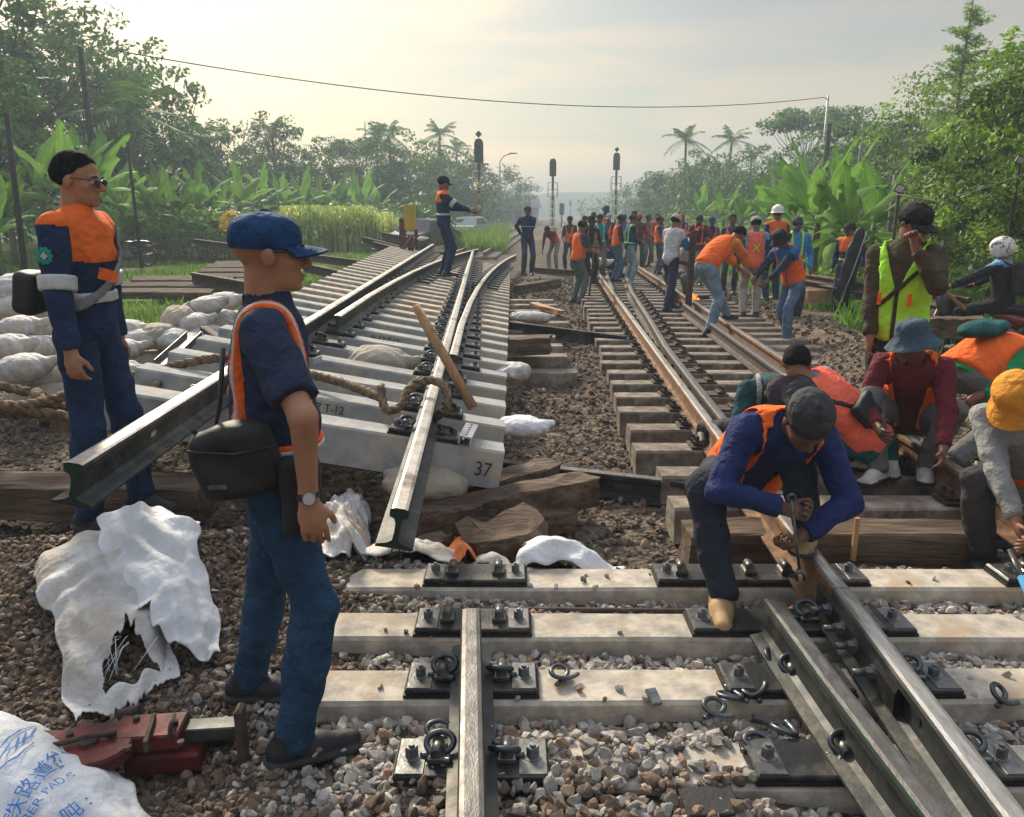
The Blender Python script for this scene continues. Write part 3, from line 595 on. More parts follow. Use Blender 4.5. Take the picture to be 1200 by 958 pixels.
TREES['hazy'] = tree_meshes(8, 9, 4.2, .6, 60, 40, .26, m_leafd, spread=1.1)
# feathery tall tree: long thin leaning stem with tiered twigs
def feathery():
    r = np.random.default_rng(12); b = MB(); H = 8.2; b.tube([(.06 * math.sin(z_), 0, z_) for z_ in np.linspace(0, H, 12)], np.linspace(.07, .012, 12), 7); C = []; S = []
    for i in range(64):
        z_ = 2.0 + 5.0 * (i / 64) ** .95; L_ = (1.75 - .28 * (z_ - 2.0)) * r.uniform(.5, 1.15); a = r.uniform(0, 2 * PI); d = np.array([math.cos(a), math.sin(a), .12])
        p0 = np.array([.06 * math.sin(z_), 0, z_]); e_ = p0 + d * L_ + [0, 0, .15]; b.tube([p0, (p0 + e_) / 2 + [0, 0, .12], e_], [.016, .01, .004], 4, cap=False)
        for t_ in np.linspace(.3, 1, 5): C.append(p0 + (e_ - p0) * t_ + [0, 0, .1]); S.append(.22)
    for i in range(12): z_ = H - r.uniform(0, 1.0); a = r.uniform(0, 2 * PI); e_ = np.array([math.cos(a) * .45, math.sin(a) * .45, z_ + .1]); b.tube([(.05, 0, z_ - .1), e_], [.008, .003], 4, cap=False); C.append(e_); S.append(.12)
    V, F, c = leaves(C, .062, 22, np.array(S), up=.8, asp=.28, seed=5, bright=(.8, 1.5), flat=.35)
    return fastmesh('crown', V, F, [m_leaf], col=c), b.mesh('trunk', m_barkp)
TREES['feather'] = feathery()
def palm_meshes(seed, H=9, nf=17, L_=2.7):
    r = np.random.default_rng(seed); b = MB(); b.tube([(.25 * (s_ ** 2), 0, H * s_) for s_ in np.linspace(0, 1, 8)], np.linspace(.17, .11, 8), 8); V = []; F = []
    top = np.array([.25, 0, H])
    for i in range(nf):
        a = 2 * PI * i / nf + r.uniform(-.2, .2); el = r.uniform(-.35, 1.25); d = np.array([math.cos(a) * math.cos(el), math.sin(a) * math.cos(el), math.sin(el)]); sd_ = nrm(np.cross(d, [0, 0, 1])); Lf = L_ * r.uniform(.85, 1.1)
        for j in range(18):
            t_ = (j + 1) / 18; p = top + d * Lf * t_ - np.array([0, 0, 1.0]) * (t_ ** 2) * Lf * .42; w = .55 * math.sin(PI * (t_ * .85 + .12)) * Lf / 2.7
            for s_ in (-1, 1):
                q = p + sd_ * s_ * w + d * .22 - np.array([0, 0, .18 + .2 * r.uniform()]); k = len(V); V += [p - d * .035, p + d * .035, q + d * .02, q - d * .02]; F.append((k, k + 1, k + 2, k + 3))
    n_ = len(V); c = np.repeat(r.uniform(.7, 1.4, n_ // 4), 4)[:, None] * np.ones((n_, 4)); c[:, 3] = 1
    return fastmesh('crown', V, F, [m_leafd], col=c), b.mesh('trunk', m_bark)
TREES['palm'] = palm_meshes(3); TREES['palm_low'] = palm_meshes(7, 5.0, 15, 3.0)
# banana plants: every large leaf its own part
def ban_leaf(seed, L_=1.9, wd=.30, droop=.8, tears=True):
    r = np.random.default_rng(seed); V = []; F = []; n_ = 12; ph = r.uniform(0, 6)
    for i in range(n_ + 1):
        t_ = i / n_; s_ = t_; x = L_ * (s_ - .10 * droop * s_ ** 2); z = L_ * (.55 * s_ - .62 * droop * s_ ** 2.2); w = wd * math.sin(PI * min(1, .06 + t_ * .96)) ** .62 * (0.12 if t_ < .12 else 1)
        dl = w * .28; wv = .025 * math.sin(t_ * 18 + ph)
        V += [(x, -w, z - dl + wv), (x, -w * .5, z - .02 + wv * .5), (x, 0, z + .012 * 0), (x, w * .5, z - .02 - wv * .5), (x, w, z - dl - wv)]
    for i in range(n_):
        for j in range(4):
            if tears and j in (0, 3) and r.uniform() < .22: continue
            F.append((i * 5 + j, i * 5 + 5 + j, i * 5 + 6 + j, i * 5 + 1 + j))
    return fastmesh('leaf', V, F, [m_ban], smooth=True)
BL = [ban_leaf(i, 1.9, .27 + .03 * (i % 3), .25 + .22 * i) for i in range(5)]
me_bst = MB().tube([(0, 0, 0), (.02, 0, .8), (0, .02, 1.6), (0, 0, 2.1)], [.13, .11, .085, .05], 9).mesh('stem', m_banst)
def banana(x, y, sc, label, group=None, nl=8, z=None, seed=0, dry=1):
    r = random.Random(seed); o = thing('banana_plant', (x, y, (gz(x, y) if z is None else z) - .05), label, 'banana plant', r.uniform(0, 6), group, sc=sc); link('stem', me_bst, o)
    for i in range(nl):
        k = min(4, int(i * 5 / nl)); q = link('leaf', BL[k], o); q.location = (0, 0, 2.0 - .1 * k); q.rotation_euler = (r.uniform(-.25, .25), -(.75 - .22 * k + r.uniform(-.12, .12)), i * 2.4 + r.uniform(-.4, .4)); s_ = r.uniform(.8, 1.1); q.scale = (s_, s_, s_)
    for i in range(dry): q = link('leaf', BL[4], o); q.location = (0, 0, 1.7); q.rotation_euler = (0, .9, r.uniform(0, 6)); q.scale = (.6, .6, .6)
    return o
def bx_at(px, Y): return (px - CX) / FPX * (Y * math.cos(TH) + (CAMH) * math.sin(TH))
# left: large trees
LT = [('tall', 8, 38, 1.5, 'tallest dense tree at the top left edge, partly out of frame'), ('round', 58, 42, 1.3, 'dense dark round tree left of the bare wooden pole'), ('open', 122, 48, 1.42, 'open-crowned tree with sparse foliage behind the tall bare pole'),
      ('round', 130, 52, 1.18, 'dark bushy tree below the sparse crown and behind the palm'), ('round', 205, 50, 1.02, 'rounded tree with clumped foliage right of the tall bare pole'), ('round', -20, 36, 1.1, 'dense tree cut off by the left edge of the photo'),
      ('round', 30, 52, .82, 'lower dark tree filling the gap behind the bananas at far left'), ('hazy', 255, 62, .68, 'low hazy tree right of the clumped tree at left'), ('open', 330, 62, .98, 'thin feathery tree above the maize field'), ('umbrella', 425, 74, 1.02, 'flat-topped tree behind the maize field with slender branches'),
      ('round', 478, 66, .80, 'dark rounded tree behind the yellow board'), ('hazy', 375, 66, .70, 'low dense tree behind the maize field'), ('hazy', 300, 66, .66, 'low dense tree left of the maize field background'), ('open', 285, 64, .95, 'sparse tree with a curved pale trunk left of the maize field'),
      ('hazy', 545, 95, .95, 'hazy bluish tree behind the man in the orange shoulder uniform'), ('hazy', 590, 120, .95, 'pale hazy tree beside the street lamps'), ('hazy', 515, 82, .85, 'hazy tree left of the nearest signal mast'), ('hazy', 565, 84, .48, 'low round bush behind the nearest signal mast'), ('hazy', 612, 160, .9, 'faint far tree left of the middle signal'),
      ('round', 5, 30, .82, 'dark leafy tree directly above the left edge bananas'), ('round', 95, 46, 1.0, 'dense dark tree between the bare pole and the round tree'), ('round', 165, 48, .94, 'dense dark tree just right of the bare pole'), ('hazy', 225, 56, .80, 'bluish low tree right of the clumped tree'), ('round', 350, 60, .66, 'dark tree over the left part of the maize field'), ('round', 395, 64, .74, 'dark tree over the middle of the maize field'), ('round', 445, 64, .74, 'dark tree over the right end of the maize field'), ('round', 500, 74, .80, 'dark green tree right of the yellow board'), ('hazy', 530, 80, .82, 'dense hazy tree behind the pointing man'), ('hazy', 492, 62, .42, 'low bush row right of the yellow board'), ('hazy', 310, 58, .62, 'low dark tree above the banana grove centre')]
for k, px, Y, s_, lb in LT: tree(k, bx_at(px, Y), Y, lb, sc=s_, rz=px)
for px, Y, s_, lb in ((165, 38, .92, 'low palm with long drooping fronds right of the tall bare pole'), (330, 64, .88, 'coconut palm above the banana grove left of the maize field'), (255, 58, .78, 'short palm between the left trees and the maize field'), (462, 76, .98, 'palm rising behind the flat-topped tree'), (515, 90, 1.12, 'coconut palm left of the nearest signal mast'), (535, 98, 1.0, 'hazy coconut palm just left of the nearest signal mast'), (445, 72, .9, 'palm beside the dark rounded tree')):
    tree('palm_low' if px == 165 else 'palm', bx_at(px, Y), Y, lb, sc=s_ * (1.0 if px != 165 else 1.35), rz=px, name='palm_tree', cat='palm')
gb = 'banana plants in the left grove'
BLB = ['', '', '', 'banana plant directly behind the tall bare dark pole', 'banana plant above the parked black scooter', 'banana plant rising behind the right end of the scooter', 'banana plant behind the middle of the cassava bushes', 'banana plant just above the blue cap, in the front row of the grove', 'banana plant behind the yellow flowering bush', 'banana plant between the flowering bush and the maize field', 'banana plant left of the maize field edge', 'banana plant above the left corner of the maize field', 'banana plant above the left third of the maize field', 'banana plant above the middle of the maize field', 'tallest banana plant behind the maize field', 'banana plant above the right third of the maize field', 'banana plant at the right end of the grove by the dark round tree', 'second row banana plant behind the cassava bushes', 'second row banana plant right of the tall bare pole', '']
BRB = ['', '', '', 'banana plant left of the large one, above the bending jersey man', 'banana plant behind the bending man in orange', 'banana plant above the maroon sweater man', 'tall banana plant behind the white helmet plant clump', 'distant banana plant left of the white helmet man', 'distant banana plant above the beige cap jersey man', 'banana plant just left of the flood lamp', 'smallest and farthest banana plant on the right bank', 'second row banana plant above the blue shirt man with grey cap']
spots = [(20, 24, 1.1), (60, 27, 1.5), (90, 25, 1.45), (118, 26, 1.5), (150, 29, 1.25), (185, 30, 1.15), (215, 31, 1.1), (240, 33, 1.3), (262, 35, 1.1), (285, 38, 1.35), (310, 42, 1.4), (335, 44, 1.3), (355, 46, 1.45), (378, 48, 1.4), (400, 50, 1.55), (425, 52, 1.4), (445, 54, 1.3), (200, 34, 1.3), (140, 33, 1.4), (5, 20, .9)]
for i, (px, Y, s_) in enumerate(spots):
    lb = {0: 'small banana plant at the left edge behind the standing man', 1: 'banana plant with upright pale leaves above the left man', 2: 'banana plant with a bright yellow-green leaf beside the tall pole', 19: 'young banana plant with broad leaves at the far left edge'}.get(i, BLB[i])
    banana(bx_at(px, Y), Y, s_ * .80, lb, gb, nl=9 if i < 8 else 8, seed=i)
# cassava patch, picket fence, corn field
r = np.random.default_rng(5); C = []
for i in range(150): px = r.uniform(120, 282); Y = r.uniform(29.5, 33); x = bx_at(px, Y); C.append([x, Y, 1.35 + r.uniform(-.45, .35) * (1 if px > 150 else .6)])
for i in range(110): px = r.uniform(115, 285); Y = r.uniform(29.3, 32); C.append([bx_at(px, Y), Y, r.uniform(.3, 1.1)])
V, F, c = leaves(C, .15, 26, .34, up=.5, asp=.3, seed=2, bright=(.7, 1.6)); tag(link('cassava_patch', fastmesh('cassava_patch', V, F, [m_leaf], col=c)), 'bright green cassava bushes behind the stick fence at left', 'shrub', kind='stuff')
V, F, c = leaves([[bx_at(270 + r.uniform(-8, 8), 29), 29 + r.uniform(-.3, .3), 1.3 + r.uniform(-.4, .4)] for _ in range(14)], .12, 14, .2, seed=4); tag(link('flowering_bush', fastmesh('flowering_bush', V, F, [M('yellow_blossom', (.75, .55, .04), (.5, .4, .05), 4, .6, bump=0, trans=.3)])), 'small bush with yellow flowers at the end of the stick fence', 'bush')
fe = thing('stick_fence', (bx_at(230, 29), 29, 0), 'low fence of thin upright sticks in front of the cassava', 'fence'); me_st = MB().tube([(0, 0, -.1), (.015, 0, .5), (0, 0, 1.0)], [.018, .015, .012], 5).mesh('stick', m_bark)
for i in range(52): x = bx_at(172 + i * 2.6, 29) - fe.location.x; o = link('stick', me_st, fe); o.location = (x, r.uniform(-.05, .05), 0); o.scale = (1, 1, r.uniform(.7, 1.15)); o.rotation_euler = (r.uniform(-.06, .06), r.uniform(-.08, .08), 0)
o = MB().tube([(bx_at(170, 29) - fe.location.x, .03, .55), (bx_at(310, 29) - fe.location.x, .03, .6)], .012, 5).build('fence_rail', [m_bark], fe)
V = []; F = []; cc = []
for i in range(2600):
    u = r.uniform(); Y = r.uniform(35, 45); px = 334 + 128 * u; x = bx_at(px, Y); h = r.uniform(1.35, 2.05) * (1 if px < 440 else .85); k0 = len(V); br = r.uniform(.6, 1.5)
    a = r.uniform(0, 6); dx, dy = math.cos(a), math.sin(a); V += [(x - .02, Y, 0), (x + .02, Y, 0), (x + .01, Y, h), (x - .01, Y, h)]; F.append((k0, k0 + 1, k0 + 2, k0 + 3))
    for j in range(6):
        z0 = h * (.25 + .13 * j); a = r.uniform(0, 6.28); dx, dy = math.cos(a), math.sin(a); k = len(V); L_ = r.uniform(.3, .55); V += [(x, Y, z0), (x + dx * L_ * .5 - dy * .04, Y + dy * L_ * .5 + dx * .04, z0 + .22), (x + dx * L_, Y + dy * L_, z0 + r.uniform(-.15, .15)), (x + dx * L_ * .5 + dy * .04, Y + dy * L_ * .5 - dx * .04, z0 + .18)]; F.append((k, k + 1, k + 2, k + 3))
    cc += [[br * r.uniform(.9, 1.3), br, br * .8, 1]] * (len(V) - k0)
tag(link('maize_field', fastmesh('maize_field', V, F, [m_corn], col=cc)), 'pale yellow-green maize field beside the dirt path', 'maize', kind='stuff')
# grass blades
def grassmesh(name, n_, fx, h0, h1, seed, col=(1, 1, 1)):
    r = np.random.default_rng(seed); P = fx(r, n_); n_ = len(P); a = r.uniform(0, 2 * PI, n_); h = r.uniform(h0, h1, n_); w = .012 + .012 * P[:, 1] / 12
    dx = np.stack([np.cos(a), np.sin(a), 0 * a], 1); lean = r.normal(size=(n_, 3)) * .35; lean[:, 2] = 1; z = G(P[:, 0], P[:, 1]); B = np.stack([P[:, 0], P[:, 1], z - .02], 1)
    V = np.stack([B - dx * w[:, None], B + dx * w[:, None], B + lean * h[:, None]], 1).reshape(-1, 3); c = np.repeat(np.concatenate([r.uniform(.6, 1.5, (n_, 1)) * np.array([col]) * r.uniform(.85, 1.15, (n_, 3)), np.ones((n_, 1))], 1), 3, 0)
    return fastmesh(name, V, np.arange(n_ * 3).reshape(-1, 3), [m_grass], col=c)
def fL(r, n_):
    Y = 9.5 + 24 * r.uniform(size=n_) ** 1.3; px = r.uniform(-20, 470, n_); x = (px - 600) / 920 * Y; k = (x < -4.0 - .02 * Y + .3 * fbm(x, Y, 1.3, 3)) & (np.abs(x + 9.5 - .42 * (Y - 30)) > 1.0) & (fbm(x, Y, .9, 5) > -.5); return np.stack([x, Y], 1)[k]
tag(link('grass', grassmesh('grass', 52000, fL, .06, .22, 3)), 'short rough grass on the left verge', 'grass', kind='stuff')
def fR(r, n_):
    Y = 9 + 40 * r.uniform(size=n_) ** 1.5; x = 3.6 + .05 * Y + r.uniform(0, 1, n_) ** 1.3 * (Y * .55); k = (fbm(x, Y, 1.1, 5) > -.3) & (x > 4.6 + .05 * Y + .4 * fbm(x, Y, 1.1, 2)); return np.stack([x, Y], 1)[k]
tag(link('weeds', grassmesh('weeds', 30000, fR, .12, .5, 4, (.8, 1, .7))), 'tall weeds along the right side of the old track', 'weeds', kind='stuff')
def fM(r, n_):
    Y = 34 + 60 * r.uniform(size=n_); px = 530 + 62 * r.uniform(size=n_); x = (px - 600) / 920 * Y * (.97); return np.stack([x, Y], 1)
tag(link('grass', grassmesh('grass_far', 14000, fM, .4, 1.0, 6)), 'bright grass strip behind the man pointing across the panel', 'grass', kind='stuff')
# right side
RT = [('mango', 1190, 13.5, .70, 'large dense glossy green bush tree at the right edge'), ('mango', 1240, 11.5, .62, 'bright green leafy tree cut off by the right edge'), ('mango', 1135, 17, .58, 'dark green bush behind the man in the lime vest'), ('mango', 1085, 21, .45, 'bush left of the dense right tree behind the lime vest man'), ('mango', 1225, 19, .84, 'tall dark tree rising behind the right edge bushes'),
      ('feather', 1098, 24, 1.0, 'very tall thin tree with tiered feathery twigs at right'), ('sapling', 1048, 26, 1.1, 'slender young tree left of the tall feathery one'), ('sapling', 1120, 25, 1.25, 'slender leafy tree right of the tall feathery trunk'), ('open', 1000, 40, .72, 'thin pale-trunked tree with bare lower branches'), ('umbrella', 940, 62, 1.15, 'flat umbrella-topped tree beside the concrete lamp pole'),
      ('round', 1010, 42, .62, 'bushy tree behind the banana clump on the right'), ('hazy', 960, 60, .66, 'low hazy tree below the umbrella crown'), ('hazy', 905, 66, .62, 'low hazy tree left of the umbrella crown'), ('round', 860, 56, .56, 'rounded tree below the right palms'), ('hazy', 830, 70, .72, 'hazy tree under the two right palms'), ('hazy', 790, 84, .70, 'hazy low tree at the left end of the right tree line'), ('hazy', 760, 105, .74, 'pale tree closest to the right signal mast'), ('sapling', 1075, 30, 1.3, 'leafy sapling behind the flood lamp'), ('round', 1065, 38, .62, 'mid green tree behind the tall feathery trunk'), ('hazy', 735, 140, .7, 'faint far tree behind the right signal mast'), ('round', 815, 62, .62, 'dark tree left of the left tall coconut palm'), ('round', 875, 58, .62, 'dark tree right of the tall coconut palms'), ('round', 925, 50, .62, 'dark tree under the umbrella crown on the right'), ('round', 975, 44, .62, 'dark tree right of the grey utility pole'), ('hazy', 1030, 36, .62, 'dense mid height tree left of the feathery one'), ('mango', 1165, 15.5, .70, 'dense dark bush in the middle of the right edge thicket'), ('mango', 1105, 19, .55, 'dark bush below the feathery tree'), ('hazy', 775, 76, .60, 'dense hazy tree right of the right signal mast'), ('round', 1225, 27, .64, 'dark tree rising above the bushes at far right')]
for k, px, Y, s_, lb in RT: tree(k, bx_at(px, Y), Y, lb, sc=s_, rz=px)
for px, Y, s_, lb in ((800, 72, .88, 'left one of the two tall coconut palms on the right'), (848, 74, .90, 'right one of the two tall coconut palms on the right'), (873, 80, .80, 'smaller palm right of the two tall coconut palms'), (1158, 30, .72, 'palm top showing above the bushes at right'), (1040, 46, .62, 'short palm behind the pale-trunked tree')): tree('palm', bx_at(px, Y), Y, lb, sc=s_, rz=px, name='palm_tree', cat='palm')
gr = 'banana plants on the right bank'
for i, (px, Y, s_) in enumerate([(950, 16, 1.25), (990, 15, .95), (1015, 17, 1.05), (925, 20, 1.15), (895, 24, 1.2), (865, 28, 1.1), (975, 21, 1.4), (910, 30, 1.3), (845, 34, 1.15), (1035, 20, 1.05), (820, 40, 1.2), (940, 26, 1.35)]):
    banana(bx_at(px, Y), Y, s_ * .66, {0: 'large banana plant behind the white helmet man', 1: 'banana plant with a pale upright leaf behind the man holding a long black bag', 2: 'banana plant left of the lime vest man'}.get(i, BRB[i]), gr, nl=10 if i < 4 else 8, seed=50 + i)
C = []
for i in range(420): Y = 12 + 34 * r.uniform() ** 1.3; x = 4.9 + .06 * Y + r.uniform() * (Y * .55 - 2) * .9; C.append([x, Y, gz(x, Y) + r.uniform(.1, 1.0)])
V, F, c = leaves(C, .10, 30, .42, up=.4, asp=.35, seed=9, bright=(.5, 1.6)); tag(link('undergrowth', fastmesh('undergrowth', V, F, [m_leaf], col=c)), 'mixed green undergrowth beneath the trees on the right', 'undergrowth', kind='stuff')
C = []
for i in range(300): Y = 34 + 45 * r.uniform(); px = r.uniform(-30, 525); C.append([bx_at(px, Y), Y + 3, r.uniform(.2, 2.2)])
for i in range(260): Y = 50 + 45 * r.uniform(); px = r.uniform(770, 1240); C.append([bx_at(px, Y), Y, r.uniform(.2, 2.4)])
V, F, c = leaves(C, .22, 26, 1.0, up=.4, seed=10, bright=(.5, 1.4)); tag(link('undergrowth', fastmesh('undergrowth_far', V, F, [m_leafd], col=c)), 'dense undergrowth filling the space below the distant trees', 'undergrowth', kind='stuff')
C = [[bx_at(px, 125 + 60 * r.uniform()), 125 + 80 * r.uniform(), r.uniform(1, 6.5) * (.6 if 600 < px < 760 else 1)] for px in r.uniform(-200, 1400, 700)]
C = [c_ for c_ in C if abs(c_[0] - R1X(c_[1]) + 1.7) > 7]
V, F, c = leaves(C, .6, 22, 3.0, up=.4, seed=11, bright=(.7, 1.3)); tag(link('far_woodland', fastmesh('far_woodland', V, F, [m_leafd], col=c)), 'hazy far woodland on both sides of the line', 'woodland', kind='stuff')
def hills(name, Y, h0, amp, seed, x0=-700, x1=700):
    n_ = 160; V = []; F = []
    for j in range(9):
        for i in range(n_ + 1): x = x0 + (x1 - x0) * i / n_; t_ = j / 8; h = (h0 + amp * float(fbm(x, seed, .009, seed)) + .8 * float(fbm(x, 1, .11, 3))) * math.sin(PI * t_) ** .8; V.append((x, Y + t_ * 90 - 10, h - .3))
    F = [(j * (n_ + 1) + i, j * (n_ + 1) + i + 1, (j + 1) * (n_ + 1) + i + 1, (j + 1) * (n_ + 1) + i) for j in range(8) for i in range(n_)]
    tag(link(name, fastmesh(name, V, F, [M('hill_forest', (.05, .085, .035), (.03, .055, .025), .15, .9, bump=0)], smooth=True)), kind='structure')
hills('hills', 330, 9.5, 2.2, 2)
# ---------------------------------------------------------------- haze
hb = MB().box((0, 230, 12.6), (1300, 520, 28)).build('haze', []); hb.data.materials.clear(); tag(hb, kind='stuff')
mh = bpy.data.materials.new('haze_air'); mh.use_nodes = True; t = mh.node_tree; t.nodes.clear(); pv = t.nodes.new('ShaderNodeVolumePrincipled'); mo_ = t.nodes.new('ShaderNodeOutputMaterial'); t.links.new(pv.outputs[0], mo_.inputs['Volume'])
pv.inputs['Density'].default_value = .0030; pv.inputs['Color'].default_value = (.62, .76, .88, 1); pv.inputs['Anisotropy'].default_value = .15; hb.data.materials.append(mh)
# ---------------------------------------------------------------- people
def cloth(name, c, k=.68, rough=.85, sc=5, **kw): return M(name, c, tuple(x * k for x in c), sc, rough, bump=.85, bscale=22, bdist=.030, ridge=6.5, spec=.25, **kw)
c_navy = cloth('cloth_navy', (.026, .040, .085)); c_navyu = cloth('cloth_uniform_navy', (.016, .038, .10)); c_pant = cloth('cloth_trouser_blue', (.022, .065, .13)); c_black = cloth('cloth_black', (.018, .018, .022)); c_char = cloth('cloth_charcoal', (.055, .055, .06))
c_org = cloth('cloth_hivis_orange', (.95, .16, .025), .8); c_orgd = cloth('cloth_orange_shoulder', (.90, .17, .03), .75); c_pink = cloth('cloth_hivis_coral', (.95, .17, .10), .82); c_lime = cloth('cloth_hivis_lime', (.42, .85, .06), .85)
c_jean = cloth('cloth_jeans', (.12, .21, .33), .55); c_jeanl = cloth('cloth_jeans_light', (.35, .43, .50), .6); c_jeand = cloth('cloth_jeans_dark', (.045, .07, .12)); c_grey = cloth('cloth_grey', (.16, .16, .16)); c_greyl = cloth('cloth_grey_light', (.33, .34, .34)); c_khaki = cloth('cloth_khaki', (.25, .21, .15)); c_olive = cloth('cloth_olive_brown', (.075, .058, .032))
c_maroon = cloth('cloth_maroon', (.14, .015, .025)); c_teal = cloth('cloth_teal', (.018, .075, .085)); c_blue = cloth('cloth_blue', (.03, .16, .42)); c_blued = cloth('cloth_royal_dark', (.018, .032, .13)); c_green = cloth('cloth_green', (.03, .32, .12)); c_white = cloth('cloth_white', (.62, .64, .68)); c_turq = cloth('cloth_turquoise', (.02, .26, .34)); c_cyan = cloth('cloth_light_blue', (.20, .38, .62)); c_orgs = cloth('cloth_orange_shirt', (.80, .24, .04)); c_mint = cloth('cloth_dark_green', (.02, .12, .12))
c_refl = M('reflective_tape', (.55, .56, .56), (.44, .45, .46), 20, .4, bump=.1); c_yel = M('reflective_yellow', (.75, .75, .03), (.6, .6, .02), 20, .5, bump=.1); c_mintr = M('reflective_green_strap', (.15, .80, .35), (.1, .65, .3), 20, .5, bump=.1)
c_yhat = cloth('cloth_yellow_hat', (.78, .33, .04)); c_capb = cloth('cloth_cap_blue', (.012, .055, .15)); c_dnm = cloth('cloth_denim_hat', (.055, .10, .14)); c_beige = cloth('cloth_beige_cap', (.52, .45, .36)); c_red = cloth('cloth_red', (.40, .03, .03)); c_plum = cloth('cloth_plum_cap', (.07, .055, .075))
sk = [M('skin_tan', (.42, .215, .13), (.33, .155, .09), 9, .5, bump=.15, bscale=60, spec=.35), M('skin_brown', (.26, .125, .075), (.19, .085, .05), 9, .5, bump=.15, bscale=60, spec=.35), M('skin_dark', (.16, .078, .05), (.11, .052, .033), 9, .5, bump=.15, bscale=60, spec=.35)]
m_hair = M('hair_black', (.012, .011, .011), (.006, .006, .006), 60, .9, bump=1, bscale=120, stretch=(1, 1, .3), spec=.1)
m_eye = M('eye_white', (.6, .56, .5), rough=.2, bump=0); m_iris = M('eye_dark', (.015, .01, .008), rough=.15, bump=0); m_lens = M('dark_lens', (.01, .01, .012), rough=.1, bump=0, spec=.8)
m_shoe = M('shoe_black', (.02, .022, .026), (.012, .012, .014), 10, .6, bump=.4, bscale=60); m_shoeb = M('shoe_tan', (.42, .27, .13), (.28, .18, .09), 10, .7, bump=.4); m_shoew = M('shoe_white', (.62, .60, .56), (.4, .38, .35), 10, .6, bump=.3); m_sole = M('shoe_sole', (.05, .05, .055), (.03, .03, .03), 12, .8, bump=.3); m_hel = M('helmet_white', (.8, .8, .78), rough=.3, bump=0)
def smoothv(V, Q, it=2):
    e = np.concatenate([Q[:, [0, 1]], Q[:, [1, 2]], Q[:, [2, 3]], Q[:, [3, 0]]]); e = np.concatenate([e, e[:, ::-1]]); n_ = len(V); c = np.bincount(e[:, 0], minlength=n_).clip(1)
    for _ in range(it): V = V * .5 + .5 * np.stack([np.bincount(e[:, 0], V[e[:, 1], a], minlength=n_) for a in range(3)], 1) / c[:, None]
    return V
def ik(a, b, l1, l2, hint):
    a = np.array(a, float); b = np.array(b, float); d = b - a; D = np.linalg.norm(d)
    if D > (l1 + l2) * .998: b = a + d / D * (l1 + l2) * .998; d = b - a; D = np.linalg.norm(d)
    D = max(D, abs(l1 - l2) + .02); u = d / np.linalg.norm(d); x = (l1 * l1 - l2 * l2 + D * D) / (2 * D); h = math.sqrt(max(0, l1 * l1 - x * x)); hv = np.array(hint, float); hv = hv - u * hv.dot(u); hv = nrm(hv)
    return a + u * x + hv * h, a + u * D
def wrk(P, a): return a * (.55 * np.sin(P @ [38, 9, 21.] + 2.2 * np.sin(P @ [7, 15, 11.])) + .45 * np.sin(P @ [11, 31, -34.] + 1.9 * np.sin(P @ [13, -8, 9.])))
def capmesh(kind, mats, n=18):
    b = MB(); o_ = (0, -.012, 0)
    if kind in ('cap', 'capback'):
        pr = [(.0885, .012), (.0915, .03), (.0925, .052), (.086, .08), (.066, .102), (.036, .115), (.010, .119), (.010, .123), (.003, .124)]; b.lathe(o_, pr, 22, ex=.95, ey=1.14, cap=False)
        s_ = 1 if kind == 'cap' else -1; top = []; bot = []; na, nr = 14, 6
        for i in range(na + 1):
            a = (-62 + 124 * i / na) * PI / 180
            for j in range(nr + 1):
                t_ = j / nr; ext = .078 * math.cos(a * 1.15) ** .6 * t_ if abs(a * 1.15) < PI / 2 else 0; ix = .084 * math.sin(a); iy = .101 * math.cos(a); x = ix * (1 + .10 * t_); y = iy + ext
                z = .024 - .30 * (x * x) / .1 * (.5 + .6 * t_) - .010 * t_ * t_; top.append((x * s_, (y) * s_ - .012, z + .003)); bot.append((x * s_, y * s_ - .012, z - .003))
        F = []; m_ = nr + 1; T = len(top)
        for i in range(na):
            for j in range(nr): q = (i * m_ + j, i * m_ + m_ + j, i * m_ + m_ + j + 1, i * m_ + j + 1); F.append(q[::-1]); F.append(tuple(T + k for k in q))
            q = i * m_ + nr; F.append((q, q + m_, T + q + m_, T + q))
        return b, (top + bot, F)
    if kind == 'bucket': b.lathe(o_, [(.150, -.028), (.135, -.012), (.098, .028), (.094, .05), (.090, .085), (.078, .112), (.05, .122), (.003, .125)], 24, ex=.97, ey=1.06, cap=False); b.lathe(o_, [(.147, -.030), (.094, .022)], 24, ex=.97, ey=1.06, cap=False)
    if kind == 'helmet': b.lathe(o_, [(.128, .012), (.112, .026), (.110, .06), (.10, .10), (.075, .13), (.04, .147), (.003, .152)], 24, ex=.97, ey=1.15, cap=False); b.lathe(o_, [(.126, .009), (.108, .02)], 24, ex=.97, ey=1.15, cap=False); b.box((0, -.01, .148), (.02, .16, .012), ch=.005)
    return b, None
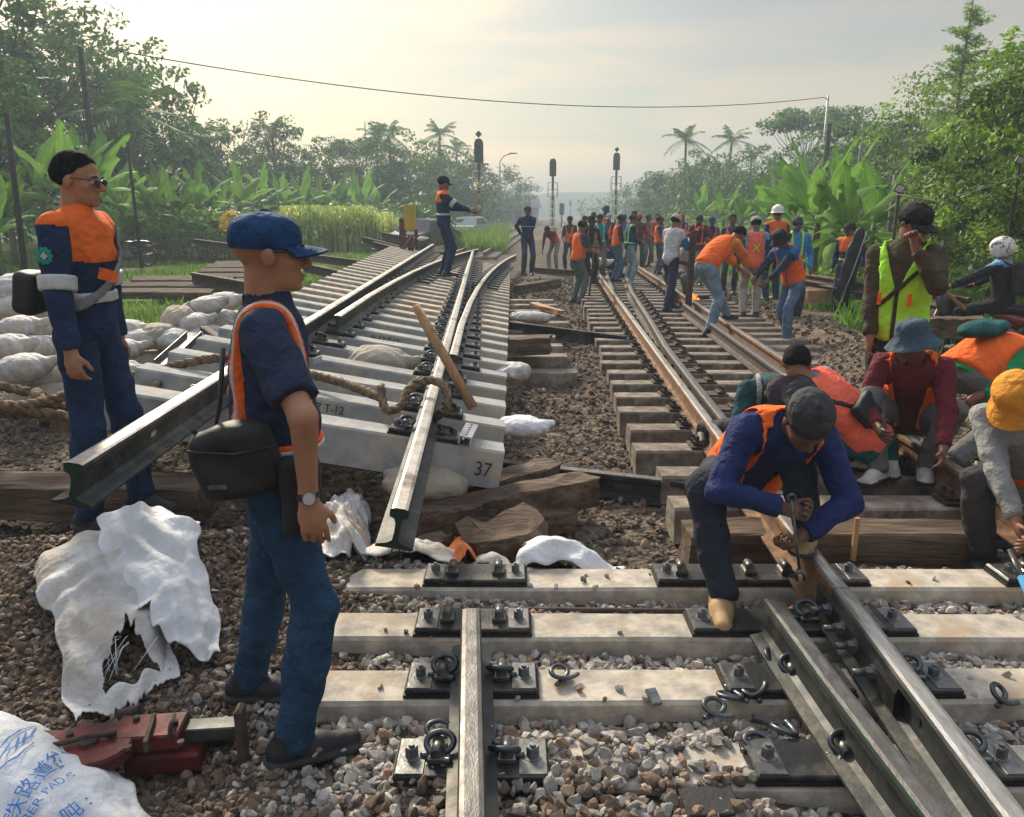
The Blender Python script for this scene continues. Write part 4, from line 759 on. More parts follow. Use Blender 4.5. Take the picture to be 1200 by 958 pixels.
def person(loc, yaw, label, s=1.0, h=.016, lean=0., curve=0., side=0., twist=0., hip=(0, 0, .90), head=(0, 0), hands=None, feet=None, toes=(8, -8), knees=None, elbows=None, world=False, skin=1, shirt=None, sleeve='long', slim=.90, pants=None, vest=None, vestopen=False, straps=None, bands=(), armband=None, hat=None, hatm=None, shoes=None, hair=True, hN=None, curl=.35, shoulder=None, shoulder_w=.34, collar=False, belly=0., glasses=False, hem=-.07, loose=.0, xback=None, hilo=.05, sleevem=None, gloves=None, footpitch=(0, 0), eyes=False, group=None, handdir=None):
    yr = math.radians(yaw); root = thing('person', loc, label, 'person', yr, group); root.scale = (s, s, s); L0 = np.array(loc, float); Ri = Rz(-yr)
    tl = lambda p: (Ri @ (np.array(p, float) - L0)) / s if world else np.array(p, float)
    ln, sd_, tw = math.radians(lean), math.radians(side), math.radians(twist)
    def frame(l_):
        U = nrm([math.sin(sd_), math.sin(l_), math.cos(l_) * math.cos(sd_)]); Rr = nrm(np.array([math.cos(tw), math.sin(tw), 0]) - U * (U @ np.array([math.cos(tw), math.sin(tw), 0]))); Fv = np.cross(U, Rr); return np.array([Rr, Fv, U])
    A1 = frame(ln * .75); A2 = frame(ln + math.radians(curve)); H = np.array(tl(hip) if world else hip, float); B = H + A1[2] * .20
    T2 = lambda u, v, w: B + A2[0] * u + A2[1] * v + A2[2] * (w - .20)
    shp = [T2(-.165, -.01, .455), T2(.165, -.01, .455)]; nk = T2(0, -.012, .50)
    hy, hp_ = math.radians(head[0]), math.radians(head[1]); HF = np.array([math.sin(hy) * math.cos(hp_), math.cos(hy) * math.cos(hp_), -math.sin(hp_)]); HR = nrm(np.cross(HF, [0, 0, 1.])); HU = np.cross(HR, HF); AH = np.array([HR, HF, HU])
    hc = nk + A2[2] * .075 + (A2[2] * .3 + HU * .7) * .085 + HF * .015
    hipj = [H + A1[0] * (-.088) - A1[2] * .01, H + A1[0] * .088 - A1[2] * .01]
    ft = [np.array(tl(f[:3])) for f in (feet or ((-.11, -.02, .08), (.11, .03, .08)))]
    kn_ = knees or ((-.15, 1, 0), (.15, 1, 0)); K = []; AN = []
    for i in (0, 1): k_, a_ = ik(hipj[i], ft[i], .425, .42, kn_[i]); K.append(k_); AN.append(a_)
    hd = [np.array(tl(f)) for f in (hands or ((-.24, .06, .86), (.24, .06, .86)))]; el_ = elbows or ((-.4, -1, -.1), (.4, -1, -.1)); E = []; WR = []
    for i in (0, 1): e_, w_ = ik(shp[i], hd[i], .285, .25, el_[i]); E.append(e_); WR.append(w_)
    hdir = [nrm((WR[i] - E[i]) if handdir is None else tl(np.array(handdir[i])) - (tl((0, 0, 0)) if world else 0)) for i in (0, 1)]
    def torso(P, i, w_=0.):
        d = ello(P, H + A1[2] * .02, A1, (.142 + i, .100 + i + w_, .120 + i)); d = smin(d, ello(P, H + A1[2] * .15 + A1[1] * belly * .35, A1, (.126 + i, .090 + i + belly, .16 + i)), .05)
        d = smin(d, ello(P, T2(0, .0, .34), A2, (.150 + i, .104 + i, .20 + i)), .05); return smin(d, rcone(P, T2(-.13, -.01, .45), T2(.13, -.01, .45), .052 + i, .052 + i), .04)
    def arm(P, k, i, t0=None):
        u = rcone(P, shp[k], E[k], .047 + i, .037 + i); f_ = rcone(P, E[k], WR[k], .038 + i, .025 + i * .8); return smin(u, f_, .015)
    def leg(P, k, i, loose_=0.):
        u = rcone(P, hipj[k], K[k], .079 + i, .050 + i + loose_ * .5); f_ = smin(rcone(P, K[k], AN[k], .050 + i + loose_ * .5, .034 + i + loose_), rcone(P, K[k] * .8 + AN[k] * .2, K[k] * .4 + AN[k] * .6, .053 + i, .042 + i + loose_ * .6), .03); return smin(u, f_, .025)
    Uc = lambda P: ((P - B) @ A2[2] + .20); uc = lambda P: (P - B) @ A2[0]; vc = lambda P: (P - B) @ A2[1]
    def Wc(P): a = (P - B) @ A2[2]; return np.where(a > 0, a + .20, (P - H) @ A1[2])
    HL = lambda x, y, z: hc + HR * x + HF * y + HU * z
    def headf(P):
        d = ello(P, HL(0, -.014, .032), AH, (.075, .094, .083)); d = smin(d, ello(P, HL(0, .026, -.03), AH, (.060, .064, .083)), .025); d = smin(d, ello(P, HL(0, .034, -.074), AH, (.045, .048, .036)), .02)
        d = smin(d, ello(P, HL(0, .076, -.094), AH, (.020, .016, .014)), .015); d = smin(d, ello(P, HL(0, .076, .020), AH, (.048, .016, .010)), .012)
        for x in (-1, 1):
            d = smin(d, ello(P, HL(x * .040, .054, -.022), AH, (.024, .026, .020)), .015); d = -smin(-d, ello(P, HL(x * .031, .094, .000), AH, (.017, .014, .010)), .008)
            d = smin(d, ello(P, HL(x * .078, -.006, -.008), AH, (.010, .020, .031)), .006); d = smin(d, ello(P, HL(x * .013, .096, -.033), AH, (.009, .009, .008)), .006)
        d = smin(d, rcone(P, HL(0, .086, .010), HL(0, .112, -.028), .007, .0115), .008); d = smin(d, ello(P, HL(0, .090, -.060), AH, (.023, .011, .0065)), .005); d = smin(d, ello(P, HL(0, .088, -.071), AH, (.019, .011, .007)), .005)
        return smin(d, rcone(P, nk - A2[2] * .03, HL(0, -.02, -.06), .060, .052), .02)
    def handprims(k):
        D = hdir[k]; sg = (-1, 1)[k]; Nn = np.array(hN[k], float) if hN is not None else -sg * A2[0]; Nn = nrm(Nn - D * (Nn @ D)); S = np.cross(D, Nn) * 1.0
        if (S @ A2[1]) < 0 and hN is None: S = -S
        elif hN is not None and sg > 0: S = -S
        W_ = WR[k]; caps = []
        for off, L_, j in ((-.030, .062, 0), (-.010, .072, 1), (.010, .078, 2), (.030, .070, 3)):
            b0 = W_ + D * .082 + S * off; cu = curl * (1 + .12 * (3 - j)); d1 = nrm(D * math.cos(cu) + Nn * math.sin(cu) + S * off * .8); d2 = nrm(D * math.cos(cu * 2.1) + Nn * math.sin(cu * 2.1)); d3 = nrm(D * math.cos(cu * 3) + Nn * math.sin(cu * 3)); p1 = b0 + d1 * L_ * .45; p2 = p1 + d2 * L_ * .32; p3 = p2 + d3 * L_ * .25; caps.append([b0, p1, p2, p3])
        t0 = W_ + D * .028 + S * .026; t1 = t0 + nrm(D * .7 + S * .6 + Nn * .35) * .042; t2 = t1 + nrm(D * .85 + S * .15 + Nn * .5) * .034; return W_ + D * .048, S, D, Nn, caps, [t0, t1, t2]
    HP = [handprims(0), handprims(1)]; fine = h < .0085
    def handf(P, k):
        c, S, D, Nn, caps, th = HP[k]; d = ello(P, c, np.array([S, D, Nn]), (.040, .056, .0165)); d = smin(d, rcone(P, WR[k] - D * .02, c, .026, .02), .015)
        if fine:
            for q in caps: f_ = np.minimum(rcone(P, q[0], q[1], .0095, .0085), np.minimum(rcone(P, q[1], q[2], .0085, .008), rcone(P, q[2], q[3], .008, .0068))); d = smin(d, f_, .005)
            d = smin(d, np.minimum(rcone(P, th[0], th[1], .0125, .0105), rcone(P, th[1], th[2], .0105, .0085)), .008)
        return d
    def bodyf(P):
        d = headf(P); d = smin(d, torso(P, -.004), .02)
        for k in (0, 1): d = smin(d, smin(arm(P, k, 0), handf(P, k), .012), .02); d = smin(d, leg(P, k, -.006), .02)
        return d
    allp = np.array([H, nk, hc, *K, *AN, *E, *WR, *shp]); lo = allp.min(0) - .2; hi = allp.max(0) + .2
    def mk(name, f, mats, slot=None, hh=None, lo_=None, hi_=None, parent=None):
        V, Q = nets(f, lo if lo_ is None else lo_, hi if hi_ is None else hi_, hh or h * (1.0 if h < .0065 else 1.12 if h < .0085 else 1.28))
        if not len(V): return None
        if name not in ('shoe', 'hair'): V = smoothv(V, Q, 4 if name == 'vest' else 2)
        mi = slot((V[Q].mean(1))).astype(int) if slot else None; return link(name, fastmesh(name, V, Q, mats, mi, True), parent or root)
    V, Q = nets(bodyf, lo, hi, h * (1.0 if h < .0085 else 1.45)); bm_ = MB()
    if not fine:
        base = fastmesh('body', V, Q, [gloves or sk[skin]] if False else [sk[skin]], None, True); bm_.v = [tuple(x) for x in V.tolist()]; bm_.f = [tuple(q) for q in Q.tolist()]; bm_.m = [0] * len(Q); bm_.sm = [True] * len(Q); bpy.data.meshes.remove(base)
        for k in (0, 1):
            for q in HP[k][4]: bm_.tube(q, [.0095, .009, .0085, .006], 5)
            bm_.tube(HP[k][5], [.012, .0105, .008], 5)
        bm_.build('body', [sk[skin]], root)
    else: link('body', fastmesh('body', V, Q, [sk[skin]], None, True), root)
    if eyes:
        for x in (-1, 1):
            e_ = MB().ell(HL(x * .031, .079, .001), (.0125, .0115, .0115), n=12, k=9); e_.ell(HL(x * .031, .0885, .0), (.0045, .003, .0045), n=8, k=5, mi=1); e_.build('eye', [m_eye, m_iris], root)
            bb = MB().tube([HL(x * .016, .0935, .020), HL(x * .032, .0945, .0255), HL(x * .048, .083, .021)], [.0025, .0035, .002], 6); bb.build('eyebrow', [m_hair], root)
    # shirt
    slv = {'long': 1.0, 'short': -.05, 'elbow': .15}[sleeve]; a_ = .0065 if h < .012 else .004
    def armcut(P, k, i):
        if slv >= .9: d = arm(P, k, i); return np.maximum(d, (P - (WR[k] - hdir[k] * .015)) @ nrm(WR[k] - E[k]))
        if slv > 0: return smin(rcone(P, shp[k], E[k], .050 + i, .047 + i), rcone(P, E[k], E[k] + (WR[k] - E[k]) * .2, .05 + i, .045 + i), .01)
        return np.maximum(rcone(P, shp[k], E[k], .052 + i, .052 + i), (P - (shp[k] + (E[k] - shp[k]) * .80)) @ nrm(E[k] - shp[k]))
    def shirtf(P):
        d = torso(P, .012 + loose * .7); 
        if collar: d = smin(d, ello(P, nk + A2[2] * .028 + A2[1] * .008, A2, (.071, .070, .046)), .012)
        for k in (0, 1): d = smin(d, armcut(P, k, .012 + loose * .45), .022)
        d = d + wrk(P, a_); d = np.maximum(d, hem - Wc(P)); nc = rcone(P, nk - A2[2] * .005, HL(0, -.02, -.06), .057, .055); return np.maximum(d, -nc) if h < .012 else d
    if shirt:
        ms = [shirt] + ([shoulder] if shoulder else []); sf = (lambda C: ((Wc(C) + .35 * np.abs(uc(C)) * 0 > shoulder_w) & ((np.abs(uc(C)) < .165) | (Wc(C) > .468)))) if shoulder else None
        if sleevem: ms = [shirt, sleevem]; sf = lambda C: np.minimum(rcone(C, shp[0] * .75 + E[0] * .25, E[0], .06, .06), np.minimum(rcone(C, E[0], WR[0], .06, .06), np.minimum(rcone(C, shp[1] * .75 + E[1] * .25, E[1], .06, .06), rcone(C, E[1], WR[1], .06, .06)))) < 0
        mk('shirt', shirtf, ms, sf)
    if pants:
        lz = .012 + loose * .4
        def pf(P):
            d = torso(P, .009); d = np.maximum(d, Wc(P) - .09)
            for k in (0, 1): lg = leg(P, k, .010, lz); dn = nrm(AN[k] - K[k]); d = smin(d, np.maximum(lg, (P - (AN[k] + dn * .035)) @ dn), .02)
            return d + wrk(P, a_ * 1.2)
        mk('trousers', pf, [pants])
    for k in (0, 1):
        ty = math.radians(toes[k]); fp = math.radians(footpitch[k]); Fd = np.array([math.sin(ty) * math.cos(fp), math.cos(ty) * math.cos(fp), -math.sin(fp)]); Rf = nrm(np.cross(Fd, [0, 0, 1.])); Uf = np.cross(Rf, Fd); A = AN[k]; AF = np.array([Rf, Fd, Uf])
        def sf_(P): 
            q = (P - A) @ AF.T; q = q * [.93, .90, 1]; d = smin(rcone(q, (0, -.045, -.040), (0, .06, -.045), .040, .040), rcone(q, (.0, .05, -.048), (.004 * (1, -1)[k], .155, -.056), .040, .030), .02); d = smin(d, rcone(q, (0, -.02, -.03), (0, -.015, .02), .044, .043), .02); d = np.minimum(d, np.maximum(np.maximum(rcone(q * [1, 1, 0], (0, -.045, 0), (0, .135, 0), .049, .049), q[:, 2] + .056), -.080 - q[:, 2]))
            return np.maximum(np.maximum(d, -.080 - q[:, 2]), q[:, 2] - .028)
        mk('shoe', sf_, [shoes or m_shoe, m_sole], lambda C: ((C - A) @ Uf) < -.058, min(h * 1.25, .018), A - .22, A + .22)
        if h < .008:
            lc_ = MB(); tf = lambda x, y, z: A + Rf * x + Fd * y + Uf * z
            for j in range(4): yy_ = .035 + .020 * j; zz_ = .014 - .017 * j; lc_.tube([tf(-.020, yy_, zz_ - .012), tf(0, yy_ + .004, zz_), tf(.020, yy_, zz_ - .012)], .0032, 5)
            lc_.build('laces', [m_sole], root)
    if vest:
        vi = .028 + loose
        def vf(P):
            d = torso(P, vi) + wrk(P, a_ * .8); u, v, w = uc(P), vc(P), Wc(P)
            for k in (0, 1): o_ = nrm(E[k] - shp[k]); d = np.maximum(d, -rcone(P, shp[k] - A2[0] * (-1, 1)[k] * .012, shp[k] + o_ * .18 + A2[0] * (-1, 1)[k] * .02, .073 + loose, .085 + loose)); d = np.maximum(d, np.abs(u) - (.155 + loose))
            d = np.maximum(d, -rcone(P, nk, nk + A2[2] * .2, .080, .11)); wd = np.maximum(np.abs(u) - (.012 + .36 * np.maximum(0, w - .27)) if not vestopen else np.abs(u) - (.045 + .12 * w), -v); d = np.maximum(d, -wd); return np.maximum(d, hem + .03 - w)
        vo = mk('vest', vf, [vest])
    for (lo_w, hi_w, mat_) in bands:
        mk('reflective_strip', lambda P: np.maximum(np.maximum(torso(P, (.038 if vest else .021) + loose) + wrk(P, a_ * .8), np.abs(Wc(P) - (lo_w + hi_w) / 2) - (hi_w - lo_w) / 2), -(torso(P, (.030 if vest else .008) + loose))), [mat_], hh=min(h, .011))
    if straps:
        sm_, xu = straps; iv = (.038 if vest else .022) + loose
        def stf(P):
            u, v, w = uc(P), vc(P), Wc(P); tt = torso(P, iv) + wrk(P, a_ * .5); front = np.abs(np.abs(u) - (xu + .04 * np.clip(w - .3, -.2, .2))) - .021; d = np.maximum(np.maximum(tt, front), .08 - w); d = np.maximum(d, -(torso(P, iv - .02))); wb = np.maximum(np.maximum(tt, np.abs(w - .09) - .022), -(torso(P, iv - .02))); return np.minimum(d, wb)
        mk('harness', stf, [sm_], hh=min(h * 1.1, .013))
        if h < .009:
            def stt(P):
                u, v, w = uc(P), vc(P), Wc(P); tt = torso(P, iv + .003) + wrk(P, a_ * .5); front = np.abs(np.abs(u) - (xu + .04 * np.clip(w - .3, -.2, .2))) - .007; return np.maximum(np.maximum(np.maximum(tt, front), .11 - w), -(torso(P, iv - .01)))
            mk('harness_tape', stt, [c_refl], hh=min(h, .006))
    if armband:
        t0, t1, mat_ = armband
        for k in (0, 1):
            def abf(P): u = E[k] - shp[k]; t_ = ((P - shp[k]) @ u) / (u @ u); return np.maximum(rcone(P, shp[k], E[k], .060 + .019 + loose * .5, .048 + .019 + loose * .5) , np.abs(t_ - (t0 + t1) / 2) * .285 - (t1 - t0) * .1425)
            mk('reflective_strip', abf, [mat_], hh=min(h, .009), lo_=np.minimum(shp[k], E[k]) - .12, hi_=np.maximum(shp[k], E[k]) + .12)
    if xback:
        for sg in (-1, 1):
            xb = MB(); e1 = T2(-.05 * sg, -.150, .20); e2 = T2(.05 * sg, -.158, .32); R_ = np.array([nrm(e2 - e1), nrm(np.cross(nrm(e2 - e1), A2[1])), A2[1]]).T; xb.box((e1 + e2) / 2, (np.linalg.norm(e2 - e1), .022, .006), R=R_); xb.build('cross_tape', [xback], root)
    if hair:
        def hf(P): q = (P - hc) @ AH.T; d = ello(P, HL(0, -.016, .036), AH, (.0765, .095, .085)) + .003 * np.sin(q @ [110., 60, 190] + 3 * np.sin(q @ [90., 140., 50])) - .010 * np.exp(-((q[:, 2] - .0) / .035) ** 2) - .004; return np.maximum(d, (-.030 + 1.0 * np.maximum(0, q[:, 1] + .045)) + .005 * np.sin(q @ [160., 190, 90]) - q[:, 2]) if not hat else np.maximum(np.maximum(d, (-.052 + 1.02 * np.maximum(0, q[:, 1] + .035)) - q[:, 2]), q[:, 2] - .06)
        mk('hair', hf, [m_hair], hh=min(h * 1.15, .015), lo_=hc - .16, hi_=hc + .16)
    if hat:
        cb_, br = capmesh(hat, None); cb_.v = [tuple(HL(*p)) for p in cb_.v]; co_ = cb_.build({'cap': 'cap', 'capback': 'cap', 'bucket': 'bucket_hat', 'helmet': 'hard_hat'}[hat], [hatm or c_black], root)
        if br: bb = MB(); bb.add([tuple(HL(*p)) for p in br[0]], br[1], 0, True); bb.build('brim', [hatm or c_black], co_)
    if glasses:
        g = MB()
        for x in (-1, 1): g.ell(HL(x * .033, .100, .002), (.026, .004, .017), R=AH.T, n=12, k=7); g.tube([HL(x * .058, .094, .006), HL(x * .077, .06, .008), HL(x * .082, .0, .006), HL(x * .080, -.02, -.012)], .0025, 5, mi=1)
        g.tube([HL(-.012, .104, .006), HL(.012, .104, .006)], .002, 5, mi=1); g.build('glasses', [m_lens, m_blk], root)
    P_ = dict(root=root, H=H, nk=nk, hc=hc, WR=WR, E=E, K=K, AN=AN, T2=T2, A1=A1, A2=A2, HL=HL, hdir=hdir, HP=HP, torso=torso, AH=AH, shp=shp, mk=mk, wrk=wrk, s=s, Wc=Wc, uc=uc, vc=vc)
    P_['w'] = lambda p: (Rz(yr) @ (np.array(p) * s)) + L0
    return P_
def strapf(p, n_, c, hw, i=.032):
    n_ = nrm(n_); return lambda P: np.maximum(np.maximum(p['torso'](P, i), np.abs((P - c) @ n_) - hw), -(p['torso'](P, i - .016)))
def wmesh(p, name, f, mats, lo, hi, h, label=None, cat=None, parent=None, slot=None):
    # a separate thing carried by a person: shape given in the person's own coordinates, stored at its own place
    V, Q = nets(f, lo, hi, h); Vw = np.array([p['w'](v) for v in V]); 
    if parent is None: c0 = Vw.mean(0)
    else: c0 = np.array(parent.location)
    o = link(name, fastmesh(name, Vw - c0, Q, mats, slot(V[Q].mean(1)).astype(int) if slot else None, True)); 
    if parent is None: o.location = c0
    else: o.parent = parent
    return tag(o, label, cat)
def rbox(P, c, R, hf, r): q = np.abs((P - np.array(c)) @ np.array(R).T) - (np.array(hf) - r); return np.sqrt((np.maximum(q, 0) ** 2).sum(1)) + np.minimum(q.max(1), 0) - r
# ---------------------------------------------------------------- placing people
def A3(px, py, Y): return np.array(atY(px, py, Y))
def stand(px, pyf, pyh, z, frac=1.0, smin_=.93, smax=1.1):
    p = at(px, pyf, z); t_ = atY(px, pyh, p.y); return (p.x, p.y, z), max(smin_, min(smax, (t_.z - z) / (1.70 * frac)))
def panz(x, y):
    q = PR.T @ (np.array([x, y, 0]) - PO); n_ = PR[:, 2]; return PO[2] - (n_[0] * (x - PO[0]) + n_[1] * (y - PO[1])) / n_[2]
# the man in the blue cap, nearest
zf1, zf2 = gz(-.90, 2.42), gz(-.64, 2.07)
p = person((-.70, 2.24, 0), -76, 'man in navy polo, blue cap and orange reflective harness standing nearest the camera', s=.965, h=.0060, world=True, lean=3, hip=(-.715, 2.24, .935), head=(-4, 3), hands=((-.70, 2.44, .95), (-.545, 1.985, .93)), elbows=((-.3, -1, 0), (1, .5, 0)), handdir=((.1, 0, -1), (.12, .02, -1)), feet=((-.90, 2.40, zf1 + .085), (-.66, 2.08, zf2 + .09)), toes=(14, -6), knees=((-.1, 1, 0), (.1, 1, 0)),
           skin=0, shirt=c_navy, sleeve='short', pants=c_pant, straps=(c_org, .10), hat='cap', hatm=c_capb, collar=True, belly=.035, glasses=True, hem=-.10, curl=.3, hair=False, eyes=True)
P1_ = p
p['mk']('harness_tape', lambda P: np.maximum(np.maximum(p['torso'](P, .026), np.abs(p['Wc'](P) - .09) - .009), -(p['torso'](P, .015))), [c_refl], hh=.006)
wr = p['WR'][1]; dd = p['hdir'][1]; wt = MB(); R_ = np.array([nrm(np.cross(dd, [0, 1, 0.])), nrm(np.cross(dd, np.cross(dd, [0, 1, 0.]))), dd]).T
wt.lathe(wr - dd * .02, [(.030, -.011), (.033, -.008), (.033, .008), (.030, .011)], 18, R=R_, cap=False); oo = wt.build('watch_strap', [m_blk], p['root'])
fc = wr - dd * .02 + np.array([.033, .004, 0]); q_ = MB().lathe(fc, [(.02, 0), (.02, .008), (.017, .010)], 16, R=Ry(PI / 2), mi=0, sm=False); q_.lathe(fc + [.0101, 0, 0], [(.0165, 0), (.001, .0006)], 16, R=Ry(PI / 2), mi=1, cap=False, sm=False); q_.build('watch', [M('watch_case', (.3, .3, .3), rough=.3, metal=.8, bump=0), M('watch_face', (.7, .7, .68), rough=.3, bump=0)], oo)
nt_ = MB().box(p['T2'](.085, .135, .36), (.055, .004, .018), R=Rz(-.5)); nt_.build('name_tag', [c_white], p['root'])
# shoulder bag, hanging behind the hip on its strap
bc = p['H'] + np.array([.19, -.085, .095]); tl_ = Rx(math.radians(-4)) @ Ry(math.radians(6))
bagm = M('bag_black_nylon', (.02, .021, .024), (.011, .011, .013), 6, .6, bump=.5, bscale=16, bdist=.01)
bg = wmesh(p, 'shoulder_bag', lambda P: rbox(P, bc, (Rz(.1) @ Rx(.14)).T, (.05, .115, .105), .035) + .006 * np.sin(P @ [9, 30, 38.]) * .8 + wrk(P, .003), [bagm], bc - .3, bc + .3, .0075, 'black nylon shoulder bag hanging at the hip of the blue cap man', 'bag')
fl_ = MB(); g0 = np.array(bg.location); W_ = lambda *q: p['w'](np.array(q)) - g0
fl_.tube([W_(*(bc + [.056, -.12, .05])), W_(*(bc + [.062, 0, .035])), W_(*(bc + [.056, .115, .05]))], .004, 6); fl_.build('zip', [m_blk], bg); MB().box(W_(*(bc + [.062, -.05, -.055])), (.05, .004, .012)).build('bag_label', [m_bolt], bg)
stp = MB().tube([W_(*(bc + [.01, -.11, .10])), W_(*(p['T2'](.14, -.16, .12))), W_(*(p['T2'](.155, -.13, .25))), W_(*(p['T2'](.13, -.12, .40)))], [.007] * 4, 6); stp.build('strap', [m_blk], bg)
pc = p['H'] + np.array([.215, .085, -.015])
pb = wmesh(p, 'belt_pouch', lambda P: rbox(P, pc, np.eye(3), (.038, .058, .115), .022) + wrk(P, .002), [bagm], pc - .2, pc + .2, .007, 'small black pouch beside the right thigh of the blue cap man', 'pouch'); g0 = np.array(pb.location)
pk = MB(); pk.box(W_(*(pc + [.038, 0, .03])), (.10, .012, .05), R=Rz(math.radians(-79)) @ np.eye(3), ch=.004); pk.build('pocket', [bagm], pb)
# the man at the left in orange and navy
zl = .235; f1 = at(88, 612, zl)
zl1, zl2 = gz(-1.84, 3.72), gz(-1.98, 3.46)
p = person((-1.96, 3.58, zl), -94, 'man in navy uniform with orange shoulders and sunglasses standing at the left', s=1.0, h=.0074, world=True, hip=(-1.96, 3.60, zl + .93), head=(-4, 8), hands=((-1.92, 3.80, zl + .84), (-1.90, 3.34, zl + .86)), elbows=((-.4, -1, 0), (.6, -1, 0)), feet=((-1.84, 3.72, zl1 + .085), (-1.98, 3.46, zl2 + .085)), toes=(12, 6), skin=0, shirt=c_navyu, shoulder=c_orgd, shoulder_w=.315, collar=True, pants=cloth('cloth_uniform_trouser', (.016, .038, .10)), bands=((.13, .18, c_refl),), armband=(.72, .95, c_refl), hair=True, glasses=True, hem=-.14, loose=.014, curl=.5, eyes=True, lean=4)
P2_ = p
bc = p['H'] + np.array([.05, -.19, .17])
bg = wmesh(p, 'waist_bag', lambda P: rbox(P, bc, Rx(.2), (.10, .055, .095), .035) + wrk(P, .004), [bagm], bc - .25, bc + .25, .009, 'black bag slung behind the back of the man in orange shoulders', 'bag')
n_ = nrm([.62, .25, .74]); c_ = p['T2'](0, 0, .27); wmesh(p, 'strap', strapf(p, n_, c_, .017, .05), [cloth('strap_grey', (.22, .23, .23))], p['H'] - .35, p['nk'] + .25, .0085, parent=bg)
bd = MB(); e_ = (p['shp'][1] + (p['E'][1] - p['shp'][1]) * .42) ; od = np.array([1, 0, .05]); e0 = e_ + od * .074
bd.lathe(e0, [(.030, 0), (.030, .003)], 20, R=Ry(PI / 2), mi=0, sm=False)
for i in range(10): a = i * PI / 5; bd.box(e0 + [0.001, .030 * math.cos(a), .030 * math.sin(a)], (.004, .012, .012), R=Rx(a), mi=0)
bd.lathe(e0 + [.0032, 0, 0], [(.019, 0), (.019, .0008)], 18, R=Ry(PI / 2), mi=1, sm=False); bd.box(e0 + [.0048, 0, 0], (.0015, .012, .03), mi=2); bd.box(e0 + [.0048, 0, 0], (.0013, .03, .012), mi=2)
bd.build('sleeve_badge', [M('badge_green', (.02, .42, .28), bump=0), M('badge_dark', (.02, .10, .12), bump=0), c_white], p['root'])
lab = p['T2'](.075, .165, .26); MB().box(lab, (.09, .006, .05), R=Rz(-.45) @ Ry(-.3)).build('pocket_flap', [c_orgd], p['root'])
# crouching worker with the spanner
ft = [A3(945, 632, 3.12), A3(846, 700, 2.88)]; ft[1][2] = .205; ft[0][2] = .40
p = person((1.08, 3.30, .12), 172, 'crouching man in a backwards dark cap and orange vest using a spanner on the rail', s=1.0, h=.0074, world=True, hip=(1.05, 3.42, .52), lean=44, side=-14, curve=16, head=(-10, 52), hands=(A3(940, 628, 2.90), A3(918, 596, 2.88)), elbows=((-1, -.2, -.2), (1, .3, -.4)), feet=ft, toes=(20, 6), knees=((-.15, 1, 1.2), (.5, 1, .8)), skin=2, shirt=c_blued, vest=c_org, pants=cloth('cloth_trouser_dark', (.022, .03, .048)), hat='capback', hatm=c_char, shoes=m_shoeb, hem=-.05, loose=.012, curl=.95, eyes=False, vestopen=True, hN=((.9, .2, .2), (-.9, .3, .2)))
P3_ = p
hm = (p['w'](p['WR'][1]) + p['w'](p['WR'][1] + p['hdir'][1] * .10)) / 2
sp0 = A3(928, 587, 2.84); sp1 = A3(937, 668, 2.80)
o = thing('spanner', tuple((sp0 + sp1) / 2), 'long steel spanner held upright over the rail by the crouching man', 'spanner'); m0 = (sp0 + sp1) / 2
MB().tube([sp0 - m0, (sp0 * .5 + sp1 * .5) - m0, sp1 - m0], .0085, 8, sq=.6).build('handle', [m_platt], o); d_ = nrm(sp1 - sp0)
j = MB()
for s_ in (-1, 1): j.tube([sp1 - m0, sp1 - m0 + d_ * .02 + [s_ * .018, 0, 0], sp1 - m0 + d_ * .045 + [s_ * .013, 0, 0]], [.009, .009, .005], 7)
j.build('jaw', [m_platt], o); MB().lathe(sp0 - m0 - d_ * .012, [(.010, -.005), (.019, -.005), (.019, .005), (.010, .005)], 14, R=Rx(PI / 2), cap=False).build('ring_end', [m_platt], o)
# kneeling man seen from behind with a waist bag
p = person((1.85, 4.75, .1), 32, 'black haired man squatting with the back of his coral vest towards the camera', s=1.0, h=.0115, world=True, hip=tuple(A3(1020, 515, 4.6)), lean=38, curve=8, side=-30, head=(45, 30), hands=(A3(925, 520, 4.75), A3(960, 520, 4.9)), elbows=((-1, 0, -.3), (.6, 0, -1)), feet=(A3(1000, 545, 4.75) * [1, 1, 0] + [0, 0, .19], A3(1040, 548, 4.6) * [1, 1, 0] + [0, 0, .19]), toes=(-10, 20), knees=((-1, 1, .6), (1, 1, .6)), skin=1, shirt=c_cyan, sleeve='short', vest=c_pink, pants=c_mint, shoes=m_shoew, hem=-.09, loose=.004)
bc = p['H'] + p['A1'][2] * .20 - p['A1'][1] * .145 - p['A1'][0] * .03
bg = wmesh(p, 'waist_bag', lambda P: rbox(P, bc, p['A1'], (.105, .035, .08), .022) + wrk(P, .003), [bagm], bc - .25, bc + .25, .010, 'black bag strapped across the coral vest of the squatting man', 'bag'); wmesh(p, 'strap', strapf(p, p['A1'][0] * .8 + p['A1'][2] * .45, bc, .014, .038), [m_blk], p['H'] - .4, p['nk'] + .3, .010, parent=bg)
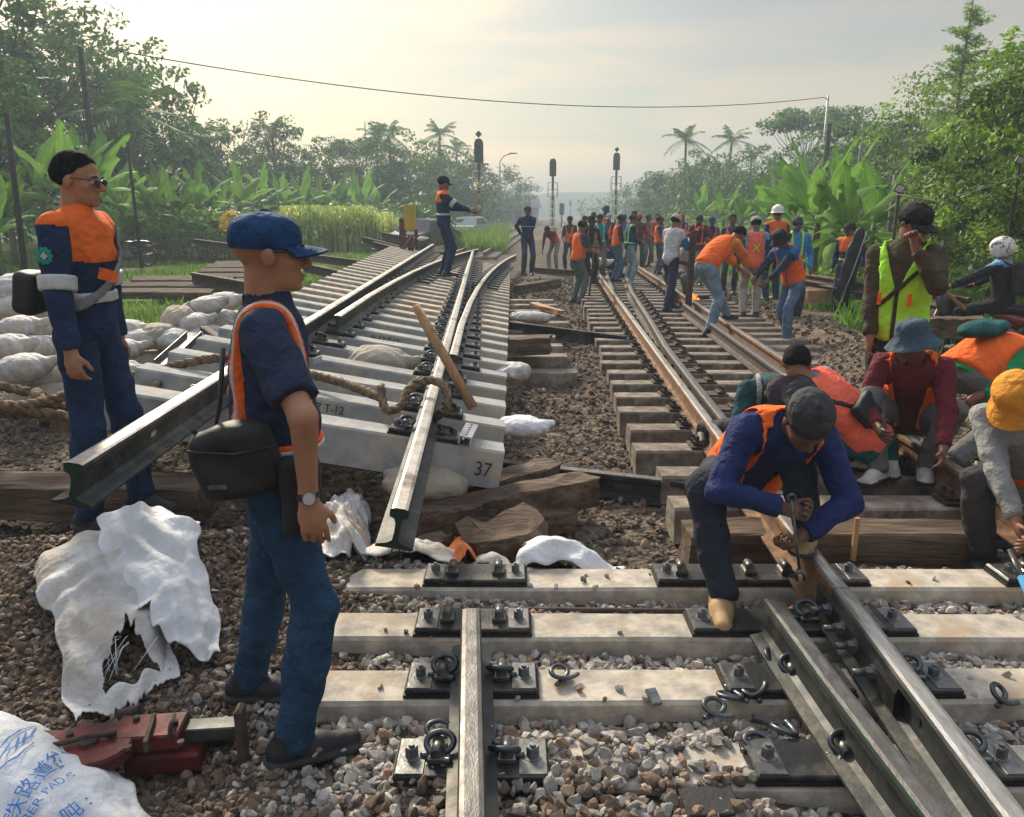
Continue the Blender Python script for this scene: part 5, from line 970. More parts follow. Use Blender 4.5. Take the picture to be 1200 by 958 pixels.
# teal shirt man bent forward
p = person((1.60, 5.15, .1), 176, 'bending man in teal shirt, plum cap and white straps with his head down', s=.98, h=.0115, world=True, hip=tuple(A3(898, 470, 5.35)), lean=72, curve=10, side=8, head=(0, 70), hands=(A3(948, 560, 4.7), A3(862, 565, 4.75)), elbows=((-1, -.3, 0), (1, -.3, 0)), feet=((1.35, 5.35, .2), (1.72, 5.4, .2)), skin=1, shirt=c_teal, sleeve='short', pants=c_char, hat='cap', hatm=c_plum, straps=(c_greyl, .09), loose=.012, sleevem=None)
for k in (0, 1): pass
ug = wmesh(p, 'arm_sleeve', lambda P: np.minimum(rcone(P, p['E'][1], p['WR'][1], .048, .034), rcone(P, p['E'][0], p['WR'][0], .048, .034)), [c_black], p['H'] - 1.0, p['H'] + 1.0, .012, parent=None); ug.parent = p['root']; ug.matrix_parent_inverse = Matrix(); 
V_ = np.array([v.co[:] for v in ug.data.vertices]) + np.array(ug.location); V_ = ((Rz(-math.radians(176)) @ (V_ - np.array([1.60, 5.15, .1])).T).T) / .98; ug.data.vertices.foreach_set('co', V_.astype(np.float32).ravel()); ug.location = (0, 0, 0)
# maroon squatting man with denim bucket hat
p = person((2.18, 4.62, .1), 150, 'squatting man in maroon long sleeves with a denim bucket hat and orange vest', s=1.0, h=.0105, world=True, hip=tuple(A3(1064, 492, 4.8)), lean=26, curve=16, head=(48, 12), hands=(A3(1105, 535, 4.15), A3(1028, 500, 4.35)), elbows=((-1, -.5, .3), (.6, -1, 0)), feet=(A3(1085, 545, 4.55) * [1, 1, 0] + [0, 0, .2], A3(1030, 545, 4.5) * [1, 1, 0] + [0, 0, .2]), toes=(-5, 20), knees=((-.5, 1, 1), (.4, 1, 1)), skin=2, shirt=c_maroon, pants=c_grey, vest=c_org, vestopen=True, hat='bucket', hatm=c_dnm, loose=.012, hem=-.02, shoes=m_shoew, bands=())
# lime vest man smoking
p = person((2.47, 5.05, .02), 160, 'tall man in lime green vest and dark cap smoking with one hand at his mouth', s=1.035, h=.0105, world=True, hip=(2.50, 5.07, .95), head=(-38, 24), hands=(tuple(A3(1074, 292, 4.82)), (2.30, 5.0, .84)), elbows=((-.6, .2, -1), (.5, -1, 0)), handdir=((-.3, 0, 1), (0, 0, -1)), feet=((2.62, 5.15, .1), (2.38, 5.0, .1)), skin=1, shirt=c_olive, vest=c_lime, pants=c_black, hat='cap', hatm=c_black, collar=True, loose=.016, hem=-.10, twist=-18, bands=(), curl=.7, hN=((.4, .3, .6), (-1, 0, 0)))
P5_ = p
ps_ = p['HL'](.0, .105, -.065); cg_ = MB().tube([ps_, ps_ + np.array([-.03, .04, .012])], .004, 6).build('cigarette', [c_white], None); pw = p['w'](ps_); cg_.data.transform(Matrix.Translation(Vector(-ps_))); cg_.location = tuple(pw); cg_.rotation_euler = (0, 0, math.radians(160)); tag(cg_, 'white cigarette at the mouth of the man in the lime vest', 'cigarette')
for x in (-.085, .085): MB().box(p['T2'](x, .172, .20), (.022, .006, .075), R=Rz(-.3 * (1 if x > 0 else -1))).build('orange_patch', [c_org], p['root'])
bs_ = thing('crossbody_strap', tuple(p['w'](p['T2'](0, 0, .3))), 'black strap crossing the chest of the lime vest man', 'strap'); wmesh(p, 'strap', strapf(p, [.75, 0, .66], p['T2'](0, 0, .30), .014, .052), [m_blk], p['H'] - .4, p['nk'] + .3, .010, parent=bs_)
# bending man in green and orange at the right
p = person((2.95, 5.0, .1), -62, 'bending man in green shirt and orange vest with grey trousers at the right edge', s=1.04, h=.0125, world=True, hip=tuple(A3(1128, 440, 5.0)), lean=82, curve=6, side=0, head=(10, 60), hands=(A3(1222, 500, 5.0), A3(1116, 486, 4.75)), elbows=((-.3, .4, -1), (.3, -.8, -1)), feet=(A3(1160, 520, 5.1) * [1, 1, 0] + [0, 0, .14], A3(1118, 530, 4.85) * [1, 1, 0] + [0, 0, .14]), knees=((-.1, 1, 0), (.1, 1, 0)), skin=1, shirt=c_green, vest=c_org, pants=c_grey, loose=.022, hem=-.06)
ub = wmesh(p, 'folded_jacket', lambda P: ello(P, p['T2'](0, -.19, .18), p['A2'], (.10, .055, .22)) + wrk(P, .008), [c_mint], p['T2'](0, -.19, .18) - .35, p['T2'](0, -.19, .18) + .35, .013, 'dark teal bundled jacket lying across the back of the bending man', 'jacket')
# yellow hat man squatting at the right edge
p = person((2.15, 3.62, -.02), 140, 'squatting man with yellow bucket hat and grey shirt at the right edge', s=1.0, h=.0105, world=True, hip=tuple(A3(1198, 565, 3.72)), lean=30, curve=18, head=(26, 48), hands=(A3(1215, 622, 3.1), A3(1192, 615, 3.25)), elbows=((-1, -.3, 0), (1, -.2, -.2)), feet=(A3(1190, 650, 3.5) * [1, 1, 0] + [.1, 0, .06], A3(1150, 650, 3.55) * [1, 1, 0] + [0, 0, .06]), knees=((-.5, 1, 1), (.2, 1, 1.2)), skin=1, shirt=c_greyl, sleevem=None, pants=c_char, hat='bucket', hatm=c_yhat, loose=.014, vest=None, straps=(c_org, .11))
# ---- the people farther back
def std(px, pyf, pyh, z, yaw, label, frac=1.0, h=.022, **kw):
    loc, s_ = stand(px, pyf, pyh, z, frac); return person(loc, yaw, label, s=s_, h=h, **kw)
bent = dict(lean=52, curve=12, hip=(0, -.12, .87), head=(0, 55))
xm = at(522, 316, .6).x; zm = panz(-1.26, 15.0)
p = person((-1.24, 14.6, panz(-1.24, 14.6) + .03), -78, 'man in navy and orange uniform with black cap pointing across the raised panel', s=1.06, h=.0165, head=(0, 14), hands=((-.2, .42, 1.12), (.22, .44, 1.10)), elbows=((-.5, -1, -.6), (.6, -1, -.6)), shirt=c_navyu, shoulder=c_orgd, pants=c_navyu, bands=((.12, .16, c_refl),), armband=(.6, .85, c_refl), hat='cap', hatm=c_black, skin=1, hem=-.14, loose=.014)
std(618, 323, 241, .28, 196, 'man in navy jacket and cap with hands behind his back beside the raised panel', h=.018, hands=((-.12, -.14, .98), (.12, -.14, .98)), shirt=c_navyu, pants=c_jeand, bands=((.27, .30, c_refl),), hat='cap', hatm=c_char, skin=1, loose=.01, hem=-.12)
std(648, 318, 266, 0, 150, 'bent man in orange vest and grey trousers beside the signal', frac=.78, **bent, shirt=c_maroon, vest=c_org, pants=c_greyl, skin=2, hands=((-.15, .45, .6), (.15, .45, .55)))
std(676, 356, 262, 0, -65, 'man in orange vest and grey green trousers leaning on a thin dark bar', h=.018, lean=8, head=(0, 20), hands=((-.1, .36, 1.05), (.15, .36, 1.0)), elbows=((-.6, -1, -.3), (.6, -1, -.3)), shirt=c_jeand, sleeve='short', vest=c_org, pants=cloth('cloth_grey_green', (.13, .17, .16)), hat='cap', hatm=c_char, skin=1, loose=.01)
std(690, 339, 252, 0, 205, 'man in black with dark cap holding a stick behind the leaning man', hands=((-.2, .25, 1.0), (.1, .3, 1.0)), shirt=c_black, vest=c_org, vestopen=True, pants=c_black, hat='bucket', hatm=c_black, skin=2, lean=6)
std(701, 328, 256, .1, 200, 'man in turquoise shirt with green reflective harness in the middle group', h=.0165, shirt=c_turq, sleevem=c_navy, straps=(c_mintr, .08), pants=c_khaki, hat='cap', hatm=c_black, skin=2, head=(20, 10))
std(706, 305, 240, .1, 215, 'man in coral vest and blue cap standing behind the middle group', shirt=c_grey, vest=c_pink, pants=c_jeand, hat='bucket', hatm=c_capb, skin=2, lean=8, head=(0, 30))
std(715, 326, 284, .05, 150, 'man in blue sleeves squatting low in the middle group', frac=.6, hip=(0, -.1, .32), lean=25, feet=((-.16, .12, .08), (.16, .12, .08)), knees=((-.4, 1, 1), (.4, 1, 1)), hands=((-.15, .45, .5), (.15, .45, .5)), head=(0, 30), shirt=c_blued, pants=c_navy, skin=2)
std(721, 331, 252, .1, -80, 'man in jeans and orange vest over navy sleeves behind the green harness man', lean=8, head=(0, 25), hands=((-.1, .3, 1.0), (.1, .3, 1.0)), shirt=c_navy, vest=c_org, pants=c_jean, hat='cap', hatm=c_char, skin=2)
std(736, 333, 253, .1, -75, 'man in navy jacket with green reflective harness and pale torn jeans', h=.0165, lean=6, head=(0, 20), hands=((-.1, .3, 1.0), (.1, .28, 1.0)), shirt=c_navy, straps=(c_mintr, .09), pants=c_jeanl, shoes=m_shoew, hat='cap', hatm=c_char, skin=1, loose=.012)
std(747, 316, 251, .1, 170, 'man with red cap and dark red shirt in the group', shirt=c_maroon, pants=c_char, hat='cap', hatm=c_red, skin=2, h=.025)
std(757, 313, 250, .1, 205, 'man in grey sleeves and orange vest with dark cap in the group', shirt=c_grey, vest=c_org, pants=c_grey, hat='cap', hatm=c_char, skin=2, head=(0, 25), hands=((-.15, .3, 1.0), (.15, .3, 1.0)), h=.025)
std(768, 308, 256, .1, 150, 'bare headed man in orange vest right of the dark capped one', shirt=c_red, vest=c_org, pants=c_jeand, skin=2, h=.025)
std(783, 364, 249, .1, -50, 'man in white and blue jersey with beige cap gripping an upright post', h=.0155, lean=8, head=(0, 22), hands=((-.12, .34, 1.15), (.12, .34, 1.2)), elbows=((-.6, -1, -.5), (.6, -1, -.5)), feet=((-.10, .22, .08), (.12, -.22, .08)), shirt=c_white, shoulder=None, sleevem=c_blue, pants=c_navy, hat='cap', hatm=c_beige, skin=1, loose=.016, hem=-.14)
std(797, 310, 250, .1, 190, 'man in blue shirt and orange vest with red cap behind the jersey man', shirt=c_blued, vest=c_org, pants=c_char, hat='cap', hatm=c_red, skin=1, h=.025)
std(815, 335, 250, .1, 175, 'man in maroon sweater with pale harness raising both hands to his face', h=.0165, head=(0, 25), hands=((-.08, .22, 1.32), (.08, .22, 1.30)), elbows=((-1, .2, -1), (1, .2, -1)), shirt=c_maroon, straps=(c_pink, .08), pants=c_jeanl, hat='cap', hatm=c_char, skin=2, loose=.02)
std(803, 352, 275, .1, 120, 'squatting man in black cap with maroon sleeves behind the upright post', frac=.72, hip=(0, -.1, .48), lean=20, feet=((-.18, .12, .08), (.18, .12, .08)), knees=((-.4, 1, 1), (.4, 1, 1)), hands=((-.15, .42, .75), (.15, .42, .7)), head=(10, 10), shirt=c_greyl, sleevem=c_maroon, pants=c_grey, hat='cap', hatm=c_black, skin=2, h=.014)
loc, s_ = stand(836, 390, 270, .1, .86); person(loc, -62, 'bending man in orange shirt and vest with light jeans working at the rail', s=1.02, h=.0145, lean=50, curve=12, hip=(0, -.20, .88), head=(10, 50), hands=((-.08, .62, .70), (.16, .60, .66)), elbows=((-.5, -.3, -1), (.6, -.3, -1)), feet=((-.12, .42, .10), (.14, -.20, .08)), toes=(0, -5), shirt=c_orgs, sleeve='elbow', vest=c_org, pants=c_jeanl if False else cloth('cloth_jeans_mid', (.22, .32, .42), .6), skin=1, loose=.016, hem=-.03, bands=())
std(853, 345, 264, .1, 170, 'dark haired man mostly hidden behind the bending man in orange', shirt=c_jeand, vest=c_org, pants=c_char, skin=2)
std(878, 372, 279, .08, -4, 'man in coral vest with yellow cross on the back and beige cap', h=.0155, frac=.97, shirt=c_cyan, sleevem=c_navy, vest=c_pink, xback=c_yel, pants=M('cloth_trouser_pale', (.38, .37, .33), (.25, .24, .21), 5, .9), hat='cap', hatm=c_beige, skin=1, loose=.012, head=(0, 15), hem=-.1)
std(918, 402, 277, .02, 118, 'man in blue jersey, orange vest and black bucket hat leaning to the left', h=.0145, frac=.93, lean=26, curve=8, hip=(0, -.10, .88), head=(0, 38), hands=((-.05, .48, .86), (.18, .46, .92)), elbows=((-.5, -1, -.4), (.8, -.6, -.4)), feet=((-.15, .12, .08), (.15, -.25, .08)), shirt=c_blue, sleevem=c_navy, vest=c_org, pants=c_jean, hat='bucket', hatm=c_black, skin=1, loose=.014, hem=-.1)
std(903, 352, 241, .2, 10, 'man with white hard hat and orange shouldered navy uniform seen from behind', h=.0155, shirt=c_navyu, shoulder=c_orgd, shoulder_w=.28, pants=c_navyu, hat='helmet', hatm=m_hel, skin=1, loose=.012)
std(925, 378, 262, .08, 172, 'man in blue long sleeves with lime harness and grey cap', h=.0155, head=(20, 25), shirt=cloth('cloth_sky_blue', (.06, .27, .58)), straps=(c_lime, .075), pants=c_jeand, hat='cap', hatm=c_plum, skin=1, loose=.012)
std(987, 374, 263, -.02, 140, 'man in navy and orange uniform with black cap carrying a long black bag', h=.0155, head=(40, 20), shirt=c_navyu, shoulder=c_orgd, shoulder_w=.28, pants=c_navyu, bands=((.12, .16, c_refl),), hat='cap', hatm=c_black, skin=1, loose=.01, hands=((-.28, .1, .9), (.24, .06, .86)))

for i, (px, pf, ph_, yw, lb, kw) in enumerate([
    (667, 320, 262, 160, 'man in dark shirt and orange vest at the left end of the far group', dict(shirt=c_char, vest=c_org, pants=c_jeand, hat='cap', hatm=c_black)),
    (684, 318, 256, -60, 'man in maroon shirt behind the left part of the far group', dict(shirt=c_maroon, pants=c_char, hat='cap', hatm=c_black)),
    (712, 312, 250, 150, 'man in navy with a grey cap deep in the far group', dict(shirt=c_navy, vest=c_org, pants=c_jean, hat='cap', hatm=c_greyl)),
    (729, 312, 250, 200, 'man in blue shirt and coral vest in the rear of the far group', dict(shirt=c_blue, vest=c_pink, pants=c_grey, hat='cap', hatm=c_char)),
    (742, 308, 246, 120, 'tall dark capped man at the back of the far group', dict(shirt=c_black, pants=c_jeand, hat='cap', hatm=c_black)),
    (770, 322, 252, -90, 'man in orange vest just left of the jersey man', dict(shirt=c_teal, vest=c_org, pants=c_jeand, hat='cap', hatm=c_char)),
    (694, 305, 248, 230, 'man in red shirt with dark cap standing behind the turquoise shirt man', dict(shirt=c_red, pants=c_char, hat='cap', hatm=c_black)),
    (830, 330, 258, 190, 'man in dark blue shirt right of the maroon sweater man', dict(shirt=c_blued, vest=c_org, pants=c_char, hat='cap', hatm=c_capb)),
]): std(px, pf, ph_, .05, yw, lb, h=.025, skin=2, head=(0, 18), hands=((-.14, .3, 1.0), (.14, .3, 1.0)), **kw)
# ---------------------------------------------------------------- timbers, loose rails, sleepers
def beam(name, a, b, w, h, mat, label, cat, roll=0., group=None, n=9, rough=.006):
    a = np.array(a, float); b = np.array(b, float); c = (a + b) / 2; bb = MB(); L_ = np.linalg.norm(b - a); t_ = nrm(b - a); sd_ = nrm(np.cross(t_, [0, 0, 1.])); up = np.cross(sd_, t_)
    cr, sr = math.cos(roll), math.sin(roll); s2 = sd_ * cr + up * sr; u2 = -sd_ * sr + up * cr; r_ = np.random.default_rng(int(abs(a[0] * 1000 + b[1] * 77)) + 1); V = []; prof = [(-.5, -.47), (-.47, -.5), (.47, -.5), (.5, -.47), (.5, 0), (.5, .46), (.46, .5), (.15, .5), (-.2, .5), (-.46, .5), (-.5, .46), (-.5, 0)]
    for i in range(n):
        p_ = a + (b - a) * i / (n - 1) - c + t_ * 0; off = r_.normal(size=2) * rough
        for j, (x, z) in enumerate(prof): e_ = r_.normal(size=2) * rough; V.append(p_ + s2 * (x * w + off[0] + e_[0]) + u2 * (z * h + off[1] * .5 + e_[1]) + (t_ * r_.normal() * rough * 2 if i in (0, n - 1) else 0))
    k = len(prof); F = [(i * k + j, i * k + (j + 1) % k, i * k + k + (j + 1) % k, i * k + k + j) for i in range(n - 1) for j in range(k)]; F += [tuple(range(k))[::-1], tuple((n - 1) * k + j for j in range(k))]
    bb.add(V, F); return tag(bb.build(name, [mat], loc=tuple(c)), label, cat, group)
def loose_rail(a, b, label, top=None, body=None, s=1.0, roll=0.):
    a = np.array(a, float); b = np.array(b, float); c = (a + b) / 2; o = thing('loose_rail', tuple(c), label, 'rail'); rail(o, [a - c, (a + b) / 2 - c, b - c], top or m_worn, body or m_steel, s=s, roll=roll); return o
beam('timber_beam', (.87, 3.68, .05), (2.32, 3.70, .045), .22, .2, m_wood, 'long weathered brown timber lying just behind the foreground sleepers at right', 'timber')
beam('timber_beam', (-.50, 3.86, .08), (.46, 4.42, .10), .20, .17, m_wood, 'long dark brown timber under the corner of the raised panel', 'timber', roll=.05)
beam('timber_beam', (-.3, 4.35, .06), (.26, 4.68, .12), .18, .13, m_wood, 'shorter timber tucked behind the long dark brown one', 'timber')
beam('timber_block', (-.20, 3.62, .055), (.13, 3.78, .10), .27, .15, m_wood, 'short split timber stump with deep cracks beside the white sack', 'timber', roll=-.12, rough=.014, n=7)
beam('timber_block', (-.52, 3.60, .05), (-.33, 3.72, .05), .12, .09, m_wood, 'small cut timber block between the sacks', 'timber', n=4)
beam('timber_block', (.10, 4.12, .0), (.33, 4.22, .0), .2, .12, m_wood, 'dark timber block supporting the long beam', 'timber', n=4)
beam('timber_beam', (-3.2, 4.05, .20), (-1.62, 3.95, .19), .24, .2, m_wood, 'brown timber beam lying behind the feet of the left man', 'timber')
beam('timber_beam', (-2.1, 4.95, .30), (-1.1, 4.75, .22), .2, .16, m_wood, 'dark timber under the left end of the first panel sleeper', 'timber')
beam('timber_beam', (-1.50, 3.75, .27), (-1.27, 4.15, .34), .07, .07, m_wood, 'thin round-edged pole end below the left panel rail', 'timber')
beam('old_sleeper', (-2.9, 4.9, .42), (-2.05, 4.85, .44), .24, .18, m_oldc, 'old grey sleeper under the rope at the left edge', 'sleeper')
beam('old_sleeper', (-2.9, 5.6, .3), (-1.9, 5.4, .3), .24, .2, m_oldc, 'old sleeper lying below the left sleeper ends', 'sleeper')
for i, (y, z) in enumerate(((5.0, .1), (7.2, .1), (9.6, .1), (12.5, .1), (16, .1))):
    zz = panz(-1.0, y) - .215; zl_ = panz(-1.7, y) - .23; beam('support_timber', (-1.75 - .03 * y, y, zl_ / 2), (-1.45 - .03 * y, y, zl_ / 2), .45, zl_ + .02, m_wood, ('nearest', 'second', 'third', 'fourth', 'farthest')[i] + ' timber stack propping up the left side of the panel', 'timber', n=4)
    zl2 = panz(-.3, y) - .23; beam('support_timber', (-.55 - .03 * y, y + .1, zl2 / 2), (-.2 - .03 * y, y + .1, zl2 / 2), .4, zl2 + .02, m_wood, ('nearest', 'second', 'third', 'fourth', 'farthest')[i] + ' timber block propping up the right side of the panel', 'timber', n=4)
loose_rail((-.05, 4.98, -.075), (2.75, 3.98, -.085), 'dark rail lying crosswise under the old track just behind the timber', m_worn, m_plate)
loose_rail((-.15, 11.0, .06), (1.45, 9.95, .0), 'black rail lying crosswise on the dug-out bed between the two tracks', m_rustd, m_plate)
loose_rail((.6, 21.5, .1), (3.0, 19.8, .05), 'dark rail lying crosswise near the group of workers', m_rustd, m_rustd)
for i, (y, xr, z) in enumerate(((8.15, .68, .02), (8.75, .62, .08), (9.3, .60, .10), (9.9, .55, .12), (10.9, .85, .05), (11.5, .82, .08), (12.1, .80, .10), (12.7, .78, .11), (13.4, .76, .12), (14.2, .75, .12))):
    o = link('old_sleeper', me_os, None); o.location = (xr - 1.075, y, z + .05); o.rotation_euler = (0, 0, -.03 + .02 * (i % 3)); tag(o, ['nearest old sleeper end sticking out below the raised panel', 'second old sleeper from the front beneath the raised panel', 'third old sleeper from the front beneath the raised panel', 'fourth old sleeper, just before the black crosswise rail', 'old sleeper just beyond the black crosswise rail', 'second old sleeper beyond the black crosswise rail', 'third old sleeper beyond the black crosswise rail', 'fourth old sleeper beyond the black crosswise rail', 'fifth old sleeper beyond the black crosswise rail', 'farthest old sleeper beneath the raised panel'][i], 'sleeper', 'old sleepers sticking out under the raised panel')
beam('timber_block', (-.02, 8.5, .27), (.42, 8.45, .3), .3, .18, m_wood, 'brown timber chunk on the old sleepers right of the panel', 'timber', n=4)
beam('timber_plank', (.36, 13.2, .2), (.75, 11.9, .22), .12, .06, m_woodn, 'pale plank lying on the old sleepers between the tracks', 'plank', n=4)
beam('timber_beam', (.1, 16.6, .12), (1.0, 17.2, .2), .25, .2, m_wood, 'brown timber beside the feet of the navy jacket man', 'timber', n=5)
# left field rails and stacks
for i, (a, b) in enumerate((((228, 288, 24.0), (435, 316, 20.5)), ((425, 285, 25), (467, 296, 24)), ((447, 279, 28), (494, 288, 27)), ((226, 333, 13.5), (330, 352, 12.2)), ((355, 318, 19), (432, 335, 17.0)), ((438, 292, 22), (480, 303, 21)), ((240, 404, 8.0), (262, 420, 7.6)))):
    p0 = A3(*a); p1 = A3(*b); loose_rail(p0, p1, ['longest dark rail lying across the grass on the left', 'short dark beam left of the yellow board', 'dark beam end beside the yellow board', 'dark rail on the ground below the stacked sleepers', 'black rail end crossing toward the raised panel', 'thin dark rail before the red lever frame', 'dark steel offcut beside the white sandbags'][i], m_rustd, m_rustd, s=1.25)
def sl_stack(px, py, Y, n_, label0, yaw=0., L_=1.9, tilt=.3):
    words_ = ['lowest', 'second lowest', 'middle', 'second highest', 'topmost']
    for i in range(n_):
        p0 = A3(px, py, Y) + np.array([0, i * .26, 0]); z = gz(p0[0], p0[1]) + .08 + .08 * i; o = link('stacked_sleeper', me_wst, None); o.location = (p0[0] + .1 * i, p0[1], z + .1); o.rotation_euler = (tilt, 0, yaw + .04 * i); tag(o, words_[i] + ' ' + label0, 'sleeper', 'stacked old wooden sleepers')
me_wst = MB().box((0, 0, 0), (2.0, .24, .15), ch=.015).mesh('stacked_sleeper', m_wood); m_wood2 = None
sl_stack(265, 326, 17.8, 5, 'old wooden sleeper in the stack by the stick fence', -.12)
sl_stack(192, 345, 15.2, 3, 'old wooden sleeper in the grass heap beside the left man', -.08)
o = thing('steel_channel', tuple(A3(212, 412, 6.6)), 'open steel channel leaning by the white sandbags', 'steel channel'); c0 = A3(212, 412, 6.6)
MB().prism([(-.07, 0), (.07, 0), (.07, .06), (.062, .06), (.062, .008), (-.062, .008), (-.062, .06), (-.07, .06)], [A3(192, 430, 6.2) - c0, A3(228, 396, 7.2) - c0]).build('channel', [m_worn], o)
# ---------------------------------------------------------------- sacks
def sackmesh(seed, L_=.34, W_=.22, H_=.11):
    r_ = np.random.default_rng(seed); ph = r_.uniform(0, 6, 6)
    def f(P):
        x, y, z = P.T; n4 = (np.abs(x / L_) ** 2.6 + np.abs(y / (W_ * (1 + .10 * np.sin(x * 9 + ph[0])))) ** 2.6 + np.abs((z) / (H_ * (1 + .08 * np.sin(x * 7 + ph[1]) + .05 * np.sin(y * 13 + ph[2])))) ** 2.2); d = (n4 ** (1 / 2.5) - 1) * H_
        cr = .0035 * np.sin(x * 34 + 3 * np.sin(y * 11 + ph[3]) + 2 * np.sin(z * 17)) + .003 * np.sin(y * 66 + 3.1 * np.sin(x * 12 + ph[4])); ends = np.abs(x) / L_; d = d + cr * (.35 + ends)
        ear = rcone(P, (L_ * .8, 0, .01), (L_ * 1.22, .02 * math.sin(ph[5]), .03), .06, .045) + cr * .8; return smin(d, ear, .03)
    V, Q = nets(f, (-L_ - .08, -W_ - .08, -H_ - .06), (L_ * 1.35, W_ + .08, H_ + .08), .016); return V, Q
SM = [sackmesh(i) for i in range(4)]; SMM = {}
def sack(loc, rot, label, mat, seed=0, sc=(1, 1, 1), group=None):
    k = (seed % 4, mat.name); SMM.setdefault(k, None)
    if SMM[k] is None: SMM[k] = fastmesh('sandbag', *SM[seed % 4], [mat], None, True)
    o = link('sandbag', SMM[k]); o.location = loc; o.rotation_euler = rot; o.scale = sc; return tag(o, label, 'sandbag', group)
gs = 'white sandbags piled on the left bank'
bags = [(12, 338, 7.6, 1.5, 0, .35), (10, 362, 7.4, .4, 1, .2), (22, 385, 7.0, .2, 2, .1), (8, 408, 6.6, .1, 0, .1), (34, 410, 6.8, 1.2, 1, .1), (52, 440, 6.2, 1.0, 3, .2), (26, 432, 6.0, .3, 2, .1), (148, 388, 8.0, .3, 0, 0), (166, 398, 7.9, .1, 1, 0), (186, 392, 8.0, 1.4, 2, .1), (207, 374, 8.3, 1.3, 3, .4), (205, 398, 8.0, 1.4, 0, 0), (226, 402, 8.0, 1.5, 1, 0), (226, 380, 8.3, .2, 2, .2), (240, 360, 8.6, .2, 3, .2), (252, 374, 8.8, .6, 1, 0), (262, 354, 9.4, .1, 0, .1), (240, 392, 8.3, .5, 2, 0), (140, 412, 7.4, .4, 2, .1), (140, 438, 6.6, .1, 3, 0)]
bl = ['white sandbag on top of the pile at the left edge', 'white sandbag second from the top at the left edge', 'white sandbag in the middle of the pile behind the waist bag', 'white sandbag low in the pile at the left edge', 'white sandbag beside the black waist bag', 'split white sandbag with orange print below the waist bag', 'flat white sandbag near the heap of rope', 'first white sandbag right of the left man at waist height', 'white sandbag second right of the left man', 'greyish sandbag in the middle of the low wall', 'brown stained sandbag standing on the low wall', 'sandbag below the brown stained one', 'pale sandbag at the right part of the low wall', 'upright sandbag beside the one with the orange mouth', 'sandbag at the top right of the low wall', 'sandbag under the top right one of the low wall', 'farthest sandbag of the low wall beside the blue cap man', 'small sandbag at the foot of the low wall', 'crumpled white sack on the ground right of the left man', 'white sack lying by the concrete sleeper end']
for i, (px, py, Y, rz, sd_, tl_) in enumerate(bags):
    p_ = A3(px, py, Y); z = p_[2]; sack((p_[0], p_[1], z), (tl_ * .5, -tl_, rz), bl[i], m_sackd if i in (9, 10) else m_sack, sd_, (.60, .66, .95), gs)
    if z - gz(p_[0], p_[1]) > .3 and i < 18: sack((p_[0] + .05, p_[1] + .12, max(gz(p_[0], p_[1]) + .08, z - .26)), (0, 0, rz + .5), ('sandbag directly beneath the ' + bl[i])[:110], m_sackd, sd_ + 1, (.75, .8, 1.2), gs)
sack(tuple(A3(445, 424, 6.2)), (.1, .1, .1), 'dirty beige sandbag lying on the raised panel between the rails', m_sackd, 0, (.72, .8, 1.0)); sack(tuple(A3(500, 566, 4.15)), (.1, .15, .4), 'grey sandbag squeezed under the front sleeper of the panel', m_sackd, 1, (.7, .7, .8))
sack(tuple(A3(600, 436, 7.1)), (0, .1, 1.3), 'white sack slumped against the right ends of the panel sleepers', m_sack, 2, (.8, .7, .8)); sack(tuple(A3(612, 500, 5.2)), (0, .1, .4), 'torn white sack under the right edge of the panel', m_sackw, 3, (.55, .6, .6)); sack(tuple(A3(622, 372, 10.4)), (0, .1, .4), 'white and red torn sack near the black crosswise rail', m_sack, 1, (.8, .7, .7))
sack(tuple(A3(700, 308, 19.5)), (0, 0, .4), 'white sack beside the crosswise rail near the workers', m_sackw, 0, (1, 1, 1)); sack(tuple(A3(495, 280, 17)), (0, 0, .4), 'white cloth bundle tied on the far panel rails', m_sackw, 2, (.3, .3, .4))
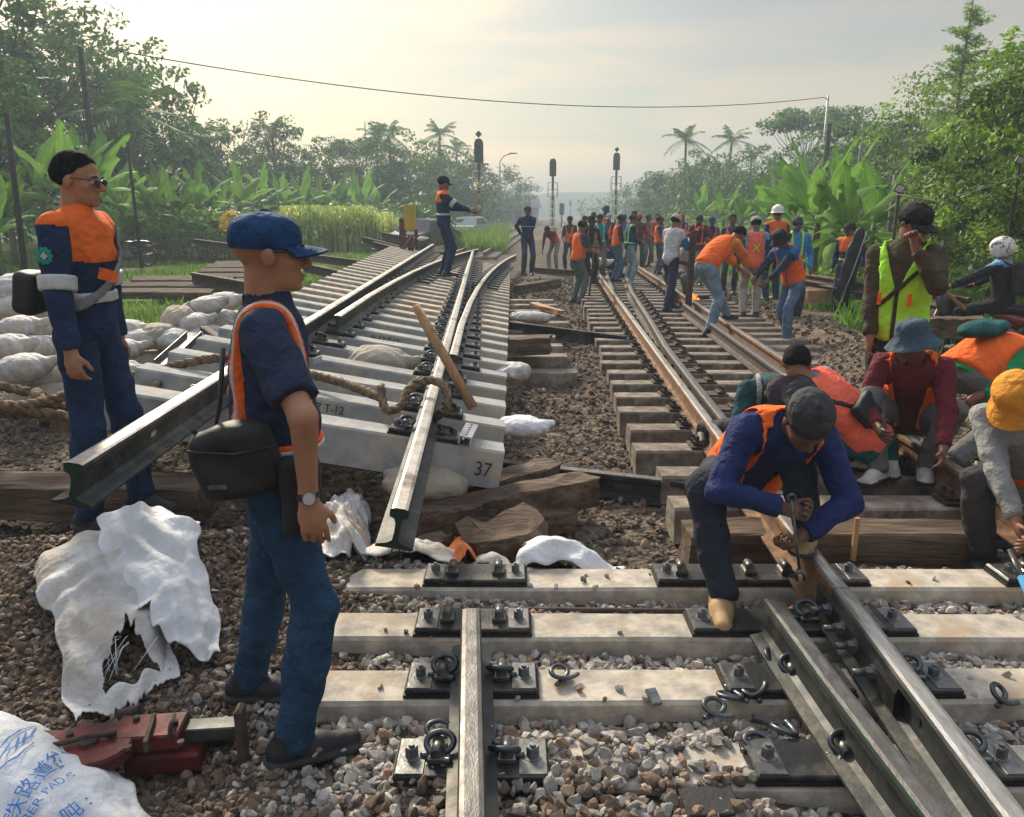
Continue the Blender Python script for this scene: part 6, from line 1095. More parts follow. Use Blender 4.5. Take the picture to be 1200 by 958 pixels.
def cloth_sheet(name, pts, zf, mat, label, cat, n=54, fold=.012, seed=0, holes=None, mats=None, slot=None, lift=.012, frs=1.0):
    # pts: outline corner points [p00, p10, p11, p01] (x, y) on the ground
    p00, p10, p11, p01 = [np.array(q[:2], float) for q in pts]; u = np.linspace(0, 1, n); U, Vv = np.meshgrid(u, u); r_ = np.random.default_rng(seed); ph = r_.uniform(0, 6, 8)
    Uj = U + .035 * np.sin(Vv * 9 + ph[0]) * (1) + .02 * np.sin(Vv * 23 + ph[1]); Vj = Vv + .035 * np.sin(U * 8 + ph[2]) + .02 * np.sin(U * 21 + ph[3])
    X = ((1 - Uj) * (1 - Vj))[..., None] * p00 + (Uj * (1 - Vj))[..., None] * p10 + (Uj * Vj)[..., None] * p11 + ((1 - Uj) * Vj)[..., None] * p01; x, y = X[..., 0], X[..., 1]
    def Zf(x_, y_, u_, v_): return G(x_, y_) + lift + zf(u_, v_) + fold * (np.sin((x_ * 26 + 8 * np.sin(y_ * 7 + ph[4])) * frs) + .7 * np.sin((y_ * 31 + 6 * np.sin(x_ * 9 + ph[5])) * frs) + .5 * np.sin((x_ + y_) * 47 * frs + ph[6] + 3 * np.sin(x_ * 15))) * (.4 + .6 * np.clip(zf(u_, v_) * 12, 0, 1))
    z = Zf(x, y, U, Vv); V = np.stack([x, y, z], -1).reshape(-1, 3); c = V.mean(0); idx_ = (np.arange(n - 1)[:, None] * n + np.arange(n - 1)[None]).ravel(); F = np.stack([idx_, idx_ + 1, idx_ + n + 1, idx_ + n], 1)
    uc_ = U.reshape(-1)[F].mean(1); vc_ = Vv.reshape(-1)[F].mean(1); keep = ~holes(uc_, vc_) if holes else np.ones(len(F), bool); F = F[keep]; mi = slot(uc_, vc_)[keep].astype(int) if slot else None
    o = link(name, fastmesh(name, V - c, F, mats or [mat], mi, True)); o.location = c; sm = o.modifiers.new('thickness', 'SOLIDIFY'); sm.thickness = .004; return tag(o, label, cat), Zf, c, (p00, p10, p11, p01)
def bump(u, v, cu, cv, r_): return np.clip(1 - ((u - cu) ** 2 + (v - cv) ** 2) / r_ ** 2, 0, 1)
g2 = lambda px, py, z=.1: np.array(at(px, py, z))[:2]
cloth_sheet('white_sack', (g2(88, 830), g2(212, 790), g2(190, 655), g2(45, 690, .15)), lambda u, v: .12 * bump(u, v, .5, .62, .62) ** .8 + .02, m_sack, 'grubby empty white woven sack with a torn open mouth on the gravel', 'sack', holes=lambda u, v: ((v > .10) & (v < .10 + .30 * (1 - np.abs(u - .56) / .27) ** .8 + .02 * np.sin(u * 70)) & (np.abs(u - .56) < .269)) | (v < .012 + .02 * np.abs(np.sin(u * 23) * np.sin(u * 57))), seed=1, fold=.007, n=130)
cloth_sheet('white_sack', (g2(150, 730, .2), g2(262, 770, .1), g2(232, 628, .2), g2(112, 628, .25)), lambda u, v: .12 * bump(u, v, .42, .5, .66) ** .8 + .045, m_sackw, 'clean white woven sack draped over the torn one', 'sack', seed=4, fold=.009, holes=lambda u, v: (u < .30) & (v < .10 + .2 * u), n=90)
r_ = random.Random(4)
th_ = MB(); q0 = at(140, 770, .12)
for i in range(12): a = np.array([q0.x + r_.uniform(-.1, .12), q0.y + r_.uniform(.02, .1), .15]); th_.tube([a, a + [r_.uniform(-.03, .03), -.05, r_.uniform(-.01, .03)], a + [r_.uniform(-.06, .06), -.13, -.06]], .0014, 4)
tag(th_.build('loose_threads', [m_sackw]), 'frayed white threads hanging in the torn sack mouth', 'thread')
# lettered sack
so_, Zf, c_s, cs = cloth_sheet('lettered_sack', (g2(-60, 1010), g2(215, 985, .05), g2(52, 838, .12), g2(-70, 865, .1)), lambda u, v: .20 * bump(u, v, .40, .62, .75) + .02, m_sackw, 'white sack with blue printed lettering at the bottom left corner', 'sack', seed=7, fold=.004, holes=lambda u, v: u + .0 * v > 1.02)
blue = M('print_blue', (.04, .22, .62), (.03, .17, .5), 30, .7, bump=0)
def on_sheet(o, org, ex, ey, mat=None):
    me = o.data; co_ = np.zeros(len(me.vertices) * 3); me.vertices.foreach_get('co', co_); co_ = co_.reshape(-1, 3); xy = org[None] + co_[:, :1] * ex[None] + co_[:, 1:2] * ey[None]
    p00, p10, p11, p01 = cs; uu = np.full(len(xy), .5); vv = np.full(len(xy), .5)
    for _ in range(8):
        P_ = ((1 - uu) * (1 - vv))[:, None] * p00 + (uu * (1 - vv))[:, None] * p10 + (uu * vv)[:, None] * p11 + ((1 - uu) * vv)[:, None] * p01; du = (1 - vv)[:, None] * (p10 - p00) + vv[:, None] * (p11 - p01); dv = (1 - uu)[:, None] * (p01 - p00) + uu[:, None] * (p11 - p10); det = du[:, 0] * dv[:, 1] - du[:, 1] * dv[:, 0]; e_ = xy - P_; uu = uu + (e_[:, 0] * dv[:, 1] - e_[:, 1] * dv[:, 0]) / det; vv = vv + (du[:, 0] * e_[:, 1] - du[:, 1] * e_[:, 0]) / det
    z = Zf(xy[:, 0], xy[:, 1], uu, vv) + .007; me.vertices.foreach_set('co', (np.concatenate([xy, z[:, None]], 1) - c_s).ravel()); me.update(); o.parent = so_; o.location = (0, 0, 0); o.rotation_euler = (0, 0, 0); o.scale = (1, 1, 1)
def printed(txt, px0, py0, px1, py1, size, skew=0):
    a, b = g2(px0, py0, .15), g2(px1, py1, .15); ex = nrm(b - a); ey = np.array([-ex[1], ex[0]]); t_ = text_obj(txt, size, (0, 0, 0), (0, 0, 0), None, blue, 'lettering', ext=0, align='LEFT'); import bmesh
    bmm = bmesh.new(); bmm.from_mesh(t_.data); bmesh.ops.triangulate(bmm, faces=bmm.faces); bmesh.ops.subdivide_edges(bmm, edges=[e for e in bmm.edges if e.calc_length() > .012], cuts=2, use_grid_fill=False); bmesh.ops.triangulate(bmm, faces=bmm.faces); bmm.to_mesh(t_.data); bmm.free(); on_sheet(t_, a, ex, ey)
printed('铁路道岔橡胶', 8, 966, 92, 886, .056); printed('RUBBER PAD OF T', 2, 986, 110, 897, .034); printed('吨 :', 74, 960, 100, 942, .05)
sw_ = MB()
for (pts) in ([(0, 925), (20, 905), (40, 885), (46, 872)], [(2, 930), (26, 915), (44, 892)], [(0, 918), (14, 896), (30, 880), (45, 870)], [(12, 912), (17, 900)], [(22, 904), (27, 890)], [(30, 896), (35, 882)]):
    P_ = [g2(a, b, .15) for a, b in pts]; 
    for i in range(len(P_) - 1):
        d_ = P_[i + 1] - P_[i]; nn = nrm([-d_[1], d_[0]]) * .0022; k = len(sw_.v); m_ = 5
        for j in range(m_ + 1): q = P_[i] + d_ * j / m_; sw_.v += [(q[0] - nn[0], q[1] - nn[1], 0), (q[0] + nn[0], q[1] + nn[1], 0)]
        for j in range(m_): sw_.f.append((k + 2 * j, k + 2 * j + 2, k + 2 * j + 3, k + 2 * j + 1)); sw_.m.append(0); sw_.sm.append(False)
lg = sw_.build('printed_logo', [blue], so_); on_sheet(lg, np.zeros(2), np.array([1., 0]), np.array([0, 1.]))
# mixed sacks in front of the panel
cloth_sheet('white_sack', (g2(606, 672, .1), g2(728, 668, .1), g2(726, 655, .0), g2(622, 625, .05)), lambda u, v: .17 * bump(u, v, .3, .45, .6) + .02, m_sackw, 'white cloth sack lying right of the split stump', 'sack', seed=9, n=36, fold=.008)
cloth_sheet('white_sack', (g2(372, 672, .1), g2(440, 668, .1), g2(428, 560, .1), g2(372, 575, .15)), lambda u, v: .22 * bump(u, v, .5, .55, .62) + .02, m_sack, 'crumpled white sack hanging beside the hand of the blue cap man', 'sack', seed=12, n=44, fold=.022, frs=1.3)
osk, *_r = cloth_sheet('printed_sack', (g2(425, 672, .08), g2(540, 668, .08), g2(545, 628, .05), g2(440, 622, .08)), lambda u, v: .10 * bump(u, v, .5, .5, .65) + .03, m_sack, 'white sack with an orange band and black print below the rail end', 'sack', seed=15, n=44, fold=.008, mats=[m_sack, m_sacko], slot=lambda u, v: (np.abs(v - .55 - .1 * u) < .14))
t_ = text_obj('DA', .07, tuple(A3(470, 652, 3.30) - np.array(osk.location) + [0, 0, .035]), (.9, 0, -.15), osk, m_paint, 'lettering')
cloth_sheet('orange_sack', (g2(535, 668, .08), g2(560, 662, .08), g2(545, 620, .05), g2(515, 622, .08)), lambda u, v: .12 * bump(u, v, .5, .5, .65) + .03, m_sacko, 'narrow orange and white sack strip beside the split stump', 'sack', seed=17, n=30, fold=.01)
cloth_sheet('white_sack', (g2(555, 668, .08), g2(600, 668, .08), g2(596, 645, .05), g2(548, 640, .08)), lambda u, v: .05 * bump(u, v, .5, .5, .65) + .02, m_sack, 'scrap of white sack in front of the split stump', 'sack', seed=18, n=30, fold=.01)
# ---------------------------------------------------------------- rope, pole, loose steel parts
def rope(pts, r0, name, label, k=6):
    P = catmull(pts, k); P = [np.array(p_) for p_ in P]; c = P[0].copy(); o = thing(name, tuple(c), label, 'rope'); S_ = [0]
    for i in range(1, len(P)): S_.append(S_[-1] + np.linalg.norm(P[i] - P[i - 1]))
    n_ = int(S_[-1] / (r0 * 1.1)); q = np.linspace(0, S_[-1], n_); PP = np.stack([np.interp(q, S_, [p_[a] for p_ in P]) for a in range(3)], 1)
    for st in range(3):
        path = []
        for i in range(n_):
            t_ = nrm(PP[min(i + 1, n_ - 1)] - PP[max(i - 1, 0)]); a = nrm(np.cross(t_, [.13, .21, 1.])); b = np.cross(t_, a); w = q[i] / (r0 * 5.5) * 2 * PI + st * 2 * PI / 3; path.append(PP[i] - c + (a * math.cos(w) + b * math.sin(w)) * r0 * .52)
        MB().tube(path, r0 * .58, 6).build('strand', [m_rope], o)
    return o
rope([A3(-30, 488, 4.6), A3(40, 478, 4.65), A3(100, 452, 4.75), A3(160, 440, 4.8), A3(245, 421, 4.9), A3(300, 424, 5.0), A3(360, 438, 4.95), A3(405, 450, 4.8), A3(446, 466, 4.55)], .030, 'rope', 'thick brown rope stretched across the raised panel')
rope([A3(446, 452, 4.55), A3(452, 480, 4.45), A3(470, 476, 4.4), A3(478, 458, 4.5), A3(498, 446, 4.55), A3(520, 452, 4.5), A3(524, 478, 4.45), A3(508, 490, 4.5)], .028, 'rope', 'end of the brown rope knotted around the right panel rail')
for i, (dx, dy, rr_) in enumerate(((0, 0, .30), (.1, .05, .24), (-.15, 0, .28))):
    c_ = np.array([-2.62 + dx, 4.55 + dy, .50 + .05 * i]); rope([c_ + [rr_ * 1.5 * math.cos(a) * (1 + .1 * math.sin(a * 3 + i)), rr_ * .6 * math.sin(a), .05 * math.sin(a * 2 + i) + .012 * a] for a in np.linspace(i, i + 5.6, 12)], .032, 'rope_coil', ('lowest coil', 'middle coil', 'uppermost coil')[i] + ' of brown rope heaped at the left edge')
a_, b_ = A3(554, 478, 4.72), A3(487, 359, 5.0); cc_ = (a_ + b_) / 2
tag(MB().tube([a_ - cc_, (a_ * .6 + b_ * .4) - cc_ + [.004, 0, 0], (a_ * .3 + b_ * .7) - cc_, b_ - cc_], [.034, .031, .033, .029], 12).build('wooden_pole', [m_woodn], loc=tuple(cc_)), 'smooth pale wooden pole leaning on the right panel rail', 'pole')
o = thing('fish_plate', tuple(PR @ np.array([.245, 1.64, .015]) + PO), 'light grey slotted steel strip lying on the front panel sleeper', 'steel plate'); o.rotation_euler = Matrix((PR @ Rz(-.12)).tolist()).to_euler()
fpb = MB(); fpb.box((0, 0, .045), (.075, .30, .010), ch=.002); fpb.box((-.032, 0, .02), (.008, .30, .04)); fpb.box((.032, 0, .02), (.008, .30, .04)); fpb.build('plate', [M('galvanised', (.55, .56, .57), (.42, .43, .44), 20, .4, .5, bump=.1)], o)
for i in range(5): MB().box((0, -.11 + .055 * i, .0505), (.012, .022, .002)).build('slot', [m_pad], o)
lc = ['loose steel clip lying left of the lone gravel pad', 'loose bent clip on the stones beside the base plate', 'loose clip nearest the large base plate', 'second loose clip lying flat among the grey stones', 'loose clip leaning on the sleeper edge', 'clip lying at the right edge of the photo', 'clip lying left of the front rail', 'curled clip just right of the bottom rail plate', 'clip half sunk in the stones below the right base plate', 'clip beside the two front clips near the guard rail']
for i, (px, py, rz, rx) in enumerate(((838, 842, .5, .2), (888, 818, 1.4, -.2), (886, 884, .1, .1), (925, 865, 2.2, .2), (905, 783, 1.2, .6), (1172, 826, .8, .5), (868, 776, .2, .2), (660, 800, 1.0, .1), (1096, 850, 2.0, .2), (860, 822, 2.6, .1))):
    if i == 6: px, py = 512, 870
    q = at(px, py, .12); o = link('rail_clip', me_clip); o.location = (q.x, q.y, .125 + .004); o.rotation_euler = (rx - .35, .15, rz); o.scale = (.95, .95, .8); tag(o, lc[i], 'rail clip', 'loose rail clips on the ballast')
def hunk(px, py, z, d, rz, mat, label, name='steel_offcut', rx=0.): q = at(px, py, z); tag(MB().box((0, 0, 0), d, ch=.004).build(name, [mat], loc=(q.x, q.y, z), rot=(rx, 0, rz)), label, 'steel part')
hunk(832, 940, .128, (.15, .11, .014), .06, m_pad, 'square black rubber pad on the nearest sleeper', 'rubber_pad'); hunk(744, 866, .10, (.10, .022, .02), -.5, m_plate, 'short dark steel bar among the grey stones', 'steel_bar', .1); hunk(766, 817, .14, (.035, .06, .02), .3, m_bolt, 'small grey steel wedge on a sleeper edge', 'steel_wedge', .4); hunk(900, 846, .11, (.10, .03, .02), -.4, m_plate, 'dark steel bar between the loose clips', 'steel_bar', .1)
hunk(522, 902, .14, (.03, .09, .02), .1, m_bolt, 'pointed grey steel shim left of the front rail', 'steel_shim', .5)
tag(MB().tube([(-.33, 0, 0), (0, .0, .0), (.5, -.01, 0), (1.6, -.02, -.01)], .012, 7).build('thin_pipe', [m_rustd], loc=(.0, 2.985, .07)), 'thin rusty pipe lying in the gap between the two back sleepers', 'pipe')
o = thing('blue_spanner', (2.02, 2.96, .17), 'chrome spanner with a blue grip at the right edge', 'spanner'); sa = A3(1184, 645, 3.15) - np.array([2.02, 2.96, .17]); sb = A3(1212, 712, 2.85) - np.array([2.02, 2.96, .17]); MB().tube([sa, (sa + sb) / 2], .013, 8, sq=.6).build('shaft', [m_platt], o); MB().tube([(sa + sb) / 2, sb], .017, 8).build('grip', [M('grip_blue', (.05, .3, .6), bump=0)], o)
a_ = A3(1000, 602, 3.66); tag(MB().box((0, 0, 0), (.022, .02, .22)).build('wooden_stake', [m_woodn], loc=tuple(A3(1002, 632, 3.54))), 'thin yellow wooden stake standing against the timber', 'stake')
# drilled bracket
# ---------------------------------------------------------------- red rail jack machine
RJ0 = at(165, 880, .10); o = thing('rail_puller', tuple(RJ0), 'red steel rail puller with a round pivot plate lying on the gravel', 'machine'); og = np.array(RJ0)
q = lambda px, py, z: np.array(at(px, py, z)) - og
ax = nrm(q(285, 855, .15) - q(45, 870, .15)); ya = np.array([-ax[1], ax[0], 0]); RJ = np.array([ax, ya, [0, 0, 1]]).T
MB().box(q(80, 872, .13), (.36, .10, .035), R=RJ @ Ry(.04), ch=.006).build('left_arm', [m_red], o)
pv_ = q(104, 874, .165); pb_ = MB(); pb_.lathe(pv_, [(.125, -.03), (.125, .0), (.118, .008), (.03, .010)], 26, ex=1.0, ey=.80, sm=False); pb_.build('pivot_plate', [m_red], o)
MB().lathe(pv_ + [0, 0, .010], [(.028, 0), (.028, .012), (.015, .018)], 8, sm=False).build('pivot_bolt', [m_rustd], o)
for dx in (-.07, .05): MB().lathe(pv_ + [dx, .03, .010], [(.011, 0), (.011, .012)], 6, sm=False).build('small_bolt', [m_rustd], o)
MB().tube([pv_ + [-.10, -.03, .02], pv_ + [.0, 0, .03], pv_ + [.07, .03, .02]], .008, 6).build('lever', [m_rustd], o)
MB().box(q(176, 858, .15), (.20, .12, .05), R=RJ, ch=.006).build('red_housing', [m_red], o); MB().box(q(176, 858, .18), (.012, .14, .035), R=RJ @ Rz(.15)).build('clamp_band', [m_rustd], o)
MB().tube([q(198, 868, .17), q(200, 850, .21), q(204, 838, .20)], .007, 6).build('handle', [m_rustd], o); MB().tube([q(140, 838, .16), q(165, 832, .18)], .018, 8).build('cylinder', [m_rustd], o)
MB().box(q(246, 855, .13), (.17, .06, .045), R=RJ, ch=.004).build('bar', [m_steel], o); MB().box(q(246, 862, .07), (.15, .06, .05), R=RJ, ch=.004).build('lower_bar', [m_plate], o)
MB().box(q(284, 868, .12), (.022, .055, .24), R=RJ, ch=.010).build('end_plate', [m_rustd], o); MB().box(q(196, 885, .06), (.22, .10, .07), R=RJ, ch=.01).build('lower_body', [m_red], o)
for px, py in ((150, 878), (212, 872), (205, 848), (160, 843)): MB().lathe(q(px, py, .176), [(.011, 0), (.011, .01)], 6, sm=False).build('small_bolt', [m_rustd], o)
# ---------------------------------------------------------------- signals, lamps, poles, wire
m_yel = M('paint_yellow', (.60, .40, .03), (.48, .32, .03), 4, .6, bump=0); m_sblk = M('paint_signal_black', (.03, .03, .033), (.02, .02, .022), 4, .6, bump=0); m_galv = M('post_grey', (.4, .42, .42), (.3, .31, .31), 4, .5, .3, bump=0); m_lens2 = M('signal_lens_off', (.03, .05, .045), rough=.15, bump=0)
def signal(px, top, Y, label, diamond=True, hw=1.0):
    x = bx_at(px, Y); zt = atY(px, top, Y).z; o = thing('signal_mast', (x, Y, 0), label, 'signal'); k = 12; hh = zt - 3.0 * hw
    for i in range(k): MB().tube([(0, -.1, hh * i / k - (.2 if i == 0 else 0)), (0, -.1, hh * (i + 1) / k)], .12 * hw, 10).build('mast_band', [m_yel if (i % 2 and i < 11) else m_sblk], o)
    hz = hh + .05; pr = [(-.34, .5), (.34, .5), (.34, 1.85), (.24, 2.12), (0, 2.22), (-.24, 2.12), (-.34, 1.85)]
    MB().prism([(a * hw, b * hw) for a, b in pr], [(0, .06, hz), (0, -.02, hz)]).build('backboard', [m_sblk], o)
    hd = MB().box((0, -.16, hz + 1.2 * hw), (.42 * hw, .28, 1.3 * hw), ch=.03).build('lamp_housing', [m_sblk], o)
    for z in (.75, 1.2, 1.65): MB().lathe((0, -.30, hz + z * hw), [(.13 * hw, 0), (.13 * hw, .16)], 10, R=Rx(PI / 2), cap=False).build('hood', [m_sblk], hd); MB().lathe((0, -.301, hz + z * hw), [(.11 * hw, 0), (.01, .01)], 10, R=Rx(PI / 2), cap=False).build('lens', [m_lens2], hd)
    MB().tube([(0, -.1, hh), (0, -.1, hz + .7 * hw)], .12 * hw, 8).build('mast_top', [m_sblk], o)
    if diamond: MB().box((0, 0, hz + 2.5 * hw), (.36 * hw, .05, .36 * hw), R=Ry(PI / 4)).build('diamond_plate', [m_sblk], o)
    cg = MB(); a_, b_ = hz - 1.5 * hw, hz - .1; w_ = .48 * hw
    for z in (a_, (a_ + b_) / 2, b_):
        P_ = [(-w_, -w_, z), (w_, -w_, z), (w_, w_ * .6, z), (-w_, w_ * .6, z), (-w_, -w_, z)]
        for i in range(4): cg.tube([P_[i], P_[i + 1]], .022 * hw, 5)
    for xx_, yy_ in ((-w_, -w_), (w_, -w_), (w_, w_ * .6), (-w_, w_ * .6)): cg.tube([(xx_, yy_, a_), (xx_, yy_, b_)], .03 * hw, 5)
    cg.box((0, -.1, a_), (2 * w_, w_ * 1.6, .04)); cg.build('cage_platform', [m_galv], o)
    lad = MB()
    for s_ in (-.18, .18): lad.tube([(s_, .25, 0), (s_, .25, a_)], .02, 4)
    for i in range(int(a_ / .4)): lad.tube([(-.18, .25, .3 + .4 * i), (.18, .25, .3 + .4 * i)], .015, 4)
    lad.build('ladder', [m_sblk], o); MB().box((0, 0, .25), (.7, .7, .6), ch=.05).build('foundation', [m_concg], o)
signal(562, 150, 56, 'tallest yellow and black banded signal mast nearest the pointing man', hw=.92); signal(647, 177, 66, 'middle signal mast with rounded head and no diamond on top', False, hw=.80); signal(720, 170, 68, 'right signal mast with a diamond plate above its head', hw=.82)
for px, top, Y, lb in ((658, 240, 95, 'small far signal behind the middle mast'), (668, 236, 190, 'faint distant signal with a pinkish light head, left'), (681, 239, 200, 'faint distant signal with a pinkish light head, right')):
    x = bx_at(px, Y); zt = atY(px, top, Y).z; o = thing('far_signal', (x, Y, 0), lb, 'signal'); MB().tube([(0, 0, -.1), (0, 0, zt - .8)], .09, 6).build('mast', [m_sblk], o); MB().box((0, 0, zt - .5), (.55, .3, 1.3), ch=.05).build('head', [m_sblk if Y < 100 else M('far_red_paint', (.35, .12, .10), bump=0)], o)
def street_lamp(px, top, Y, px2, lb):
    x = bx_at(px, Y); zt = atY(px, top, Y).z; o = thing('street_lamp', (x, Y, 0), lb, 'street lamp'); dx = bx_at(px2, Y) - x; MB().tube([(0, 0, -.1), (0, 0, zt * .5), (0, 0, zt - .7)], [.09, .08, .06], 8).build('post', [m_galv], o); MB().tube([(0, 0, zt - .7), (dx * .3, 0, zt - .25), (dx, 0, zt)], .045, 6).build('arm', [m_galv], o); MB().box((dx * 1.15, 0, zt), (.7, .25, .1), ch=.03).build('lamp_head', [m_galv], o)
street_lamp(586, 180, 70, 599, 'nearer grey street lamp with its arm pointing right'); street_lamp(613, 208, 105, 621, 'farther hazy street lamp behind the nearer one')
def pole(px, top, Y, r0, mat, lb, lean=0., zb=-.2): x = bx_at(px, Y); zt = atY(px, top, Y).z; return tag(MB().tube([(0, 0, zb), (lean * .5, 0, zt * .5), (lean, 0, zt)], [r0 * 1.15, r0, r0 * .85], 9).build('wooden_pole', [mat], loc=(x, Y, 0)), lb, 'pole')
m_pole = M('pole_dark', (.05, .042, .038), (.03, .026, .024), 6, .9, bump=.3)
pole(124, 55, 30, .11, m_pole, 'tall bare dark pole rising above the left trees'); pole(32, 133, 17, .06, m_pole, 'dark post behind the shoulder of the left man', .12); pole(166, 167, 25, .05, m_pole, 'thin black post right of the left man\'s head'); pole(958, 145, 36, .13, m_pole, 'thick dark wooden stump pole below the wire end'); pole(996, 142, 30, .07, m_barkp, 'thin bare trunk-like post left of the feathery tree'); pole(1034, 205, 18, .05, m_barkp, 'leaning thin post by the flood lamp'); pole(433, 143, 75, .06, m_galv, 'thin distant mast above the flat-topped tree')
x = bx_at(955, 46); zt = atY(955, 112, 46).z; o = thing('utility_pole', (x, 46, 0), 'thin grey concrete utility pole holding the right end of the wire', 'utility pole'); MB().tube([(0, 0, -.2), (0, 0, zt)], [.10, .055], 8).build('post', [m_galv], o); MB().tube([(0, 0, zt - .2), (-.22, 0, zt - .1)], .03, 5).build('insulator_arm', [m_galv], o)
P_ = [np.array(A3(138, 60, 29)) * (1 - t) ** 2 + 2 * t * (1 - t) * np.array([2.0, 38, 5.4]) + t * t * np.array([x - .2, 46, zt - .1]) for t in np.linspace(0, 1, 40)]
tag(MB().tube(P_, .020, 5).build('overhead_wire', [m_pole]), 'single sagging overhead wire crossing the sky between the poles', 'wire')
tag(MB().tube([A3(1050, 228, 9.8), A3(1100, 237, 9.5), A3(1150, 222, 9.2), A3(1215, 200, 9.0)], .008, 5).build('garden_wire', [m_barkp]), 'thin pale wire strung in front of the right bushes', 'wire')
for px, py, Y, lb in ((1052, 221, 10.2, 'small flood lamp on a thin pole above the lime vest man\'s cap'), (1194, 188, 11.5, 'small flood lamp on a pole at the right edge')):
    p_ = A3(px, py, Y); o = thing('flood_lamp', (p_[0], p_[1], 0), lb, 'flood lamp'); MB().tube([(0.02, 0, -.1), (0.02, 0, p_[2])], .022, 6).build('pole', [m_pole], o); MB().box((0, -.03, p_[2]), (.12, .04, .10), R=Ry(.3) @ Rx(.4), ch=.01).build('housing', [m_sblk], o); MB().box((0, -.055, p_[2] - .006), (.095, .004, .078), R=Ry(.3) @ Rx(.4)).build('glass', [M('lamp_glass', (.6, .66, .68), rough=.15, bump=0)], o)
# yellow board and red lever frame
p_ = at(482, 290, .1); bY = 24.5; bxp = bx_at(482, bY); o = thing('yellow_board', (bxp, bY, 0), 'upright yellow board with red feet beside the panel end', 'board'); zt = atY(482, 240, bY).z; zb = atY(482, 270, bY).z
MB().box((0, 0, (zt + zb) / 2), (.36, .12, zt - zb), ch=.02).build('board', [m_yel], o)
for s_ in (-.18, .18): MB().box((s_, 0, zb * .5), (.10, .1, zb + .05), ch=.01).build('leg', [m_red], o)
MB().box((.45, .1, .35), (.5, .25, .3), ch=.05).build('gear_case', [m_red], o)
bxp = bx_at(473, 21); o = thing('lever_stand', (bxp, 21, 0), 'old red lever stand left of the yellow board', 'lever stand'); zt = atY(473, 256, 21).z
MB().box((0, 0, zt / 2), (.16, .14, zt), ch=.02, taper=.7).build('post', [m_red], o); MB().box((.22, 0, zt * .36), (.14, .12, zt * .72), ch=.02).build('side_post', [m_red], o); MB().tube([(0, -.1, zt * .5), (.25, -.1, zt * .7)], .03, 6).build('lever', [m_rust], o); MB().box((.1, 0, .1), (.7, .4, .16), ch=.02).build('base', [m_rustd], o)
# houses, vehicles in the haze
def house(px, Y, w, d, h, lb, roofm, rz=0.):
    o = thing('house', (bx_at(px, Y), Y, 0), lb, 'house', rz); MB().box((0, 0, h / 2 - .1), (w, d, h)).build('wall', [M('plaster_white', (.6, .6, .58), (.45, .45, .43), 1, .9)], o)
    rf = MB(); rf.add([(-w * .58, -d * .6, h - .15), (w * .58, -d * .6, h - .15), (w * .58, d * .6, h - .15), (-w * .58, d * .6, h - .15), (-w * .58, 0, h + d * .35), (w * .58, 0, h + d * .35)], [(0, 1, 5, 4), (2, 3, 4, 5), (0, 4, 3), (1, 2, 5), (3, 2, 1, 0)]); rf.build('roof', [roofm], o)
    for i in (-1, 1): f_ = MB().box((i * w * .27, -d / 2 - .03, h * .55), (1.1, .08, 1.2)).build('window_frame', [m_galv], o); MB().box((i * w * .27, -d / 2 - .075, h * .55), (.9, .02, 1.0)).build('pane', [m_lens], f_)
    MB().box((0, -d / 2 - .03, 1.0), (.95, .07, 2.1)).build('door', [m_wood], o)
house(604, 125, 6, 5, 2.6, 'small white house beside the far track on the left', M('roof_grey', (.28, .27, .26), bump=.2), .2); 0 and house(545, 70, 5, 4, 2.4, 'low white shed half hidden behind the nearest signal mast', M('roof_tin', (.45, .47, .48), rough=.5, bump=.2), -.1)
def car(x, y, rz, mat, lb, sc=1.0):
    o = thing('parked_car', (x, y, gz(x, y)), lb, 'car', rz, sc=sc); pr = [(-2.0, .35), (-1.95, .85), (-1.2, .95), (-.75, 1.42), (.75, 1.46), (1.35, 1.0), (1.95, .88), (2.0, .35)]
    V = []; k = len(pr)
    for s_, f_ in ((-.80, 1), (-.72, 1.0), (.72, 1.0), (.80, 1)):
        for a, b in pr: V.append((a, s_ * (.86 if b > 1.2 else 1), b if abs(s_) < .75 else .35 + (b - .35) * .97))
    F = [(i * k + j, i * k + k + j, i * k + k + (j + 1) % k, i * k + (j + 1) % k) for i in range(3) for j in range(k)] + [tuple(range(k)), tuple(3 * k + j for j in range(k))[::-1]]
    MB().add(V, F).build('body', [mat], o)
    for s_ in (-1, 1):
        MB().add([(-1.0, s_ * .80, 1.0), (-.65, s_ * .715, 1.36), (.62, s_ * .715, 1.38), (1.1, s_ * .80, 1.02)], [(0, 1, 2, 3)]).build('side_window', [m_lens], o)
        for xx_ in (-1.25, 1.25): wl = MB().lathe((xx_, s_ * .78, .33), [(.33, -.1), (.33, .1)], 16, R=Rx(PI / 2), sm=False).build('wheel', [m_pad], o); MB().lathe((xx_, s_ * .78, .33), [(.2, -.105), (.2, .105)], 12, R=Rx(PI / 2), sm=False).build('rim', [m_bolt], wl)
    MB().box((-1.99, 0, .72), (.06, 1.2, .14), ch=.02).build('headlight', [M('lamp_clear', (.7, .7, .7), rough=.2, bump=0)], o)
car(bx_at(498, 34), 34, 1.2, M('car_dark_paint', (.04, .035, .04), rough=.25, bump=0, coat=.6), 'dark parked car behind the yellow board'); car(bx_at(551, 52), 52, 1.3, M('car_silver_paint', (.4, .42, .44), rough=.3, bump=0, coat=.6), 'silver car parked beyond the pointing man\'s hand')
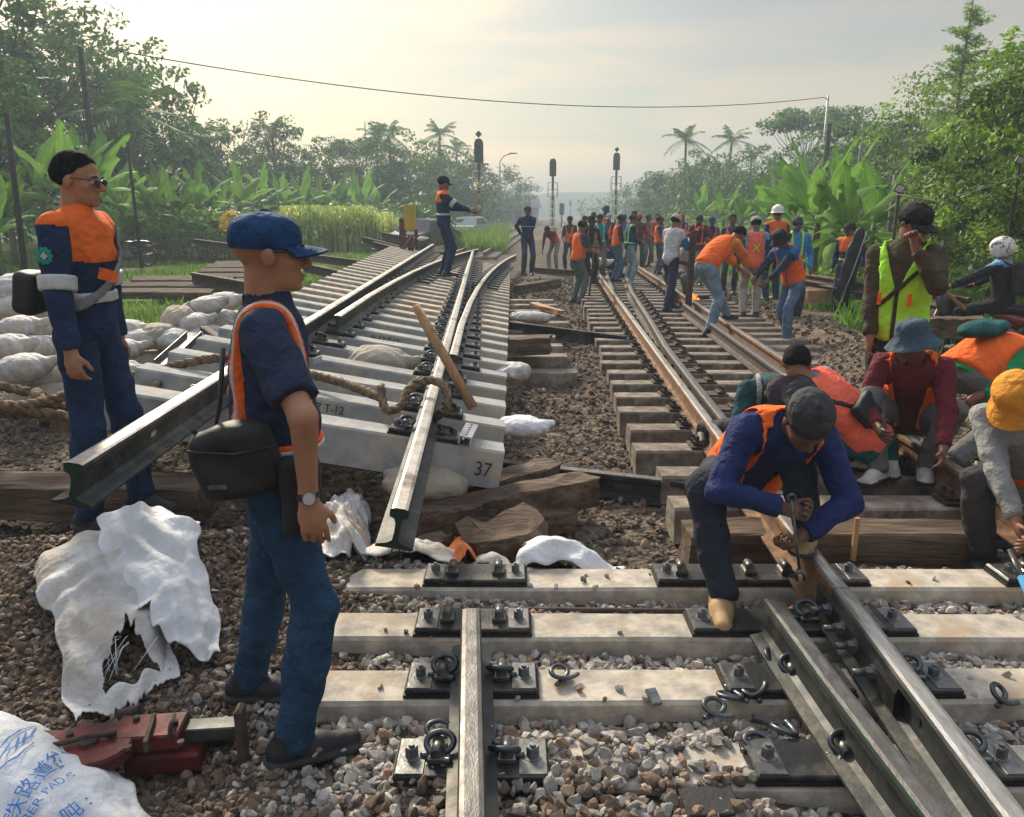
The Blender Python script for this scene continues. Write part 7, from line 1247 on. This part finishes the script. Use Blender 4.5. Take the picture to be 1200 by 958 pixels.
# small fire
pf_ = at(812, 352, .1); o = thing('small_fire', tuple(pf_), 'small orange fire burning on the track behind the upright post', 'fire'); mf = bpy.data.materials.new('flame'); mf.use_nodes = True; nb_ = mf.node_tree.nodes['Principled BSDF']; nb_.inputs['Emission Color'].default_value = (1, .33, .06, 1); nb_.inputs['Emission Strength'].default_value = .8; nb_.inputs['Base Color'].default_value = (.8, .3, .05, 1)
for i, (dx, h_) in enumerate(((-.06, .08), (0, .13), (.07, .09))): MB().tube([(dx, 0, 0), (dx + .02, 0, h_ * .5), (dx - .01, 0, h_)], [.06, .05, .005], 7).build('flame', [mf], o)
MB().tube([(-.3, .05, .02), (.3, -.03, .06)], .04, 7).build('ember_log', [m_sblk], o)
ap = at(806, 366, .1); tag(MB().box((0, 0, .62), (.09, .06, 1.26), ch=.01).build('upright_post', [m_rustd], loc=(ap.x, ap.y, .1), rot=(0, .02, .3)), 'dark upright steel post gripped by the jersey man', 'post')
tag(MB().tube([(0, 0, 0), (.12, .1, 1.3)], .018, 6).build('pry_bar', [m_rustd], loc=tuple(at(690, 352, 0))), 'thin dark bar held by the man with grey green trousers', 'bar')
# long black bag
bp_ = at(1003, 366, 0); V, Q = nets(lambda P: ello(P, (0, 0, 0), None, (.13, .08, .66)) + .008 * np.sin(P @ [14., 9, 21]), (-.2, -.15, -.75), (.2, .15, .75), .02); o = link('long_bag', fastmesh('long_bag', V, Q, [bagm], None, True)); o.location = tuple(A3(996, 315, 12.4)); o.rotation_euler = (.1, .14, 0); tag(o, 'long black padded bag carried upright by the uniformed man', 'bag')
MB().tube([(-.05, -.08, -.6), (.02, -.09, 0), (.06, -.08, .6)], .008, 5).build('piping', [c_refl], o)
bm_ = A3(1085, 332, 6.2); a_, b_ = A3(1060, 300, 6.0), A3(1130, 362, 7.4); tag(MB().tube([np.zeros(3), b_ - a_], .018, 7).build('long_stick', [m_woodn], loc=tuple(a_)), 'long pale stick behind the lime vest man', 'stick')
beam('timber_plank', A3(1085, 362, 10.5) , A3(1125, 372, 9.8), .3, .12, m_wood, 'old sleeper lying behind the lime vest man', 'timber'); beam('timber_beam', A3(1080, 384, 8.6), A3(1150, 384, 8.4), .25, .22, m_wood, 'dark timber between the lime vest man and the motorcycle', 'timber')
loose_rail(A3(935, 330, 14.5), A3(1135, 365, 9.5), 'rusty rail lying along the right bank behind the workers', m_rust, m_rustd); loose_rail(A3(938, 338, 14.0), A3(1010, 352, 12.5), 'short rusty rail beside the long one on the right bank', m_rust, m_rustd)
beam('timber_plank', A3(935, 343, 13.2), A3(960, 348, 12.6), .4, .2, m_woodn, 'pale timber block on the right bank behind the blue shirt man', 'timber', n=4)
# ---------------------------------------------------------------- motorcycles
def motorbike(loc, rz, label, body, accent, sc=1.0, plate=False):
    o = thing('motorcycle', loc, label, 'motorcycle', rz, sc=sc)      # heads along +Y
    def wheel(y):
        w = MB().lathe((0, 0, 0), [(.245, -.035), (.285, -.03), (.30, 0), (.285, .03), (.245, .035)], 24, R=Ry(PI / 2), cap=False).build('wheel', [m_pad], o); w.location = (0, y, .30)
        rm = MB().lathe((0, 0, 0), [(.235, -.025), (.25, 0), (.235, .025), (.22, 0), (.235, -.025)], 20, R=Ry(PI / 2), cap=False); 
        for i in range(6): a = i * PI / 3; rm.tube([(0, .03 * math.cos(a), .03 * math.sin(a)), (0, .23 * math.cos(a + .1), .23 * math.sin(a + .1))], .012, 5)
        rm.lathe((0, 0, 0), [(.05, -.05), (.05, .05)], 10, R=Ry(PI / 2)); rm.build('rim', [m_bolt], w)
    wheel(.62); wheel(-.60)
    for s_ in (-.09, .09): MB().tube([(s_, .62, .30), (s_, .44, .82)], .025, 7).build('fork', [m_bolt], o)
    fb = MB(); V, Q = nets(lambda P: smin(smin(ello(P, (0, .42, .72), Rx(.4), (.15, .09, .26)), rcone(P, (0, .40, .55), (0, .12, .32), .10, .09), .06), rbox(P, (0, .02, .28), np.eye(3), (.13, .2, .05), .03), .05), (-.25, -.3, .1), (.25, .65, 1.1), .02); link('front_shield', fastmesh('front_shield', V, Q, [body], None, True), o)
    V, Q = nets(lambda P: smin(ello(P, (0, -.42, .68), Rx(-.16), (.085, .40, .07)), ello(P, (0, -.25, .50), None, (.09, .22, .11)), .05), (-.2, -.95, .25), (.2, .2, .9), .02); link('tail_body', fastmesh('tail_body', V, Q, [accent], None, True), o)
    V, Q = nets(lambda P: smin(ello(P, (0, -.12, .77), None, (.12, .26, .055)), ello(P, (0, -.48, .80), Rx(-.08), (.11, .28, .05)), .04), (-.2, -.9, .6), (.2, .25, .95), .015); link('seat', fastmesh('seat', V, Q, [m_blk], None, True), o)
    MB().tube([(-.34, .28, 1.00), (-.2, .38, 1.0), (0, .42, .98), (.2, .38, 1.0), (.34, .28, 1.00)], .014, 7).build('handlebar', [m_bolt], o)
    for s_ in (-1, 1): MB().tube([(s_ * .34, .28, 1.0), (s_ * .23, .35, 1.0)], .02, 7).build('grip', [m_blk], o); mi = MB().tube([(s_ * .24, .37, 1.0), (s_ * .30, .36, 1.16)], .008, 5).build('mirror_stem', [m_blk], o); MB().ell((s_ * .32, .35, 1.20), (.065, .012, .04)).build('mirror', [M('mirror_glass', (.5, .6, .68), rough=.1, metal=.3, bump=0)], mi)
    MB().ell((0, .50, .98), (.12, .07, .08)).build('headlight', [M('lamp_clear', (.7, .7, .7))], o); MB().ell((0, -.82, .70), (.09, .04, .05)).build('tail_light', [M('tail_red', (.5, .02, .02), rough=.2, bump=0)], o)
    MB().tube([(.13, 0, .3), (.15, -.4, .32), (.16, -.85, .42)], [.03, .05, .055], 9).build('exhaust', [m_platt], o); MB().ell((0, -.02, .36), (.12, .18, .12)).build('engine', [m_bolt], o)
    for y_, a0, a1 in ((.62, .3, 2.4), (-.60, .9, 2.9)):
        fd = MB(); P_ = [(0, y_ + .345 * math.cos(a), .30 + .345 * math.sin(a)) for a in np.linspace(a0, a1, 9)]; fd.tube(P_, .055, 8, sq=.35).build('fender', [body], o)
    MB().tube([(-.1, -.1, .28), (-.22, -.05, .02)], .012, 6).build('side_stand', [m_blk], o)
    if plate: MB().box((0, -.93, .56), (.26, .01, .12), R=Rx(.3)).build('number_plate', [c_white], o)
    return o
motorbike((bx_at(152, 26), 26, gz(bx_at(152, 26), 26)), PI / 2 + .1, 'black scooter parked side-on in the grass beyond the left man', M('bike_black', (.015, .015, .018), rough=.3, bump=0, coat=.5), M('bike_black', (.015, .015, .018)), 1.0)
mbx = A3(1172, 372, 9.4); mb_z = gz(mbx[0] - .22, 9.4); motorbike((mbx[0] - .22, 9.4, mb_z), .62, 'red and white motorcycle ridden away at the right', M('bike_black', (.015, .015, .018)), M('bike_red', (.20, .015, .02), rough=.25, bump=0, coat=.6), 1.0, True)
p = person((mbx[0] - .22, 9.4, mb_z), math.degrees(.62), 'motorcyclist in black jacket and white patterned helmet riding away at right', s=.95, h=.010, hip=(0, -.22, .90), lean=10, head=(-10, 5), hands=((-.33, .30, 1.07), (.33, .30, 1.07)), elbows=((-1, -.3, -.6), (1, -.3, -.6)), feet=((-.20, .12, .36), (.20, .12, .36)), knees=((-.4, 1, .6), (.4, 1, .6)), shirt=c_black, shoulder=c_cyan, shoulder_w=.43, pants=c_black, hair=False, loose=.02, skin=1, hem=-.08)
hl = wmesh(p, 'helmet', lambda P: np.maximum(ello(P, p['HL'](0, -.005, .02), p['AH'], (.125, .145, .135)), -ello(P, p['HL'](0, .16, -.01), p['AH'], (.085, .09, .05))), [M('helmet_patterned', (.75, .75, .72), (.12, .10, .09), 14, .3, bump=0, ramp=(.40, .46))], p['hc'] - .2, p['hc'] + .2, .010); hl.parent = p['root']; hl.location = (0, 0, 0)
V_ = np.array([v.co[:] for v in hl.data.vertices]); V_ -= V_.mean(0); V_ = (Rz(-.62) @ V_.T).T / .95 + p['HL'](0, -.005, .02); hl.data.vertices.foreach_set('co', V_.astype(np.float32).ravel())
bc = p['T2'](0, -.20, .28); bpk = wmesh(p, 'backpack', lambda P: rbox(P, bc, p['A2'], (.14, .075, .20), .05) + .004 * np.sin(P @ [10., 30, 30]), [bagm], bc - .35, bc + .35, .012, 'black backpack worn by the motorcyclist', 'backpack')
pk = MB(); 
for s_ in (-.10, .10): g0 = np.array(bpk.location); MB().tube([p['w'](p['T2'](s_, -.15, .44)) - g0, p['w'](p['T2'](s_, -.02, .54)) - g0, p['w'](p['T2'](s_ * 1.3, .10, .46)) - g0], .014, 6).build('strap', [m_blk], bpk)
c1 = p['w'](bc + p['A2'][1] * (-.08) + p['A2'][2] * (-.06)) - g0; MB().box(c1, (.20, .03, .14), R=Rz(.62), ch=.01).build('front_pocket', [bagm], bpk)
